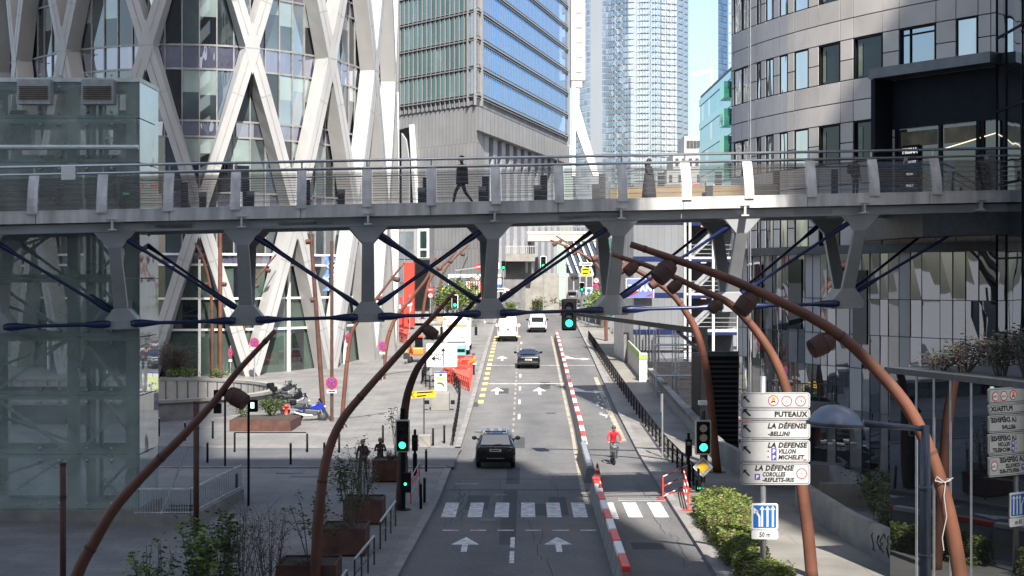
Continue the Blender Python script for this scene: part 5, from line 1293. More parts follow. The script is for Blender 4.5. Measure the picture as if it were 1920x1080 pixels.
# ------------------------------------------------------------------ lane divider blocks
def block_mesh(): 
    pr = [(-.23, 0), (.23, 0), (.20, .12), (.10, .62), (-.10, .62), (-.20, .12)]
    b = MB(); b.prism([(x, -1.06, z) for x, z in pr], (0, 2.12, 0)); return b
caps = {}
for i in range(49):
    y = 45.5+2.25*i
    if 64 < y < 77.5: continue
    red_ = i % 2 == 0
    lb = ('red-topped concrete block in the lane divider' if red_ else 'white-topped concrete block in the lane divider')
    if red_ not in caps:
        t = thing('divider_block', lb, 'barrier', (0, 0, 0), 'red and white lane divider blocks')
        block_mesh().build('concrete_block', M['concrete'], t, bevel=.02)
        b = MB(); b.box(-.125, .125, -1.04, 1.04, .622, .80); b.build('cap', M['red'] if red_ else M['white'], t, bevel=.03); caps[red_] = t; t0 = t
    else: t0 = dup(caps[red_], (0, 0, 0))
    t0.location = (XB(y)+.1, y, zg(y)-.02); t0.rotation_euler = (math.atan2(zg(y+1)-zg(y-1), 2), 0, -math.atan(.0085))
    ORG[t0] = Vector((0, 0, 0)) if t0 in caps.values() else ORG[t0]
t = thing('crash_terminal', 'grey steel ramped end piece of the lane divider', 'barrier', (XB(73), 73, 0))
b = MB(); x = XB(73)+.05; b.hexa([(x-.35, 68.5, 0), (x+.3, 68.5, 0), (x+.3, 77, 0), (x-.35, 77, 0), (x-.2, 69.2, .55), (x+.15, 69.2, .55), (x+.16, 77, .85), (x-.16, 77, .85)]); b.build('body', M['dsteel'], t, bevel=.04)
b = MB(); b.hexa([(x-.15, 69.6, .57), (x+.1, 69.6, .57), (x+.12, 77, .87), (x-.12, 77, .87), (x-.12, 69.6, .61), (x+.08, 69.6, .61), (x+.1, 77, .91), (x-.1, 77, .91)]); b.build('top_rail', M['steel'], t)
def cone(x, y, lb):
    t = thing('traffic_cone', lb, 'traffic cone', (x, y, zg(y)), 'traffic cones at the divider gap')
    b = MB(); b.box(x-.24, x+.24, y-.24, y+.24, zg(y)+.005, zg(y)+.05); b.build('foot', M['red'], t)
    for a, c, m in ((0, .3, 'red'), (.3, .5, 'white'), (.5, .68, 'red'), (.68, .8, 'white'), (.8, 1, 'red')):
        b = MB(); h = .9; r = lambda q: .2*(1-q)+.035; b.tube([(x, y, zg(y)+.05+h*a), (x, y, zg(y)+.05+h*c)], [r(a), r(c)], 14); b.build('cone_band', M[m], t, smooth=False)
for px, py, lb in ((1120, 910, 'traffic cone farthest from the viewer at the divider gap'), (1117, 924, 'second traffic cone in the divider gap, left of the row'), (1123, 938, 'third traffic cone in the divider gap, right of the row'), (1125, 952, 'nearest traffic cone, touching the first red divider block')):
    p = G(px, py); cone(p.x, p.y, lb)
# ------------------------------------------------------------------ black pedestrian barriers
def ped_mesh(t, L=2.0, H=.95, n=9, m='black'):
    b = MB()
    for y in (-L/2+.03, L/2-.03): b.box(-.03, .03, y-.03, y+.03, 0, H)
    b.build('post', M[m], t)
    b = MB(); b.box(-.02, .02, -L/2, L/2, H-.045, H); b.box(-.014, .014, -L/2, L/2, .14, .17); b.box(-.018, .018, -L/2, L/2, H*.55, H*.55+.035); b.build('rail', M[m], t)
    b = MB()
    for k in range(1, n): y = -L/2+L*k/n; b.box(-.010, .010, y-.010, y+.010, .16, H-.03)
    b.build('bar', M[m], t).__setitem__('kind', 'stuff')
pb = thing('pedestrian_barrier', 'black pedestrian railing panel between the right lane and sidewalk', 'railing', (0, 0, 0), 'black railing panels along the right lane')
ped_mesh(pb, n=5)
for i in range(42):
    y = 65.5+2.06*i; o = pb if i == 0 else dup(pb, (0, 0, 0))
    o.location = (7.72-.004*(y-65), y, zg(y)+.13); o.rotation_euler = (math.atan2(zg(y+1)-zg(y-1), 2), 0, 0)
lp_ = [G(px, py, .13) for px, py in ((849, 838), (856, 800), (861, 765), (863, 742), (848, 716), (826, 722), (806, 731), (791, 720), (799, 700), (812, 686))]
k = 0
for a, c in zip(lp_, lp_[1:]):
    L = (c-a).length; n = max(1, round(L/2.0))
    for j in range(n):
        q = a.lerp(c, (j+.5)/n); d = c-a
        o = dup(pb, (0, 0, 0), label='black railing panel curving round the left street corner by the works', group='black railing panels at the left corner'); o.location = (q.x, q.y, zg(q.y)+.13); o.scale = (1, L/n/2.0, 1)
        o.rotation_euler = (0, 0, math.atan2(-d.x, d.y)); k += 1
# hand rails beside the planters
for (x0, y0, x1, y1, lb) in ((-4.3, 51, -4.15, 55.7, 'short sloping steel handrail beside the middle corten planter'), (-4.45, 44.2, -4.25, 48.2, 'short steel handrail beside the front corten planter'), (-4.6, 38.5, -4.5, 42.6, 'steel handrail cut by the bottom edge')):
    t = thing('hand_rail', lb, 'handrail', (x0, y0, .13)); b = MB()
    n = 4
    for i in range(n): s = i/(n-1); b.box(x0+(x1-x0)*s-.025, x0+(x1-x0)*s+.025, y0+(y1-y0)*s-.02, y0+(y1-y0)*s+.02, .1, 1.0)
    b.build('post', M['dsteel'], t); b = MB(); b.beam((x0, y0, 1.02), (x1, y1, 1.02), .06, .05); b.build('top_rail', M['steel'], t); b = MB(); b.beam((x0, y0, .6), (x1, y1, .6), .04, .03); b.build('mid_rail', M['dsteel'], t)
# bollards
bl = None
for px, py, lb in ((545, 871, 'left of two bollards at the near kerb of the plaza street'), (608, 870, 'bollard just left of the rust lamp at the near street kerb'), (576, 848, 'bollard at the end of the thin plaza rail'), (636, 849, 'bollard behind the leafy planter shrubs'), (718, 831, 'bollard behind the two people in the plaza'),
    (799, 884, 'bollard at the crossing kerb between the left signal and the road'), (812, 837, 'bollard beside the concrete block of the yellow sign'), (833, 831, 'bollard nearest the black corner railing'), (796, 942, 'right of two bollards at the zebra crossing'), (789, 954, 'left of two bollards at the zebra crossing'),
    (444, 934, 'bollard at the end of the stair enclosure'), (298, 818, 'bollard against the lift tower before the ramp wall'), (347, 826, 'bollard in front of the dark ramp glass'), (399, 822, 'bollard before the corten planter bed'), (389, 868, 'bollard left of the lone signal post')):
    p = G(px, py, .13)
    if bl is None:
        bl = thing('bollard', lb, 'bollard', (0, 0, 0), 'black bollards of the plaza'); b = MB(); b.tube([(0, 0, -.05), (0, 0, .95)], .055, 10); b.build('shaft', M['black'], bl, smooth=True)
        b = MB(); b.tube([(0, 0, .951), (0, 0, 1.03)], .06, 10); b.build('cap', M['steel'], bl); o = bl
    else: o = dup(bl, p, label=lb)
    o.location = p
t = thing('plaza_rail', 'low black rail along the plaza behind the bollards', 'railing', G(500, 848, .13))
a = G(440, 848, .13); c = G(576, 848, .13); b = MB(); b.beam(a+Vector((0, 0, 1.0)), c+Vector((0, 0, 1.0)), .05, .05); b.build('rail', M['black'], t)
b = MB(); b.tube([a, a+Vector((0, 0, 1))], .05, 8); b.build('post', M['black'], t)
# ------------------------------------------------------------------ ramp well with ribbed wall
WL = thing('ramp_well', 'oval ramp well with a ribbed inner wall and pale rim at left', 'ramp', (-28, 101, 0))
up = [(-50, 90.4), (-40, 90.4), (-30, 90.4)]+[(-25+9.9*math.sin(R(a)), 101.3-10.9*math.cos(R(a))) for a in range(0, 181, 9)]+[(-30, 112.2), (-40, 112.2), (-50, 112.2)]
wp = Path(up, 1)
ribs = mat('well_ribs', (.30, .285, .26), .7, var=.12)
b = MB(); sheet(b, wp, 0, wp.L, -3, 1.62, -.45, 0, .9); b.build('inner_wall', ribs, WL)
b = MB(); k = 0; s = .4
while s < wp.L: panel(b, wp, s, s+.05, -3, 1.60, -.452, .06); s += .85
b.build('rib_seam', M['dsteel'], WL)
b = MB(); panel(b, wp, 0, wp.L, 1.62, 1.80, .12, .62, 0, .9); b.build('rim', M['concrete'], WL)
b = MB(); panel(b, wp, 0, 25.5, .0, 1.618, .0, .2, 0, 2.0); b.build('outer_glass', glass('well_glass', (.02, .02, .022), refl=.16, wav=.2, rmax=.5), WL)
b = MB(); panel(b, wp, 25.5, wp.L, .0, 1.618, .0, .2, 0, .9); b.build('outer_wall', M['dconcrete'], WL)
b = MB()
for k in range(12): panel(b, wp, 4+k*1.8, 4.05+k*1.8, .2, 1.6, .02, .02)
b.build('glass_joint', M['dsteel'], WL)
b = MB(); b.quad((-50, 90, -2.9), (-14, 90, -2.9), (-14, 113, -2.9), (-50, 113, -2.9)); b.build('well_floor', M['dconcrete'], WL)
# stair enclosure near the lift tower
SE = thing('stair_enclosure', 'low white railing round a stair opening beside the lift tower', 'railing', (-11.5, 58, .13))
pts = [(-13.45, 55.7), (-11.45, 55.7), (-10.85, 62.6)]
for i, (a, c) in enumerate(zip(pts, pts[1:])):
    A = Vector((*a, 0)); C = Vector((*c, 0)); b = MB(); b.beam(A+Vector((0, 0, .33)), C+Vector((0, 0, .33)), .22, .42); b.build('plinth', M['concrete'], SE)
    b = MB(); n = 22
    for k in range(n+1): q = A.lerp(C, k/n); b.box(q.x-.012, q.x+.012, q.y-.012, q.y+.012, .55, 1.45)
    b.build('bars', M['steel'], SE)
    b = MB(); b.beam(A+Vector((0, 0, 1.46)), C+Vector((0, 0, 1.46)), .06, .06); b.beam(A+Vector((0, 0, .62)), C+Vector((0, 0, .62)), .03, .03); b.build('top_rail', M['post'], SE)
b = MB(); b.beam((-12.7, 56.2, .3), (-12.2, 58.8, 2.6), .05, .06); b.build('stair_rail', M['steel'], SE)
b = MB()
for k in range(5): b.box(-12.9+.05*k, -11.7, 56.3+.4*k, 56.65+.4*k, .14+.09*k, .2+.09*k)
b.build('stair_tread', M['dsteel'], SE)
# ------------------------------------------------------------------ corten planters
def planter(lb, x0, x1, y0, y1, h, z0=.13):
    t = thing('corten_planter', lb, 'planter', ((x0+x1)/2, (y0+y1)/2, z0), 'corten steel planters of the plaza')
    b = MB(); e = .05; z1 = z0+h; b.box(x0, x1, y0, y0+e, z0+.06, z1); b.box(x0, x1, y1-e, y1, z0+.06, z1); b.box(x0, x0+e, y0+e, y1-e, z0+.06, z1); b.box(x1-e, x1, y0+e, y1-e, z0+.06, z1); b.build('box', M['corten'], t)
    b = MB(); b.box(x0+e, x1-e, y0+e, y1-e, z0+.06, z1-.06); b.build('soil', M['soil'], t)
    b = MB(); b.box(x0+.15, x1-.15, y0+.1, y1-.1, z0-.02, z0+.058); b.build('foot', M['black'], t)
planter('corten planter with twiggy shrub, middle of the row by the handrail', -6.06, -4.64, 56, 57.4, .9)
planter('corten planter in front of the rust lamp, second from the bottom edge', -6.1, -4.66, 49.6, 51.2, .9)
planter('front corten planter cut off by the bottom edge', -6.5, -4.85, 43, 44.6, .95)
planter('far corten planter beside the two people', -6.05, -4.6, 67.6, 69.2, .95)
p = G(430, 809, .13); q = G(545, 809, .13); r = G(561, 800, .13)
t = thing('planter_bed', 'long low corten planter bed beside the motorcycles', 'planter', p); b = MB(); b.prism([(p.x, p.y, p.z), (q.x, q.y, q.z), (r.x, r.y+.8, q.z), (q.x-.5, q.y+3.4, q.z), (p.x, p.y+3.4, p.z)], (0, 0, .62)); b.build('edge', M['corten'], t)
b = MB(); b.prism([(p.x+.1, p.y+.1, p.z+.6), (q.x-.1, q.y+.1, p.z+.6), (r.x-.15, r.y+.8, p.z+.6), (q.x-.6, q.y+3.3, p.z+.6), (p.x+.1, p.y+3.3, p.z+.6)], (0, 0, .05)); b.build('soil', M['soil'], t)
# ------------------------------------------------------------------ round and flat road signs
def sign_post(name, lb, px, pb_, pt, Y=None, r=.05, m='steel'):
    p = G(px, pb_, .13) if Y is None else Vector(((px-960)/F*Y, Y, zg(Y)+.1)); t = thing(name, lb, 'road sign', p)
    z = P(px, pt, p.y).z; b = MB(); b.tube([(p.x, p.y+.06, p.z), (p.x, p.y+.06, z)], r, 8); b.build('post', M[m], t); return t, p.y
def rdisc(t, px, py, rpx, Y, kind='nopark', sx=1):
    c = P(px, py, Y); r = rpx*Y/F
    def d(name, k, m, dy):
        b = MB(); n = 24; b.prism([(c.x+r*k*sx*math.cos(2*math.pi*i/n), Y+dy, c.z+r*k*math.sin(2*math.pi*i/n)) for i in range(n)], (0, .012, 0)); return b.build(name, M[m], t)
    if kind == 'nopark':
        d('disc', 1, 'signred', -.02); d('blue_field', .78, 'violet', -.035)
        b = MB()
        for a in (45, 135): v = Vector((math.cos(R(a))*sx, 0, math.sin(R(a))))*r*.8; q = Vector((c.x, Y-.05, c.z)); b.beam(q-v, q+v, .02, r*.16, (0, 0, 1))
        b.build('cross', M['signred'], t)
    elif kind == 'noentry': d('disc', 1, 'signred', -.02); b = MB(); b.box(c.x-r*.6, c.x+r*.6, Y-.05, Y-.025, c.z-r*.16, c.z+r*.16); b.build('white_bar', M['white'], t)
    elif kind == 'limit': d('disc', 1, 'signred', -.02); d('field', .75, 'white', -.035); b = MB(); b.box(c.x-r*.4, c.x+r*.4, Y-.055, Y-.04, c.z-r*.12, c.z+r*.12); b.build('bar', M['black'], t)
    elif kind == 'blue': d('disc', 1, 'white', -.02); d('field', .85, 'blue', -.035)
def plate(t, px0, px1, py0, py1, Y, m='white', bars=0, name='plate'):
    a = P(px0, py0, Y); c = P(px1, py1, Y); b = MB(); b.box(a.x, c.x, Y-.03, Y, c.z, a.z); o = b.build(name, M[m], t)
    if bars:
        b = MB()
        for k in range(bars): z = a.z-(a.z-c.z)*(k+.5)/bars; h = (a.z-c.z)/bars*.18; b.box(a.x+(c.x-a.x)*.14, c.x-(c.x-a.x)*(.14+.1*(k % 2)), Y-.036, Y-.031, z-h, z+h)
        b.build('faded_text', M['black'], o)
    return o
t, Y = sign_post('no_parking_sign', 'no-parking sign with plate before the lattice tower foot', 477, 711, 632); rdisc(t, 477, 642, 9, Y); plate(t, 470, 485, 652, 656, Y, bars=1)
t, Y = sign_post('no_parking_sign', 'tall no-parking sign with dark plate on the black plaza pole', 622, 790, 452, r=.10, m='corten'); rdisc(t, 622, 718, 11.5, Y-.12); plate(t, 613, 631, 731, 737, Y-.12, bars=1)
t, Y = sign_post('no_parking_sign', 'narrow-looking turned no-parking sign at the slim rust lamp', 652, 803, 620); rdisc(t, 652, 634, 10, Y, sx=.45); plate(t, 649, 655, 644, 650, Y)
t, Y = sign_post('no_parking_sign', 'no-parking sign on a pale rust post by the street works', 717, 715, 635); rdisc(t, 717, 649, 9, Y-.25, sx=.85); plate(t, 712, 722, 660, 664, Y-.25)
t, Y = sign_post('no_parking_sign', 'no-parking sign in front of the red portal', 768, 600, 552, 160); rdisc(t, 768, 563, 6, Y); plate(t, 764, 772, 571, 574, Y)
t, Y = sign_post('no_parking_sign', 'no-parking sign turned aside at the tower foot by the orange lamps', 432, 706, 648); rdisc(t, 432, 662, 10, Y, sx=.4); plate(t, 429, 435, 674, 678, Y)
t, Y = sign_post('no_entry_sign', 'red no-entry sign over a round sign beside the dark doorway', 807, 600, 530, 158); rdisc(t, 807, 543, 6, Y, 'noentry'); rdisc(t, 807, 554, 5, Y, 'limit')
t, Y = sign_post('gantry_sign', 'far sign gantry with round limit signs on a grey arm', 854, 590, 505, 175)
b = MB(); a = P(854, 507, 175); c = P(898, 501, 175); b.beam(a, c, .12, .12); b.build('arm', M['steel'], t); rdisc(t, 898, 500, 6.5, 175, 'noentry'); rdisc(t, 895, 521, 5.5, 175, 'limit')
t, Y = sign_post('sign_cluster', 'cluster of white and blue direction plates by the far bend', 936, 575, 490, 172)
for a in ((924, 936, 492, 504, 0), (924, 938, 514, 519, 0), (924, 940, 522, 533, 0), (924, 949, 540, 547, 1)): plate(t, a[0], a[1], a[2], a[3], Y, bars=a[4])
plate(t, 926, 932, 523, 529, Y-.05, 'blue'); plate(t, 934, 940, 534, 539, Y-.05, 'blue'); rdisc(t, 951, 546, 7, Y, 'limit')
t, Y = sign_post('diversion_sign', 'square yellow diversion sign on a far mast arm', 1098, 590, 495, 176); plate(t, 1090, 1106, 502, 516, Y, 'yellow', 2); plate(t, 1086, 1112, 492, 498, Y, 'white', 1)
b = MB(); b.beam(P(1060, 497, 176.2), P(1116, 500, 176.2), .1, .1); b.beam(P(1115, 500, 176.2), P(1115, 590, 176.2), .2, .2); b.build('arm', M['dsteel'], t)
t, Y = sign_post('round_signs', 'stacked round signs on a post right of the far junction', 1117, 585, 520, 170); rdisc(t, 1118, 526, 5.5, Y, 'limit'); rdisc(t, 1117, 538, 6, Y); plate(t, 1111, 1123, 546, 552, Y)
t, Y = sign_post('cycle_sign', 'square sign with a blue disc at the far junction', 1104, 590, 538, 174); plate(t, 1098, 1111, 539, 552, Y); rdisc(t, 1104, 545, 4.5, Y-.04, 'blue')
b_p = G(1242, 858, .13); t = thing('slim_sign', 'thin edge-on sign post in the middle of the right sidewalk', 'road sign', b_p); b = MB(); b.tube([b_p, (b_p.x, b_p.y, P(0, 738, b_p.y).z)], .04, 8); b.build('post', M['steel'], t); b = MB(); z = P(0, 740, b_p.y).z; b.box(b_p.x-.07, b_p.x-.04, b_p.y-.3, b_p.y+.3, z-.85, z); b.build('blade', M['steel'], t)
# city map panels
def map_panel(lb, px0, px1, py0, py1, pb_, base=None):
    Y = gY(pb_); t = thing('city_panel', lb, 'panel', P((px0+px1)/2, pb_, Y)); a = P(px0, py0, Y); c = P(px1, py1, Y); x = (a.x+c.x)/2; w_ = c.x-a.x; h = a.z-c.z
    b = MB(); b.box(a.x, c.x, Y-.06, Y+.1, c.z, a.z); b.build('case', M['white'], t)
    b = MB(); b.box(a.x+.06, c.x-.06, Y-.075, Y-.062, c.z+.1, a.z-.3); b.build('yellow_field', mat('panel_yellow', (.75, .78, .18), .5, var=.15, scale=1.5), t)
    b = MB(); b.box(a.x+.12, c.x-.12, Y-.085, Y-.077, c.z+.14, c.z+.55*h); b.build('white_field', M['white'], t)
    b = MB(); q = [Vector((x-w_*.28, Y-.095, c.z+h*.40)), Vector((x-.05, Y-.095, c.z+h*.44)), Vector((x+w_*.15, Y-.095, c.z+h*.38)), Vector((x+w_*.28, Y-.095, c.z+h*.25))]; b.tube(q, .05, 5); b.build('green_curve', M['leafb'], t)
    b = MB(); b.box(x-.09, x+.09, Y-.085, Y-.077, a.z-.28, a.z-.12); b.box(a.x, c.x, Y-.08, Y-.062, a.z-.07, a.z); b.build('blue_header', M['violet'], t)
    b = MB(); b.tube([(x, Y, zg(Y)), (x, Y, c.z)], .08, 8); b.build('post', M['steel'], t); return t, Y, x
map_panel('white and yellow city panel on a block before the street works', 815, 838, 697, 733, 768)
map_panel('far white and yellow city panel in front of a tree', 824, 843, 535, 560, 598)
t = thing('concrete_block', 'square concrete block carrying the city panel at the corner', 'block', G(825, 770, .13)); p = G(808, 770, .13); q = G(842, 770, .13); b = MB(); b.box(p.x, q.x, p.y, p.y+1.1, p.z, P(0, 737, p.y).z); b.build('block', M['concrete'], t, bevel=.03)
b = MB(); b.box(p.x-.42, p.x-.12, p.y, p.y+.4, p.z+.4, p.z+.62); b.box(q.x+.1, q.x+.34, p.y, p.y+.4, p.z+.4, p.z+.62); b.build('bracket', M['black'], t)
p = G(795, 836, .13); t = thing('site_arrow_sign', 'yellow arrow-shaped site sign on a post in the left corner', 'road sign', p); Y = p.y
b = MB(); b.tube([(p.x, Y, p.z), (p.x, Y, P(0, 740, Y).z)], .035, 8); b.build('post', M['dsteel'], t)
a = P(770, 734, Y-.06); c = P(817, 746, Y-.06); b = MB(); b.prism([(a.x, a.y, a.z-.02), (a.x, a.y, c.z-.03), (c.x, a.y, c.z+.05), (c.x, a.y, a.z+.06)], (0, .04, 0)); o = b.build('panel', M['yellow'], t)
b = MB(); zc = (a.z+c.z)/2; b.beam((a.x+.32, a.y-.01, zc+.1), (c.x-.15, a.y-.01, zc+.15), .01, .06); b.beam((a.x+.32, a.y-.01, zc-.08), (c.x-.5, a.y-.01, zc-.04), .01, .06)
b.beam((a.x+.05, a.y-.01, zc), (a.x+.2, a.y-.01, zc+.16), .01, .03); b.beam((a.x+.05, a.y-.01, zc), (a.x+.2, a.y-.01, zc-.16), .01, .03); b.build('faded_text', M['black'], o)
t = thing('sign_ballast', 'concrete ballast with a cross at the foot of the yellow sign', 'block', G(797, 838, .13)); p = G(786, 838, .13); q = G(808, 838, .13); b = MB(); b.box(p.x, q.x, p.y-.35, p.y+.35, p.z, p.z+.62); b.build('block', M['concrete'], t, bevel=.02)
b = MB(); b.beam((p.x+.05, p.y-.36, p.z+.58), (q.x-.05, p.y-.36, p.z+.05), .02, .05); b.build('strap', M['kerb'], t)
# white direction panel at the works
Y = gY(722); a = P(800, 644, Y); c = P(857, 688, Y); t = thing('route_panel', 'large white route panel with roundabout arrows at the works', 'road sign', (a.x, Y, zg(Y)))
b = MB(); b.prism(rrect(a.x, c.x, c.z, a.z, .08, Y), (0, .06, 0)); o = b.build('panel', M['white'], t)
b = MB(); x = P(831, 0, Y).x; b.box(x-.04, x+.04, Y-.02, Y-.01, c.z+.05, a.z-.45); b.poly([(x-.16, Y-.02, a.z-.55), (x+.16, Y-.02, a.z-.55), (x, Y-.02, a.z-.3)]); xr2 = P(813, 0, Y).x; z = P(0, 672, Y).z; b.box(xr2, x-.2, Y-.02, Y-.01, z-.03, z+.03); b.poly([(xr2-.18, Y-.02, z), (xr2+.1, Y-.02, z+.2), (xr2+.1, Y-.02, z-.2)]); b.tube([(x-.25, Y-.01, z), (x-.25, Y-.03, z)], .13, 14); b.build('arrow', sblack, o)
b = MB(); b.tube([(x-.25, Y-.031, z), (x-.25, Y-.04, z)], .08, 12); b.build('roundabout', M['white'], o)
text(o, 'lettering', 'PUTEAUX', .2, (P(808, 0, Y).x, Y-.02, P(0, 667, Y).z), sblack, 0, 'LEFT', 0, 23*Y/F)
b = MB()
for px in (808, 850): xx = P(px, 0, Y).x; b.box(xx-.05, xx+.05, Y+.06, Y+.14, zg(Y), c.z+.3)
b.build('leg', M['steel'], t)
# flag on the black pole
p = P(617, 512, gY(790)-.1); t = thing('banner_flag', 'rumpled blue and white flag hanging on the tall plaza pole', 'flag', P(617, 545, gY(790)-.1)); b = MB(); n = 8
Yf = gY(790)-.14; rr = random.Random(2)
prev = None
for k in range(n+1):
    py = 480+65*k/n; w_ = 7+4*math.sin(k*1.7); ox = 3*math.sin(k*2.1); row = [P(617+ox-w_, py, Yf), P(617+ox, py, Yf-.12), P(617+ox+w_, py, Yf)]
    if prev:
        for j in range(2): b.quad(prev[j], prev[j+1], row[j+1], row[j], (k+j) % 3 == 0)
    prev = row
b.build('cloth', [mat('flag_blue', (.10, .22, .50), .8, var=.5, scale=4), M['white']], t)

# rope tied round the nearest right lamp
Yr = 37; t = thing('rope', 'pale rope knotted round the nearest right lamp pole with its end hanging down', 'rope', P(1768, 905, Yr))
q = P(1767, 903, Yr); b = MB(); rg = [q+Vector((.185*math.cos(a*.5236), .185*math.sin(a*.5236), .05*math.cos(a*.5236))) for a in range(13)]; b.tube(rg, .018, 6); b.tube([q+Vector((.02, -.2, .02)), q+Vector((-.03, -.24, -.3)), q+Vector((.04, -.22, -.8)), q+Vector((-.06, -.2, -1.3)), q+Vector((-.02, -.2, -1.6))], .012, 5); b.tube([q+Vector((0, -.2, 0)), q+Vector((.18, -.26, .12))], .014, 5); b.tube([q+Vector((0, -.2, 0)), q+Vector((-.2, -.25, .15)), q+Vector((-.24, -.24, .05)), q+Vector((-.05, -.2, .0))], .014, 5); b.build('cord', M['white2'], t)
# ------------------------------------------------------------------ vehicles
def loft(mb, st, mi=0):
    # stations: (y, zlow, zbelt, ztop, wl, wb, wt) ; half widths
    secs = []
    for y, zl, zb, zt_, wl, wb, wt in st:
        h = [(0, zl), (wl*.86, zl), (wl, zl+.10), ((wl+wb)/2+.015, (zl+zb)*.5), (wb, zb), (wb+(wt-wb)*.35, zb+(zt_-zb)*.4), (wt+.03, zt_-(zt_-zb)*.16), (wt*.9, zt_-.012), (wt*.5, zt_), (0, zt_+.006)]
        full = [Vector((x, y, z)) for x, z in h]+[Vector((-x, y, z)) for x, z in h[-2:0:-1]]
        secs.append(full)
    n = len(secs[0]); n0 = len(mb.v)
    for s in secs: mb.v += s
    for i in range(len(secs)-1):
        for k in range(n):
            k2 = (k+1) % n; mb.f.append((n0+i*n+k, n0+i*n+k2, n0+(i+1)*n+k2, n0+(i+1)*n+k)); mb.m.append(mi)
    mb.f.append(tuple(n0+k for k in range(n))); mb.m.append(mi)
    e = n0+(len(secs)-1)*n; mb.f.append(tuple(e+k for k in range(n))[::-1]); mb.m.append(mi)
def dens(st, k=3):                         # smooth stations
    out = []
    for i in range(len(st)-1):
        for j in range(k): t = j/k; out.append(tuple(a+(b-a)*t for a, b in zip(st[i], st[i+1])))
    out.append(st[-1]); return out
def wheel(t, x, y, r=.34, w=.22):
    b = MB(); b.tube([(x-w/2, y, r), (x-w/2+.03, y, r), (x+w/2-.03, y, r), (x+w/2, y, r)], [r*.93, r, r, r*.93], 20); o = b.build('wheel', M['rubber'], t)
    b = MB(); s = 1 if x > 0 else -1; b.tube([(x+s*(w/2+.004), y, r), (x+s*(w/2+.012), y, r)], r*.62, 14); b.build('rim', M['hub'], o)
def car(label, x, y, kind, paint, rz=0, group=None, cat='car', name='car'):
    t = thing(name, label, cat, (0, 0, 0), group)
    if kind == 'suv':
        L, W = 4.6, 1.88
        st = [(-2.30, .5, .85, .95, .70, .76, .62), (-2.25, .36, .98, 1.06, .86, .90, .70), (-2.12, .30, 1.02, 1.12, .93, .93, .74), (-1.95, .28, 1.03, 1.38, .94, .93, .66), (-1.72, .28, 1.03, 1.60, .94, .93, .62), (-1.3, .28, 1.02, 1.66, .94, .93, .61), (-.3, .28, 1.0, 1.68, .94, .93, .61), (.35, .28, .99, 1.60, .94, .93, .60), (1.0, .28, .98, 1.16, .94, .93, .68), (1.2, .28, .97, 1.05, .94, .92, .76), (1.9, .3, .9, .96, .92, .9, .74), (2.2, .4, .78, .84, .82, .8, .6), (2.3, .5, .7, .72, .6, .6, .5)]
        rear = [(-.70, -2.10, 1.10), (.70, -2.10, 1.10), (.585, -1.77, 1.54), (-.585, -1.77, 1.54)]; tl_z, tl_y = .98, -2.285
    elif kind == 'sedan':
        L, W = 4.6, 1.84
        st = [(-2.30, .5, .75, .85, .68, .72, .55), (-2.24, .36, .88, .98, .84, .88, .70), (-2.0, .28, .90, 1.03, .91, .91, .76), (-1.55, .26, .91, 1.06, .92, .91, .76), (-1.1, .26, .91, 1.30, .92, .91, .60), (-.75, .26, .91, 1.42, .92, .91, .56), (-.1, .26, .90, 1.45, .92, .91, .55), (.45, .26, .89, 1.34, .92, .91, .56), (1.05, .26, .88, .98, .92, .9, .70), (1.9, .3, .8, .86, .9, .88, .7), (2.2, .4, .68, .74, .8, .78, .6), (2.3, .5, .62, .64, .6, .6, .5)]
        rear = [(-.66, -1.52, 1.085), (.66, -1.52, 1.085), (.53, -.82, 1.415), (-.53, -.82, 1.415)]; tl_z, tl_y = .84, -2.27
    elif kind == 'van':
        L, W = 5.4, 1.98
        st = [(-2.70, .5, 1.1, 2.25, .84, .88, .74), (-2.66, .40, 1.1, 2.36, .95, .97, .80), (-2.4, .34, 1.1, 2.42, .98, .98, .82), (0, .34, 1.1, 2.44, .98, .98, .82), (1.2, .34, 1.1, 2.40, .98, .98, .80), (1.6, .34, 1.1, 2.0, .98, .97, .74), (2.1, .34, 1.05, 1.35, .97, .95, .76), (2.5, .36, .95, 1.1, .93, .9, .72), (2.7, .5, .8, .9, .8, .78, .6)]
        rear = None; tl_z, tl_y = 1.25, -2.69
    else:
        L, W = 4.6, 1.9
        st = [(-2.30, .5, 1.0, 1.74, .82, .86, .68), (-2.26, .36, 1.0, 1.84, .92, .94, .72), (-2.0, .3, 1.0, 1.88, .95, .95, .74), (.5, .3, 1.0, 1.88, .95, .95, .74), (1.0, .3, 1.0, 1.70, .95, .94, .70), (1.6, .3, .98, 1.12, .94, .92, .74), (2.1, .36, .88, .98, .9, .86, .7), (2.3, .5, .75, .8, .75, .72, .55)]
        rear = None; tl_z, tl_y = 1.05, -2.29
    b = MB(); loft(b, dens(st)); bd = b.build('body', paint, t, smooth=True)
    hw = W/2
    if rear:
        q = [Vector((a, c-.05, d+.035)) for a, c, d in rear]
        b = MB(); n = 6
        for i in range(n):
            for j in range(3):
                f = lambda u, v: q[0].lerp(q[1], u).lerp(q[3].lerp(q[2], u), v)+Vector((0, -.03*math.sin(math.pi*u)*0, .0))
                b.quad(f(i/n, j/3), f((i+1)/n, j/3), f((i+1)/n, (j+1)/3), f(i/n, (j+1)/3))
        b.build('rear_window', M['carglass'], t)
    elif kind == 'mpv':
        b = MB(); b.box(-.62, .62, -2.335, -2.30, 1.12, 1.62); b.build('rear_window', M['carglass'], t, bevel=.02)
    else:
        b = MB(); b.box(-.012, .012, -2.72, -2.69, .6, 2.3); b.box(-.05, .1, -2.74, -2.7, 1.15, 1.3); b.build('door_seam', M['black'], t)
    # roof: glass panel, side windows
    zr = max(s[3] for s in st)
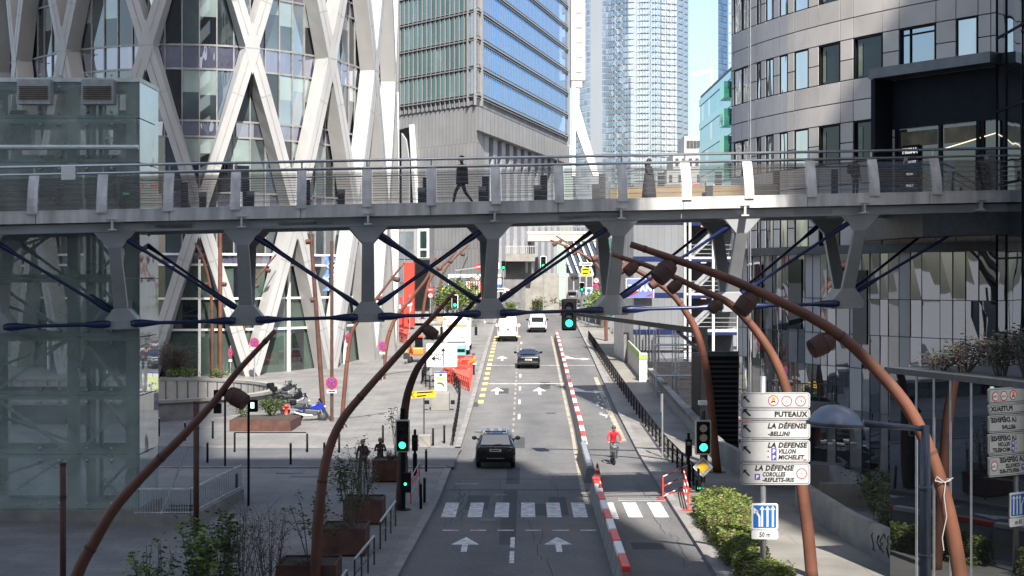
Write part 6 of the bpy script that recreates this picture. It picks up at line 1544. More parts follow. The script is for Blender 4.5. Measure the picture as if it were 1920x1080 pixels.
    if kind == 'suv': b = MB(); b.box(-.5, .5, -1.2, .15, zr-.01, zr+.012); b.build('sunroof', glass('roof_glass', (.02, .03, .05), (.8, .9, 1), refl=.4), t)
    if kind == 'suv':
        for s in (-1, 1): b = MB(); b.tube([(s*.62, -1.65, zr-.03), (s*.63, -1.4, zr+.05), (s*.63, .0, zr+.06), (s*.62, .35, zr-.02)], .022, 6); b.build('roof_rail', M['rail'], t)
    for s in (-1, 1):
        ya, yb_ = {'suv': (-1.7, .75), 'sedan': (-1.0, .75), 'van': (1.0, 1.75), 'mpv': (-2.0, 1.0)}[kind]
        zb_, zt2 = {'suv': (1.08, 1.52), 'sedan': (.97, 1.33), 'van': (1.2, 1.85), 'mpv': (1.08, 1.66)}[kind]
        sb = hw*.985; stp = {'suv': .70, 'sedan': .65, 'van': .9, 'mpv': .82}[kind]
        b = MB(); b.hexa([(s*(sb-.03), ya, zb_), (s*(sb-.03), yb_+.25, zb_), (s*sb, yb_+.25, zb_), (s*sb, ya, zb_), (s*(stp-.03), ya+.15, zt2), (s*(stp-.03), yb_-.35 if kind != 'van' else yb_-.2, zt2), (s*stp, yb_-.35 if kind != 'van' else yb_-.2, zt2), (s*stp, ya+.15, zt2)]); b.build('side_window', M['carglass'], t)
        b = MB(); my = {'suv': .75, 'sedan': .7, 'van': 1.7, 'mpv': 1.0}[kind]; mz = zb_+.08
        b.ball((s*(hw+.12), my, mz), .13, .07, .10 if kind not in ('van',) else .19, 10, 6); b.tube([(s*(hw-.05), my, mz-.05), (s*(hw+.08), my, mz-.03)], .03, 6); b.build('mirror', M['black'] if kind != 'van' else M['carwhite'], t, smooth=True)
        b = MB()
        if kind in ('van', 'mpv'): b.box(s*(hw-.14)-.06, s*(hw-.14)+.06, tl_y-.03, tl_y+.02, tl_z-.25, tl_z+.25)
        else: b.hexa([(s*(hw-.52), tl_y+.01, tl_z-.05), (s*(hw-.08), tl_y+.12, tl_z-.08), (s*(hw-.08), tl_y+.20, tl_z-.08), (s*(hw-.52), tl_y+.10, tl_z-.05), (s*(hw-.50), tl_y+.04, tl_z+.08), (s*(hw-.09), tl_y+.15, tl_z+.10), (s*(hw-.09), tl_y+.22, tl_z+.10), (s*(hw-.50), tl_y+.12, tl_z+.08)])
        b.build('tail_lamp', M['tail'], t)
        for yw in (-L/2+.85, L/2-.9): wheel(t, s*(hw-.13), yw, .35 if kind != 'sedan' else .33)
    b = MB(); b.box(-.27, .27, st[0][0]-.035, st[0][0]-.01, tl_z-.16, tl_z-.04); o = b.build('number_plate', M['plate'], t)
    b = MB(); b.box(-.22, .2, st[0][0]-.038, st[0][0]-.0355, tl_z-.13, tl_z-.075); b.build('faded_digits', M['dsteel'], o)
    b = MB(); b.box(-hw*.86, hw*.86, st[0][0]-.06, st[0][0]+.25, .34, .58); b.build('bumper', M['black'] if kind != 'sedan' else paint, t, bevel=.05)
    if kind == 'suv':
        b = MB(); b.box(-.42, .42, -2.375, -2.36, .50, .53); b.build('chrome_strip', M['rail'], t); b = MB(); b.prism([(-.05, -2.33, 1.0), (.05, -2.33, 1.0), (0, -2.33, 1.07)], (0, .01, 0)); b.build('tailgate_badge', M['rail'], t)
        b = MB(); b.beam((-.1, -2.17, 1.13), (.35, -2.12, 1.16), .02, .02); b.build('wiper', M['black'], t)
    z = zg(y); t.location = (x, y, z+.006); t.rotation_euler = (math.atan2(zg(y+1)-zg(y-1), 2), 0, rz); return t
def car_at(label, pxc, pyb, kind, paint, L=4.6, **k):
    Y = gY(pyb); return car(label, (pxc-960)/F*Y, Y+L/2, kind, paint, **k)
car_at('black estate car with roof rails and blue sky in its sunroof, nearest on the road', 929, 880, 'suv', M['carblack'])
car_at('black saloon car in the right-hand lane ahead of the estate car', 991, 692, 'sedan', M['carblack'])
car_at('tall white delivery van seen from behind, left of the white people carrier', 952, 641, 'van', M['carwhite'], 5.4, cat='van', name='van')
car_at('white people carrier with a dark rear window, farther up the road', 1008, 624, 'mpv', M['carwhite'])
car_at('dark grey car climbing the bend at the far end of the street', 1083, 568, 'mpv', M['cargrey'], rz=-.35)
car_at('pale red small car beside the far traffic signal', 1070, 592, 'sedan', M['carred'], rz=-.2)
# works lorry
Y = gY(668); xw = (856-960)/F*Y; t = thing('works_lorry', 'big white works lorry parked at the left kerb with mirrors out', 'lorry', (xw, Y, zg(Y)))
z = zg(Y)
b = MB(); b.box(xw-1.2, xw+1.2, Y+.3, Y+6.5, z+.9, z+3.45); b.build('cargo_box', M['carwhite'], t, bevel=.08)
b = MB(); b.box(xw-1.1, xw+1.1, Y-.4, Y+.25, z+.55, z+2.5); b.build('rear_cabinet', M['carwhite'], t, bevel=.06)
b = MB(); b.box(xw-.9, xw+.9, Y+.26, Y+.29, z+2.55, z+2.75); b.box(xw-1.15, xw-.9, Y+.27, Y+.29, z+3.1, z+3.3); b.box(xw+.9, xw+1.15, Y+.27, Y+.29, z+3.1, z+3.3); b.build('marker_lamp', M['orange'], t)
b = MB(); b.box(xw-.8, xw+.8, Y-.43, Y-.405, z+1.2, z+1.3); b.box(xw-.6, xw-.5, Y-.43, Y-.405, z+1.6, z+1.7); b.box(xw+.5, xw+.6, Y-.43, Y-.405, z+1.6, z+1.7); b.build('fitting', M['black'], t)
for s in (-1, 1):
    b = MB(); b.tube([(xw+s*1.2, Y+5.9, z+2.4), (xw+s*1.55, Y+5.8, z+2.5), (xw+s*1.55, Y+5.8, z+1.7)], .04, 6); b.box(xw+s*1.55-.12, xw+s*1.55+.12, Y+5.7, Y+5.8, z+1.6, z+2.35); b.build('mirror', M['black'], t)
    for yy in (1.0, 5.6): 
        b = MB(); b.tube([(xw+s*1.0-.15, Y+yy, z+.5), (xw+s*1.0+.15, Y+yy, z+.5)], .5, 18); b.build('wheel', M['rubber'], t)
# pick-up behind the lorry, compressor, little excavator
Y = gY(640); xw = (818-960)/F*Y; z = zg(Y); t = thing('flatbed_truck', 'cream flatbed truck with a tan hood left of the white lorry', 'truck', (xw, Y, z))
b = MB(); b.box(xw-1.1, xw+1.1, Y, Y+4, z+.7, z+1.5); b.build('bed', M['white2'], t, bevel=.05); b = MB(); b.box(xw-.2, xw+1.1, Y+3.2, Y+4.6, z+.7, z+2.6); b.build('cab', mat('tan_cab', (.40, .26, .17), .6), t, bevel=.1)
for s in (-1, 1): b = MB(); b.tube([(xw+s*.9-.12, Y+.9, z+.42), (xw+s*.9+.12, Y+.9, z+.42)], .42, 16); b.build('wheel', M['rubber'], t)
b = MB(); b.box(xw-.9, xw+.5, Y+.4, Y+2.8, z+1.5, z+1.9); b.build('load', M['concrete'], t, bevel=.15)
Y = gY(683); xw = (781-960)/F*Y; z = zg(Y); t = thing('mini_excavator', 'small orange-red excavator behind the route panel', 'excavator', (xw, Y, z+.13))
b = MB(); b.box(xw-.6, xw+.6, Y-.2, Y+1.2, z+.75, z+1.35); b.build('engine_cover', M['orange'], t, bevel=.1)
for s in (-1, 1): b = MB(); b.box(xw+s*.55-.17, xw+s*.55+.17, Y-.5, Y+1.4, z+.13, z+.58); b.build('track', M['rubber'], t, bevel=.15)
b = MB(); b.box(xw-.15, xw+.5, Y+.1, Y+1.0, z+1.35, z+2.2); b.build('cab', M['carglass'], t, bevel=.05); b = MB(); b.box(xw-.2, xw+.55, Y, Y+1.1, z+2.2, z+2.28); b.build('cab_roof', M['redpaint'], t)
b = MB(); b.beam((xw-.3, Y-.2, z+1.0), (xw-.6, Y-1.0, z+2.1), .16, .2); b.beam((xw-.6, Y-1.0, z+2.1), (xw-.7, Y-1.7, z+1.0), .12, .16); b.build('boom', M['orange'], t)
b = MB(); b.prism([(xw-.95, Y-1.9, z+1.0), (xw-.95, Y-1.5, z+.9), (xw-.95, Y-1.7, z+.5)], (.5, 0, 0)); b.build('bucket', M['dsteel'], t)
Y = gY(688); xw = (866-960)/F*Y; z = zg(Y); t = thing('compressor', 'teal compressor trailer between route panel and lorry', 'machine', (xw, Y, z))
b = MB(); b.box(xw-.75, xw+.3, Y, Y+1.8, z+.4, z+1.75); b.build('cabinet', mat('teal_paint', (.15, .42, .40), .5), t, bevel=.08)
for s in (-1, 1): b = MB(); b.tube([(xw-.25+s*.5-.08, Y+.9, z+.3), (xw-.25+s*.5+.08, Y+.9, z+.3)], .3, 14); b.build('wheel', M['rubber'], t)
b = MB(); b.box(xw-.7, xw+.25, Y-.03, Y-.005, z+.7, z+.95); b.box(xw-.7, xw+.25, Y-.03, Y-.005, z+1.2, z+1.45); b.build('grille', M['black'], t)
# red plastic barriers round the works
net = mat('red_net', (.72, .09, .06), .55, var=.15, scale=6)
def work_barrier(a, c, lb, h=1.0):
    A = Vector(a); C = Vector(c); d = (C-A).normalized(); t = thing('site_barrier', lb, 'barrier', A, 'red site barriers round the roadworks')
    u = Vector((0, 0, 1)); b = MB()
    for s in (A, C): b.beam(s, s+u*h, .06, .06, d)
    b.beam(A+u*h, C+u*h, .07, .07); b.beam(A+u*.12, C+u*.12, .06, .06); b.build('frame', M['red'], t)
    b = MB(); n = 14
    for k in range(1, n): q = A.lerp(C, k/n); b.beam(q+u*.14, q+u*(h-.04), .05, .02, d)
    for k in range(1, 5): b.beam(A+u*(.12+k*h*.18), C+u*(.12+k*h*.18), .02, .03)
    b.build('grid', net, t)
    b = MB(); m = A.lerp(C, .5); b.beam(m-d*.5+u*h*.6, m+d*.5+u*h*.6, .1, .16); b.build('panel', M['red'], t)
    b = MB(); nn = Vector((-d.y, d.x, 0)); 
    for s in (A, C): b.beam(s-nn*.25+u*.03, s+nn*.25+u*.03, .06, .05)
    b.build('foot', M['rubber'], t)
g1 = lambda px, py: G(px, py, .02)
for a, c, lb in (((832, 716), (880, 737), 'nearest red site barrier on the road, facing the viewer'), ((880, 737), (886, 704), 'red site barrier along the road edge by the yellow dashes'), ((846, 704), (884, 706), 'red site barrier just behind the worker'), ((832, 716), (838, 700), 'red site barrier behind the city panel'), ((862, 690), (888, 692), 'red site barrier in front of the lorry tail'), ((838, 700), (862, 690), 'red site barrier between route panel and compressor'), ((742, 628), (765, 632), 'farther of two red site barriers by the red portal'), ((745, 640), (764, 648), 'nearer of two red site barriers by the red portal')):
    work_barrier(g1(*a), g1(*c), lb)
b = MB(); q = [g1(838, 712), g1(878, 730), g1(882, 706), g1(846, 704)]; t = thing('site_mat', 'flat red plastic sheeting inside the roadworks barriers', 'sheet', q[0]); b.prism(q, (0, 0, .5)); b.build('sheet', net, t)
# red and white pedestrian barriers at the right crossing
def tube_barrier(a, c, lb):
    A = Vector(a); C = Vector(c); u = Vector((0, 0, 1)); t = thing('tube_barrier', lb, 'barrier', A, 'red and white tube barriers at the right crossing')
    for k, h in enumerate((.95, .55, .15)):
        for j in range(5):
            p0 = A.lerp(C, j/5)+u*h; p1 = A.lerp(C, (j+1)/5)+u*h; b = MB(); b.tube([p0, p1], .028, 8); b.build('tube', M['white' if j % 2 == (k % 2) else 'red'], t)
    for s in (A, C):
        b = MB(); b.tube([s+u*.02, s+u*.97], .03, 8); b.build('leg', M['red'], t)
        d = (C-A).normalized(); nn = Vector((-d.y, d.x, 0)); b = MB(); b.tube([s-nn*.28+u*.03, s+nn*.28+u*.03], .025, 6); b.build('foot', M['red'], t)
p0 = G(1243, 938, .0); p1 = G(1288, 915, .14)
tube_barrier(p0, p1, 'red and white tube barrier standing across the right kerb')
tube_barrier(G(1282, 925, .14), G(1290, 958, .14), 'red and white tube barrier end-on beside the hedge')
t = thing('tube_barrier', 'grey and red folded barrier leaning by the left crossing post', 'barrier', G(775, 940, .13)); a = G(770, 945, .13); c = G(786, 930, .13)
for h, m in ((1.0, 'white2'), (.7, 'red'), (.4, 'white2')): b = MB(); b.tube([a+Vector((0, 0, h)), c+Vector((0, 0, h+.35))], .025, 6); b.build('tube', M[m], t)
for s in (a, c): b = MB(); b.tube([s, s+Vector((0, 0, 1.3))], .025, 6); b.build('leg', M['red'], t)
t = thing('striped_hoarding', 'red and white striped site hoarding beside the far trees', 'hoarding', P(890, 562, 176))
for py0, py1 in ((528, 543), (545, 560)):
    for k in range(8):
        a = P(872+k*4.6, py0, 176); c = P(872+k*4.6+4.4, py1, 176); b = MB(); b.box(a.x, a.x+(c.x-a.x)*.5, 175.95, 176, c.z, a.z); b.build('red_slat', M['signred'], t); b = MB(); b.box(a.x+(c.x-a.x)*.5, c.x, 175.95, 176, c.z, a.z); b.build('white_slat', M['white'], t)
b = MB(); a = P(840, 514, 177); c = P(910, 520, 177); b.box(a.x, c.x, 177, 177.2, c.z, a.z); b.box(a.x, a.x+.15, 177, 177.2, zg(176), c.z); b.box(c.x-.15, c.x, 177, 177.2, zg(176), c.z); b.build('portal_beam', M['white'], t)
# far railing along the bend
t = thing('far_railing', 'pale steel railing following the uphill bend of the street', 'railing', P(990, 575, 215)); b = MB(); pr = None
for k in range(30):
    q = Vector((cx(185+k*3)-3.2+(k > 10)*(k-10)*.10, 185+k*3, zg(185+k*3)))
    b.beam(q, q+Vector((0, 0, 1.15)), .06, .06)
    if pr: b.beam(pr+Vector((0, 0, 1.15)), q+Vector((0, 0, 1.15)), .08, .08); b.beam(pr+Vector((0, 0, .5)), q+Vector((0, 0, .5)), .05, .05)
    pr = q
b.build('rail', M['steel'], t)
# ------------------------------------------------------------------ motorcycles
def motorcycle(loc, rz, paint, lb, box=True):
    t = thing('motorcycle', lb, 'motorcycle', (0, 0, 0), 'motorcycles parked by the ramp well'); r = .31
    for y in (-.72, .72):
        b = MB(); n = 20; b.tube([(-.06, y, r), (-.05, y, r), (.05, y, r), (.06, y, r)], [r*.9, r, r, r*.9], n); o = b.build('wheel', M['rubber'], t); b = MB(); b.tube([(-.065, y, r), (.065, y, r)], r*.5, 12); b.build('rim', M['dsteel'], o)
    b = MB(); b.prism([(-.13, -.35, .35), (-.13, .35, .30), (-.13, .45, .62), (-.13, -.3, .68)], (.26, 0, 0)); b.build('engine', M['dsteel'], t, bevel=.04)
    b = MB(); b.prism([(-.15, -.05, .68), (-.15, .42, .62), (-.15, .82, .68), (-.15, .78, .95), (-.15, .55, 1.12), (-.15, .28, .98), (-.15, 0, .9)], (.30, 0, 0)); b.build('fairing', paint, t, bevel=.07)
    b = MB(); b.prism([(-.12, .56, 1.1), (-.12, .76, .97), (-.12, .58, 1.32), (-.12, .5, 1.3)], (.24, 0, 0)); b.build('windscreen', M['carglass'], t, bevel=.02)
    b = MB(); b.prism([(-.13, -.95, .86), (-.13, -.9, .74), (-.13, -.05, .68), (-.13, -.0, .84), (-.13, -.4, .80)], (.26, 0, 0)); b.build('seat', M['rubber'], t, bevel=.05)
    b = MB(); b.prism([(-.10, -1.0, .84), (-.10, -.6, .62), (-.10, -.2, .6), (-.10, -.1, .72)], (.20, 0, 0)); b.build('tail_panel', paint, t, bevel=.04)
    for x in (-.09, .09): b = MB(); b.tube([(x, .72, r), (x, .5, 1.0)], .03, 8); b.build('fork', M['steel'], t)
    b = MB(); b.tube([(-.36, .38, 1.06), (-.15, .5, 1.04), (.15, .5, 1.04), (.36, .38, 1.06)], .02, 6); b.build('handlebar', M['black'], t)
    for x in (-.3, .3): b = MB(); b.ball((x, .52, 1.27), .07, .03, .05, 8, 6); b.tube([(x*.85, .48, 1.06), (x, .52, 1.25)], .012, 5); b.build('mirror', M['black'], t)
    b = MB(); b.tube([(.2, .1, .3), (.2, -.5, .36), (.22, -.95, .5)], [.04, .06, .07], 8); b.build('exhaust', M['rail'], t)
    b = MB(); b.ball((0, .86, .82), .09, .05, .07, 10, 6); b.build('headlight', M['white'], t)
    b = MB(); b.prism([(-.07, .45, .62), (-.07, .72, .66), (-.07, 1.0, .56), (-.07, .72, .60)], (.14, 0, 0)); b.build('mudguard', paint, t)
    if box: b = MB(); b.box(-.22, .22, -1.2, -.82, .92, 1.25); b.build('top_case', M['black'], t, bevel=.08)
    t.location = loc; t.rotation_euler = (0, R(-6), rz); return t
p = G(582, 789, .13); motorcycle(p, R(-80), M['cblue'], 'blue sports motorcycle with a black top case at the end of the row')
for px, py, a, m, lb, bx in ((556, 778, -60, M['cargrey'], 'grey motorcycle half hidden behind the blue one', True), (548, 768, -50, M['carblack'], 'black motorcycle in the middle of the row', False), (540, 760, -48, M['cargrey'], 'grey motorcycle near the ramp rim with a top case', True), (532, 752, -42, M['carblack'], 'black motorcycle farthest back at the ramp rim', True)):
    motorcycle(G(px, py, .13), R(a), m, lb, bx)
p = G(537, 789, .13); t = thing('hydrant', 'red fire hydrant standing in front of the motorcycles', 'hydrant', p); p.z += .3
b = MB(); b.lathe(p, (0, 0, 1), [(.14, 0), (.14, .06), (.10, .08), (.10, .5), (.15, .52), (.15, .58), (.11, .66), (.04, .74), (.01, .76)], 14); b.build('body', M['red'], t, smooth=True)
b = MB(); b.tube([p+Vector((-.2, 0, .4)), p+Vector((.2, 0, .4))], .06, 8); b.build('outlet', M['red'], t)
# ------------------------------------------------------------------ people
def person(label, loc, rz, J, mats, h=1.75, hat=None, extras=None, coat=False):
    # J overrides joints; facing -Y in local space. mats: (skin, top, legs, shoes)
    k = h/1.75
    D = dict(pelvis=(0, 0, .95), spine=(0, .01, 1.13), chest=(0, .015, 1.33), neck=(0, 0, 1.47), jaw=(0, -.015, 1.54), head=(0, -.02, 1.64), crown=(0, 0, 1.73),
             shL=(.17, .01, 1.42), elL=(.23, .03, 1.14), wrL=(.24, -.04, .90), haL=(.24, -.06, .83), shR=(-.17, .01, 1.42), elR=(-.23, .03, 1.14), wrR=(-.24, -.04, .90), haR=(-.24, -.06, .83),
             hipL=(.09, 0, .90), knL=(.10, -.01, .50), anL=(.10, .03, .09), toL=(.11, -.14, .04), hipR=(-.09, 0, .90), knR=(-.10, -.01, .50), anR=(-.10, .03, .09), toR=(-.11, -.14, .04))
    D.update(J)
    rad = dict(pelvis=.145, spine=.135, chest=.15, neck=.055, jaw=.075, head=.098, crown=.06, hipL=.095, hipR=.095, knL=.062, knR=.062, anL=.045, anR=.045, toL=.04, toR=.04)
    for s in 'LR': rad.update({'sh'+s: .072, 'el'+s: .05, 'wr'+s: .032, 'ha'+s: .034})
    if coat: rad.update(pelvis=.19, spine=.16, hipL=.14, hipR=.14, knL=.13, knR=.13)
    names = list(D); idx = {n: i for i, n in enumerate(names)}
    E = [('pelvis', 'spine', 1), ('spine', 'chest', 1), ('chest', 'neck', 1), ('neck', 'jaw', 0), ('jaw', 'head', 0), ('head', 'crown', 0)]
    for s in 'LR': E += [('chest', 'sh'+s, 1), ('sh'+s, 'el'+s, 1), ('el'+s, 'wr'+s, 1), ('wr'+s, 'ha'+s, 0), ('pelvis', 'hip'+s, 1 if coat else 2), ('hip'+s, 'kn'+s, 1 if coat else 2), ('kn'+s, 'an'+s, 2), ('an'+s, 'to'+s, 3)]
    V = [Vector(D[n])*k for n in names]; Rr = [rad[n]*k for n in names]; ed = [(idx[a], idx[b_]) for a, b_, m in E]; mm = [m for *_, m in E]
    for s in 'LR':                                     # five fingers
        ha = V[idx['ha'+s]]; d = (ha-V[idx['wr'+s]]).normalized(); side = d.cross(Vector((0, 1, 0))); side = side.normalized() if side.length > .1 else Vector((1, 0, 0))
        for f in range(5):
            off = side*((f-1.5)*.018) if f < 4 else -side*.045; ln = (.055, .065, .062, .048, .03)[f]
            a = len(V); V.append(ha+off+d*.025); Rr.append(.0095*k); V.append(ha+off+d*(.025+ln)+Vector((0, -.018, 0))); Rr.append(.008*k)
            ed += [(idx['ha'+s], a), (a, a+1)]; mm += [0, 0]
    me = bpy.data.meshes.new('person_body'); me.from_pydata([tuple(v) for v in V], ed, [])
    ob = bpy.data.objects.new('person_body', me); COL.objects.link(ob)
    sk = ob.modifiers.new('Skin', 'SKIN'); sk.use_smooth_shade = True
    for i, sv_ in enumerate(me.skin_vertices[0].data): sv_.radius = (Rr[i], Rr[i]*.86); sv_.use_root = (i == idx['pelvis'])
    sb = ob.modifiers.new('sub', 'SUBSURF'); sb.levels = 1; sb.render_levels = 1
    bpy.context.view_layer.update(); dg = bpy.context.evaluated_depsgraph_get(); m2 = bpy.data.meshes.new_from_object(ob.evaluated_get(dg)); bpy.data.objects.remove(ob)
    m2.materials.clear()
    for m in mats: m2.materials.append(m)
    for p_ in m2.polygons:
        c = p_.center; best = (9, 0)
        for (i, j), m in zip(ed, mm):
            a, b_ = V[i], V[j]; ab = b_-a; tt = max(0, min(1, (c-a).dot(ab)/max(ab.length_squared, 1e-6))); dd = (c-a-ab*tt).length-Rr[i]*.5
            if dd < best[0]: best = (dd, m)
        p_.material_index = best[1]; p_.use_smooth = True
    t = thing('person', label, 'person', (0, 0, 0)); o = bpy.data.objects.new('body', m2); COL.objects.link(o); o.parent = t; ORG[o] = Vector((0, 0, 0))
    hd = V[idx['head']]; r = rad['head']*k
    b = MB()
    for x in (-.033, .033): b.ball(hd+Vector((x*k, -r*.80, .0)), .013*k, seg=8, rings=6)
    b.build('eyes', M['black'], t); b = MB(); b.ball(hd+Vector((0, -r*.92, -.03*k)), .014*k, .022*k, .03*k, 8, 6); b.build('nose', mats[0], t)
    b = MB(); b.ball(hd+Vector((0, -r*.78, -.075*k)), .026*k, .01*k, .008*k, 8, 6); b.build('mouth', M['signred'], t)
    b = MB()
    for s in (-1, 1): b.ball(hd+Vector((s*r*.92, .01, -.01)), .014*k, .025*k, .035*k, 8, 6)
    b.build('ears', mats[0], t)
    hat_m = {'hair': M['hair'], 'cap': M['dcloth'], 'helmet': M['dsteel'], 'hood': M['dcloth'], 'grey': mat('grey_hair', (.22, .20, .19), .8)}[hat or 'hair']
    b = MB(); b.ball(hd+Vector((0, .018, .028)), r*1.06, r*1.10, r*1.0, 14, 10)
    b.v = [v if v.z > hd.z-.01 or v.y > hd.y+.02 else Vector((v.x*.7, hd.y, hd.z+.03)) for v in b.v]
    if hat == 'cap': b.box(hd.x-.07, hd.x+.07, hd.y-r*1.9, hd.y-r*.7, hd.z+.035, hd.z+.055)
    b.build({'hair': 'hair', 'grey': 'hair'}.get(hat or 'hair', 'headwear'), hat_m, t, smooth=True)
    if extras: extras(t, V, idx, k)
    t.location = loc; t.rotation_euler = (0, 0, rz); return t
sk_ = M['skin']
dz = 11.61
u = u_px(866, 1.6); q = bp(u, 1.6, dz)
def coat_tail(t, V, idx, k):
    b = MB(); b.lathe((0, .01, .78*k), (0, 0, 1), [(.22*k, 0), (.21*k, .2*k), (.20*k, .5*k), (.17*k, .66*k)], 14); b.build('coat_skirt', M['dcloth'], t, smooth=True)
def long_coat(t, V, idx, k):
    b = MB(); b.lathe((0, .0, .12*k), (0, 0, 1), [(.29*k, 0), (.27*k, .3*k), (.23*k, .7*k), (.19*k, 1.05*k)], 16); b.build('long_coat', M['dcloth'], t, smooth=True)
    b = MB(); b.ball((0, .06, 1.52*k), .13*k, .12*k, .16*k); b.build('hood', M['dcloth'], t, smooth=True)
def backpack(t, V, idx, k):
    b = MB(); b.box(-.16, .16, .13, .30, 1.05*k, 1.45*k); b.build('backpack', M['dcloth'], t, bevel=.05)
person('man in a dark cap and jacket striding along the footbridge with hands in pockets', (q.x, q.y, q.z), R(-85), dict(knL=(.09, -.22, .52), anL=(.09, -.30, .12), toL=(.1, -.46, .06), knR=(-.09, .12, .50), anR=(-.09, .38, .16), toR=(-.1, .26, .05), elL=(.25, .12, 1.16), wrL=(.2, -.04, .98), haL=(.17, -.08, .95), elR=(-.25, .12, 1.16), wrR=(-.2, -.04, .98), haR=(-.17, -.08, .95)), (sk_, M['dcloth'], M['dcloth'], M['black']), 1.84, 'cap', coat_tail)
u = u_px(1217, 2.3); q = bp(u, 2.3, dz)
person('woman in a long black hooded coat on the footbridge', (q.x, q.y, q.z), R(60), dict(elL=(.2, -.08, 1.15), wrL=(.05, -.2, 1.1), haL=(.0, -.2, 1.1), elR=(-.2, -.08, 1.15), wrR=(-.05, -.2, 1.12), haR=(0, -.2, 1.14)), (sk_, M['dcloth'], M['dcloth'], M['black']), 1.66, 'hood', long_coat, True)
u = u_px(1604, 2.6); q = bp(u, 2.6, dz)
person('person in dark clothes with a backpack behind the parapet near the entrance', (q.x, q.y, q.z), R(35), {}, (sk_, M['dcloth'], M['dcloth'], M['black']), 1.62, 'hair', backpack)
def mask(t, V, idx, k): hd = V[idx['head']]; b = MB(); b.ball(hd+Vector((0, -.065, -.05)), .06, .05, .045, 10, 8); b.build('face_mask', M['white'], t, smooth=True); b = MB(); b.box(-.06, .22, .02, .1, 1.0, 1.3); b.build('bag_strap', M['dcloth'], t, bevel=.03)
def phone(t, V, idx, k): b = MB(); b.box(-.04, .04, -.37, -.36, 1.24, 1.38); b.build('phone', M['black'], t)
olive = mat('olive_cloth', (.035, .036, .030), .9, var=.4, scale=7)
p = G(680, 901, .13)
person('standing man in dark clothes with a white face mask on the plaza', (p.x, p.y, p.z), R(8), dict(hipL=(.1, 0, .9), anL=(.17, .02, .09), toL=(.2, -.12, .04), knL=(.14, -.02, .5), anR=(-.16, .03, .09), toR=(-.2, -.1, .04), knR=(-.13, -.01, .5), wrL=(.12, -.2, 1.05), haL=(.05, -.2, 1.03), elL=(.26, -.02, 1.12)), (sk_, M['dcloth'], olive, M['black']), 1.8, 'grey', mask)
p = G(713, 893, .13)
person('man behind the far planter holding a phone to his chest', (p.x, p.y, p.z), R(5), dict(elL=(.26, -.04, 1.16), wrL=(.08, -.3, 1.26), haL=(.03, -.33, 1.3), elR=(-.26, -.04, 1.16), wrR=(-.08, -.3, 1.26), haR=(-.03, -.33, 1.3)), (sk_, M['dcloth'], olive, M['black']), 1.72, 'grey', phone)
p = G(888, 706, .01)
def vest(t, V, idx, k):
    b = MB(); b.lathe((0, .03, .92), (0, 0, 1), [(.20, 0), (.205, .02), (.205, .06), (.2, .08)], 14); b.build('reflective_band', M['white'], t)
person('road worker in an orange vest and navy trousers at the site barriers', (p.x, p.y, p.z), R(-60), dict(spine=(0, -.02, 1.12), elL=(.22, -.16, 1.2), wrL=(.14, -.38, 1.1), haL=(.12, -.44, 1.07), elR=(-.22, -.14, 1.2), wrR=(-.12, -.36, 1.12), haR=(-.1, -.42, 1.08)), (sk_, M['orcloth'], M['navycloth'], M['black']), 1.75, 'hair', vest)
# cyclist
p = G(1152, 872, .0); bx, by = p.x, p.y+.5
person('cyclist in a bright red jacket and helmet riding towards the viewer', (bx, by+.28, -.02), R(4), dict(pelvis=(0, .10, .98), spine=(0, .04, 1.14), chest=(0, -.06, 1.34), neck=(0, -.12, 1.48), jaw=(0, -.15, 1.55), head=(0, -.16, 1.65), crown=(0, -.14, 1.74), shL=(.19, -.07, 1.43), elL=(.30, -.22, 1.22), wrL=(.28, -.46, 1.06), haL=(.27, -.52, 1.04), shR=(-.19, -.07, 1.43), elR=(-.30, -.22, 1.22), wrR=(-.28, -.46, 1.06), haR=(-.27, -.52, 1.04), hipL=(.09, .06, .94), knL=(.12, -.33, .74), anL=(.12, -.2, .34), toL=(.12, -.36, .29), hipR=(-.09, .06, .94), knR=(-.12, -.20, .52), anR=(-.12, -.12, .14), toR=(-.12, -.28, .10)), (sk_, M['redcloth'], M['gcloth'], M['rubber']), 1.84, 'helmet')
t = thing('bicycle', 'city bicycle with a dark front basket under the red-jacketed cyclist', 'bicycle', (bx, by, 0))
def ring(mb, c, R0, r, n=28):
    pts = [Vector(c)+Vector((0, R0*math.cos(2*math.pi*i/n), R0*math.sin(2*math.pi*i/n))) for i in range(n+1)]; mb.tube(pts, r, 6, False)
for dy in (-.5, .55):
    b = MB(); ring(b, (bx, by+dy, .34), .32, .026); o = b.build('wheel', M['rubber'], t); b = MB()
    for k in range(8): a = math.pi*k/8; v = Vector((0, math.cos(a), math.sin(a)))*.30; b.tube([Vector((bx, by+dy, .34))-v, Vector((bx, by+dy, .34))+v], .005, 4)
    b.build('spokes', M['rail'], o)
b = MB(); A = Vector((bx, by-.35, .92)); B_ = Vector((bx, by+.02, .3)); C_ = Vector((bx, by+.28, .88)); D_ = Vector((bx, by+.55, .34))
for s, e in ((A, B_), (B_, C_), (B_, D_), (D_, C_), (A, Vector((bx, by-.5, .34)))): b.tube([s, e], .025, 8)
b.build('frame', M['steel'], t)
b = MB(); b.tube([(bx-.3, by-.3, 1.03), (bx-.1, by-.38, 1.06), (bx+.1, by-.38, 1.06), (bx+.3, by-.3, 1.03)], .016, 6); b.tube([(bx, by-.36, .9), (bx, by-.38, 1.06)], .02, 6); b.build('handlebar', M['black'], t)
b = MB(); b.box(bx-.19, bx+.19, by-.72, by-.42, .72, .96); b.build('basket', M['dsteel'], t, bevel=.03); b = MB(); b.box(bx-.08, bx+.08, by-.735, by-.722, .86, .94); b.box(bx-.04, bx+.04, by-.60, by-.55, .97, 1.03); b.build('front_light', M['steel'], t)
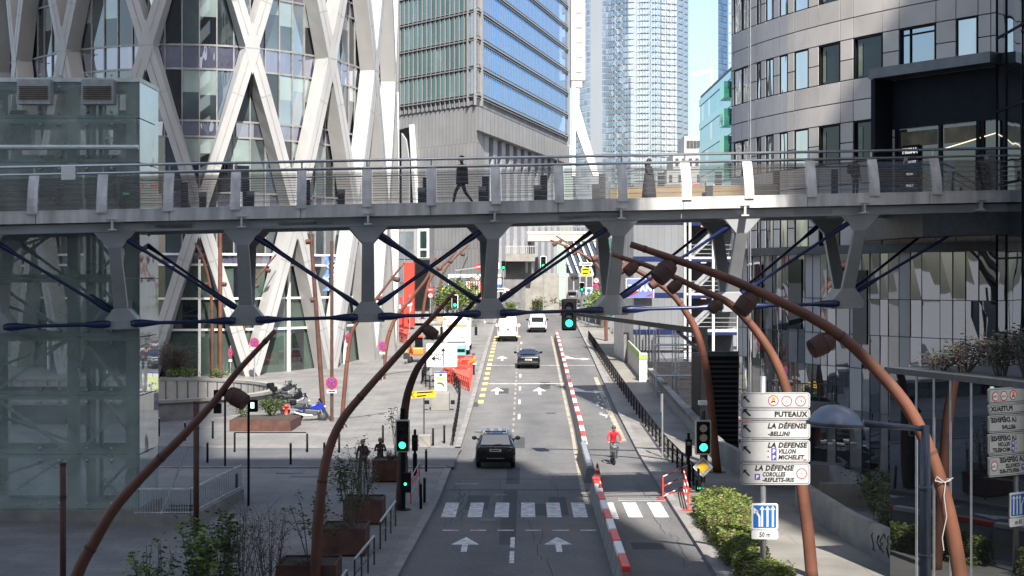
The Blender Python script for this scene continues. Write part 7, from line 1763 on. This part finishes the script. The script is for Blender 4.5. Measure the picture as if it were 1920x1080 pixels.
b = MB(); b.ball((bx, by+.33, .93), .09, .14, .04); b.build('saddle', M['black'], t); b = MB(); b.tube([(bx-.16, by+.02, .3), (bx+.16, by+.02, .3)], .02, 6); b.build('crank', M['steel'], t)
b = MB(); ring(b, (bx, by-.5, .34), .365, .02, 28) if False else b.box(bx-.03, bx+.03, by-.72, by-.3, .69, .705); b.build('mudguard', M['white2'], t)
# ------------------------------------------------------------------ plants
def leaf(mb, c, r, rnd, mi=0):
    d = Vector((rnd.gauss(0, 1), rnd.gauss(0, 1), rnd.gauss(0, .6)+.4)).normalized(); s = d.cross(Vector((rnd.random()-.5, rnd.random()-.5, 1))).normalized(); u = d.cross(s)
    r *= .7+rnd.random()*.7
    mb.poly([c-s*r, c+u*r*.42, c+s*r, c-u*r*.42], mi)
def shrub(lb, base, h, spread, stems, leaves, lsize, mats, seed, name='shrub', cat='shrub', group=None, top=.35, twigs=3, lean=(0, 0), tw=.012):
    rd = random.Random(seed); base = Vector(base); t = thing(name, lb, cat, base, group); b = MB(); tips = []
    for i in range(stems):
        a = rd.random()*6.28; e = base+Vector((math.cos(a)*spread*rd.random()+lean[0], math.sin(a)*spread*rd.random()+lean[1], h*(.7+.3*rd.random())))
        s = base+Vector((math.cos(a)*spread*.15, math.sin(a)*spread*.15, 0)); m = s.lerp(e, .5)+Vector((rd.gauss(0, .08), rd.gauss(0, .08), .1))*h*.3
        q = bez([s, m, e], 8); b.tube(q, [tw*1.6*(1-j/len(q)*.7) for j in range(len(q))], 5)
        for j in range(3, len(q)): tips.append((q[j], j/len(q)))
        for k in range(twigs):
            s2 = q[rd.randrange(2, len(q)-1)]; e2 = s2+Vector((rd.gauss(0, spread*.35), rd.gauss(0, spread*.35), rd.random()*h*.28)); m2 = s2.lerp(e2, .5)+Vector((0, 0, h*.03)); b.tube([s2, m2, e2], [tw*.7, tw*.5, tw*.3], 4); tips += [(m2, .7), (e2, .95), (s2.lerp(e2, .8), .8)]
    b.build('stem', M['bark'], t)
    if leaves:
        b = MB(); tips = [x for x in tips if x[1] > top] or tips
        for i in range(leaves):
            c = rd.choice(tips)[0]; g_ = lsize*1.5; leaf(b, c+Vector((rd.gauss(0, g_), rd.gauss(0, g_), rd.gauss(0, g_))), lsize, rd, rd.randrange(len(mats)))
        b.build('foliage', mats, t).__setitem__('kind', 'stuff')
    return t
GL = [M['leaf'], M['leafd'], M['leafb']]
shrub('leafy shrub in the front corten planter', (-5.6, 43.8, 1.0), 1.95, .75, 9, 420, .055, [M['leaf'], M['leafd']], 1)
shrub('loose green shrub in the second corten planter by the rust lamp', (-5.15, 50.4, 1.0), 2.3, .8, 10, 520, .06, [M['leaf'], M['leafd']], 2)
shrub('thin grey-green shrub rising in front of the standing man', (-5.4, 56.7, .95), 2.2, .9, 12, 160, .05, [M['leafd'], M['leafbr']], 3, twigs=5)
shrub('sparse young tree in the far planter beside the signal', (-5.0, 68.4, 1.0), 2.4, .55, 6, 90, .06, [M['leafd'], M['leafbr']], 4, twigs=4)
shrub('low grass tuft in the far planter', (-5.3, 68.1, 1.0), .5, .5, 60, 0, .05, GL, 5, 'grass_tuft', 'grass', twigs=0, tw=.006)
for i, (x, y, n) in enumerate(((-5.4, 56.4, 14), (-5.4, 50.0, 18), (-5.7, 43.4, 18))):
    shrub(('moss and dry litter on the %s planter soil' % ('middle', 'second', 'front')[i]), (x, y, .98), .16, .65, n*2, 160, .04, [M['leafd'], M['leafbr']], 20+i, 'ground_cover', 'plant', twigs=1, tw=.004, top=.0)
for i, (px, pt, Y, lb, lv, mm_, sp) in enumerate(((285, 1015, 41, 'low bright shrub at the bottom edge, leftmost', 260, [M['leaf'], M['leafb']], .6), (375, 985, 41, 'dense bright green shrub at the bottom edge', 900, [M['leaf'], M['leafb'], M['leafd']], .75), (425, 970, 42, 'tall green shrub beside the bare twigs at the bottom edge', 480, [M['leaf'], M['leafd']], .5))):
    x = (px-960)/F*Y; z = P(px, pt, Y).z; shrub(lb, (x, Y, .13), z-.1, sp, 11, lv, .075, mm_, 40+i, top=.3)
for i, (px, pt, Y, lb) in enumerate(((455, 955, 43, 'bare bronze-twigged shrub right of the green shrubs'), (505, 965, 43.5, 'second bare twiggy shrub with drooping bronze tips'), (400, 1000, 44, 'low bare shrub behind the green shrubs'))):
    x = (px-960)/F*Y; z = P(px, pt, Y).z; shrub(lb, (x, Y, .13), z-.1, .95, 16, 200, .035, [M['leafbr'], M['twig']], 60+i, twigs=8, tw=.009)
p = G(325, 712, .2); shrub('big bare brown bush on the ramp rim beside the lift tower', (P(322, 0, 114).x, 114, 1.7), 2.5, 1.7, 70, 900, .06, [M['twig'], M['leafbr']], 70, 'bush', 'bush', twigs=9, tw=.02, top=.2)
for px, lb, sd_ in ((328, 'small yellow-green plants under the brown bush', 80), (410, 'yellow-green plants at the foot of the orange masts', 81), (352, 'green sprig between the bush and the masts', 82)):
    shrub(lb, (P(px, 0, 113).x, 113, 1.75), .6, .9, 14, 260, .08, [M['leafb'], M['leaf']], sd_, 'plant', 'plant', twigs=2, top=.2)
p = G(500, 800, .13); shrub('green juniper-like bush in the low corten bed', (p.x+.2, p.y+.6, p.z+.6), 1.0, .95, 26, 1100, .06, [M['leafd'], M['leaf']], 83, 'bush', 'bush', top=.1)
shrub('small dark plant at the left end of the low corten bed', (P(455, 0, 89).x, 89, .95), .8, .5, 10, 160, .07, [M['leafd'], M['leaf']], 84, 'plant', 'plant')
# trees by the far roadworks
def tree(lb, base, h, r, n, lsize, mats, seed):
    rd = random.Random(seed); base = Vector(base); t = thing('tree', lb, 'tree', base); b = MB(); b.tube([base, base+Vector((.1, 0, h*.5)), base+Vector((0, 0, h*.85))], [.16, .11, .04], 8); ends = []
    for k in range(9):
        a = k*2.4; s = base+Vector((0, 0, h*(.35+.05*k))); e = s+Vector((math.cos(a)*r*.8, math.sin(a)*r*.8, h*.18)); b.tube([s, s.lerp(e, .5)+Vector((0, 0, .1)), e], [.06, .04, .02], 5); ends.append(e)
    b.build('trunk', M['bark'], t); b = MB(); ends.append(base+Vector((0, 0, h*.9)))
    for i in range(n):
        c = rd.choice(ends); q = c+Vector((rd.gauss(0, r*.33), rd.gauss(0, r*.33), rd.gauss(0, r*.33))); leaf(b, q, lsize, rd, rd.randrange(len(mats)))
    b.build('crown', mats, t).__setitem__('kind', 'stuff')
tree('bright green tree behind the far city panel', (P(862, 0, 172).x, 172, zg(172)), 4.6, 1.9, 1500, .17, [M['leaf'], M['leafb'], M['leafd']], 90)
tree('small tree left of the far city panel', (P(838, 0, 176).x, 176, zg(176)), 4.0, 1.3, 800, .17, [M['leaf'], M['leafd']], 91)
tree('green tree peeping out right of the far signs', (P(1128, 0, 168).x, 168, zg(168)), 4.2, 1.3, 800, .17, [M['leaf'], M['leafb']], 92)
for px, py, Y, lb, sd_ in ((958, 560, 196, 'shrub at the foot of the far terrace wall, left', 93), (1012, 552, 205, 'shrub at the foot of the far terrace wall, middle', 94), (1040, 548, 207, 'shrub at the foot of the far terrace wall, right', 95), (865, 572, 165, 'bright low shrub behind the works lorry', 96)):
    q = P(px, py, Y-1.2); shrub(lb, (q.x, q.y, zg(Y)), 1.6, 1.1, 14, 300, .14, [M['leaf'], M['leafb'], M['leafd']], sd_, top=.1, tw=.03)
for px, w_, lb, sd_ in ((840, 5, 'terracotta planter with shoots behind the lorry', 97),):
    q = P(872, 586, 168); t = thing('flower_tub', lb, 'planter', q); b = MB(); b.lathe((q.x, q.y, zg(168)), (0, 0, 1), [(.5, 0), (.75, .6), (.8, .7), (.7, .7)], 14); b.build('tub', mat('terracotta', (.42, .17, .09), .8), t)
# clipped hedge on the right
HG = thing('hedge', 'clipped sunlit green hedge between the right kerb and sidewalk', 'hedge', (8, 55, .13))
rd = random.Random(12)
def hedge_part(x0f, x1f, hy0, hy1, hh, n):
    inner = MB(); fol = MB()
    def top(u, y): return .13+hh*(.9+.09*math.sin(y*1.1)+.07*math.sin(y*2.7+u*4)-.35*abs(2*u-1)**3)
    X = lambda u, y: x0f(y)+(x1f(y)-x0f(y))*u
    ny = max(4, int((hy1-hy0)*2))
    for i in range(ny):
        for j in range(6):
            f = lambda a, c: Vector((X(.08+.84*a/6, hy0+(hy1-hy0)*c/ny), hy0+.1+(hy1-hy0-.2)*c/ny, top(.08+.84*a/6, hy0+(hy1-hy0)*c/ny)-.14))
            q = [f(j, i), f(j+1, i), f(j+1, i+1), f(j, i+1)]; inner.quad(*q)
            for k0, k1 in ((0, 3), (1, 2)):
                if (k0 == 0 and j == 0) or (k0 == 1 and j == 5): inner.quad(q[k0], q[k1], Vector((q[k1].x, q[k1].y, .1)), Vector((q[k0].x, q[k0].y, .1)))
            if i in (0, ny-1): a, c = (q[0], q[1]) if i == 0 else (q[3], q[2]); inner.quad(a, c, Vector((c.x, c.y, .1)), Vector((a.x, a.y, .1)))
    for i in range(n):
        y = hy0+(hy1-hy0)*rd.random(); u = rd.random()
        if rd.random() < .62: p = Vector((X(u, y), y, top(u, y)+rd.gauss(0, .05)))
        elif rd.random() < .75: s_ = rd.choice([0, 0, 1]); p = Vector((X(s_, y)+rd.gauss(0, .05)+.08*math.sin(y*1.9), y, .15+rd.random()*(hh-.15)))
        else: p = Vector((X(u, y), rd.choice([hy0, hy1])+rd.gauss(0, .06), .15+rd.random()*(hh-.15)))
        leaf(fol, p, .055, rd, rd.choice([0, 0, 1, 2, 3]))
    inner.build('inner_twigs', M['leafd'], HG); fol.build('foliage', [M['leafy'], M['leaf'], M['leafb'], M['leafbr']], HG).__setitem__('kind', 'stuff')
hedge_part(lambda y: 6.75, lambda y: 8.6-max(0, 56-y)*.1, 53.4, 58.2, .98, 6500)
hedge_part(lambda y: 6.72, lambda y: 8.15-max(0, 52-y)*.1, 49.4, 53.6, .90, 5200)
hedge_part(lambda y: 6.65, lambda y: 7.6, 46.0, 49.2, .82, 3600)
hedge_part(lambda y: 6.5, lambda y: 7.75, 41.5, 44.2, 1.0, 3600)
# ivy and thicket on the pavilion roof; dark shrubs below it
q0 = Vector((11.6, 45.6, pvz))
for i, (x, y, h_, lv) in enumerate(((12.6, 43.5, .9, 420), (13.2, 42.2, 1.2, 480), (13.6, 41.2, 1.3, 480), (14.0, 40.2, 1.35, 480), (12.2, 44.6, .6, 200))):
    shrub('sparse dark roof shrub on the glass pavilion, ' + ('over its second bay', 'over its third bay', 'over its fourth bay', 'at the right edge', 'by its left corner')[i], (x, y, pvz), h_, .85, 16, lv, .05, [M['leafd'], M['twig']], 100+i, twigs=7, tw=.014)
for i, (px, pb_, h_, lb) in enumerate(((1650, 1010, 2.4, 'dark shrub between ramp wall and pavilion'), (1672, 1040, 1.9, 'lower dark shrub against the pavilion glass'), (1640, 960, 1.6, 'dark shrub in front of the dark recess'))):
    q = G(px, pb_, .1); shrub(lb, q, h_, .8, 14, 520, .06, [M['leafd'], M['leaf']], 110+i, twigs=5)
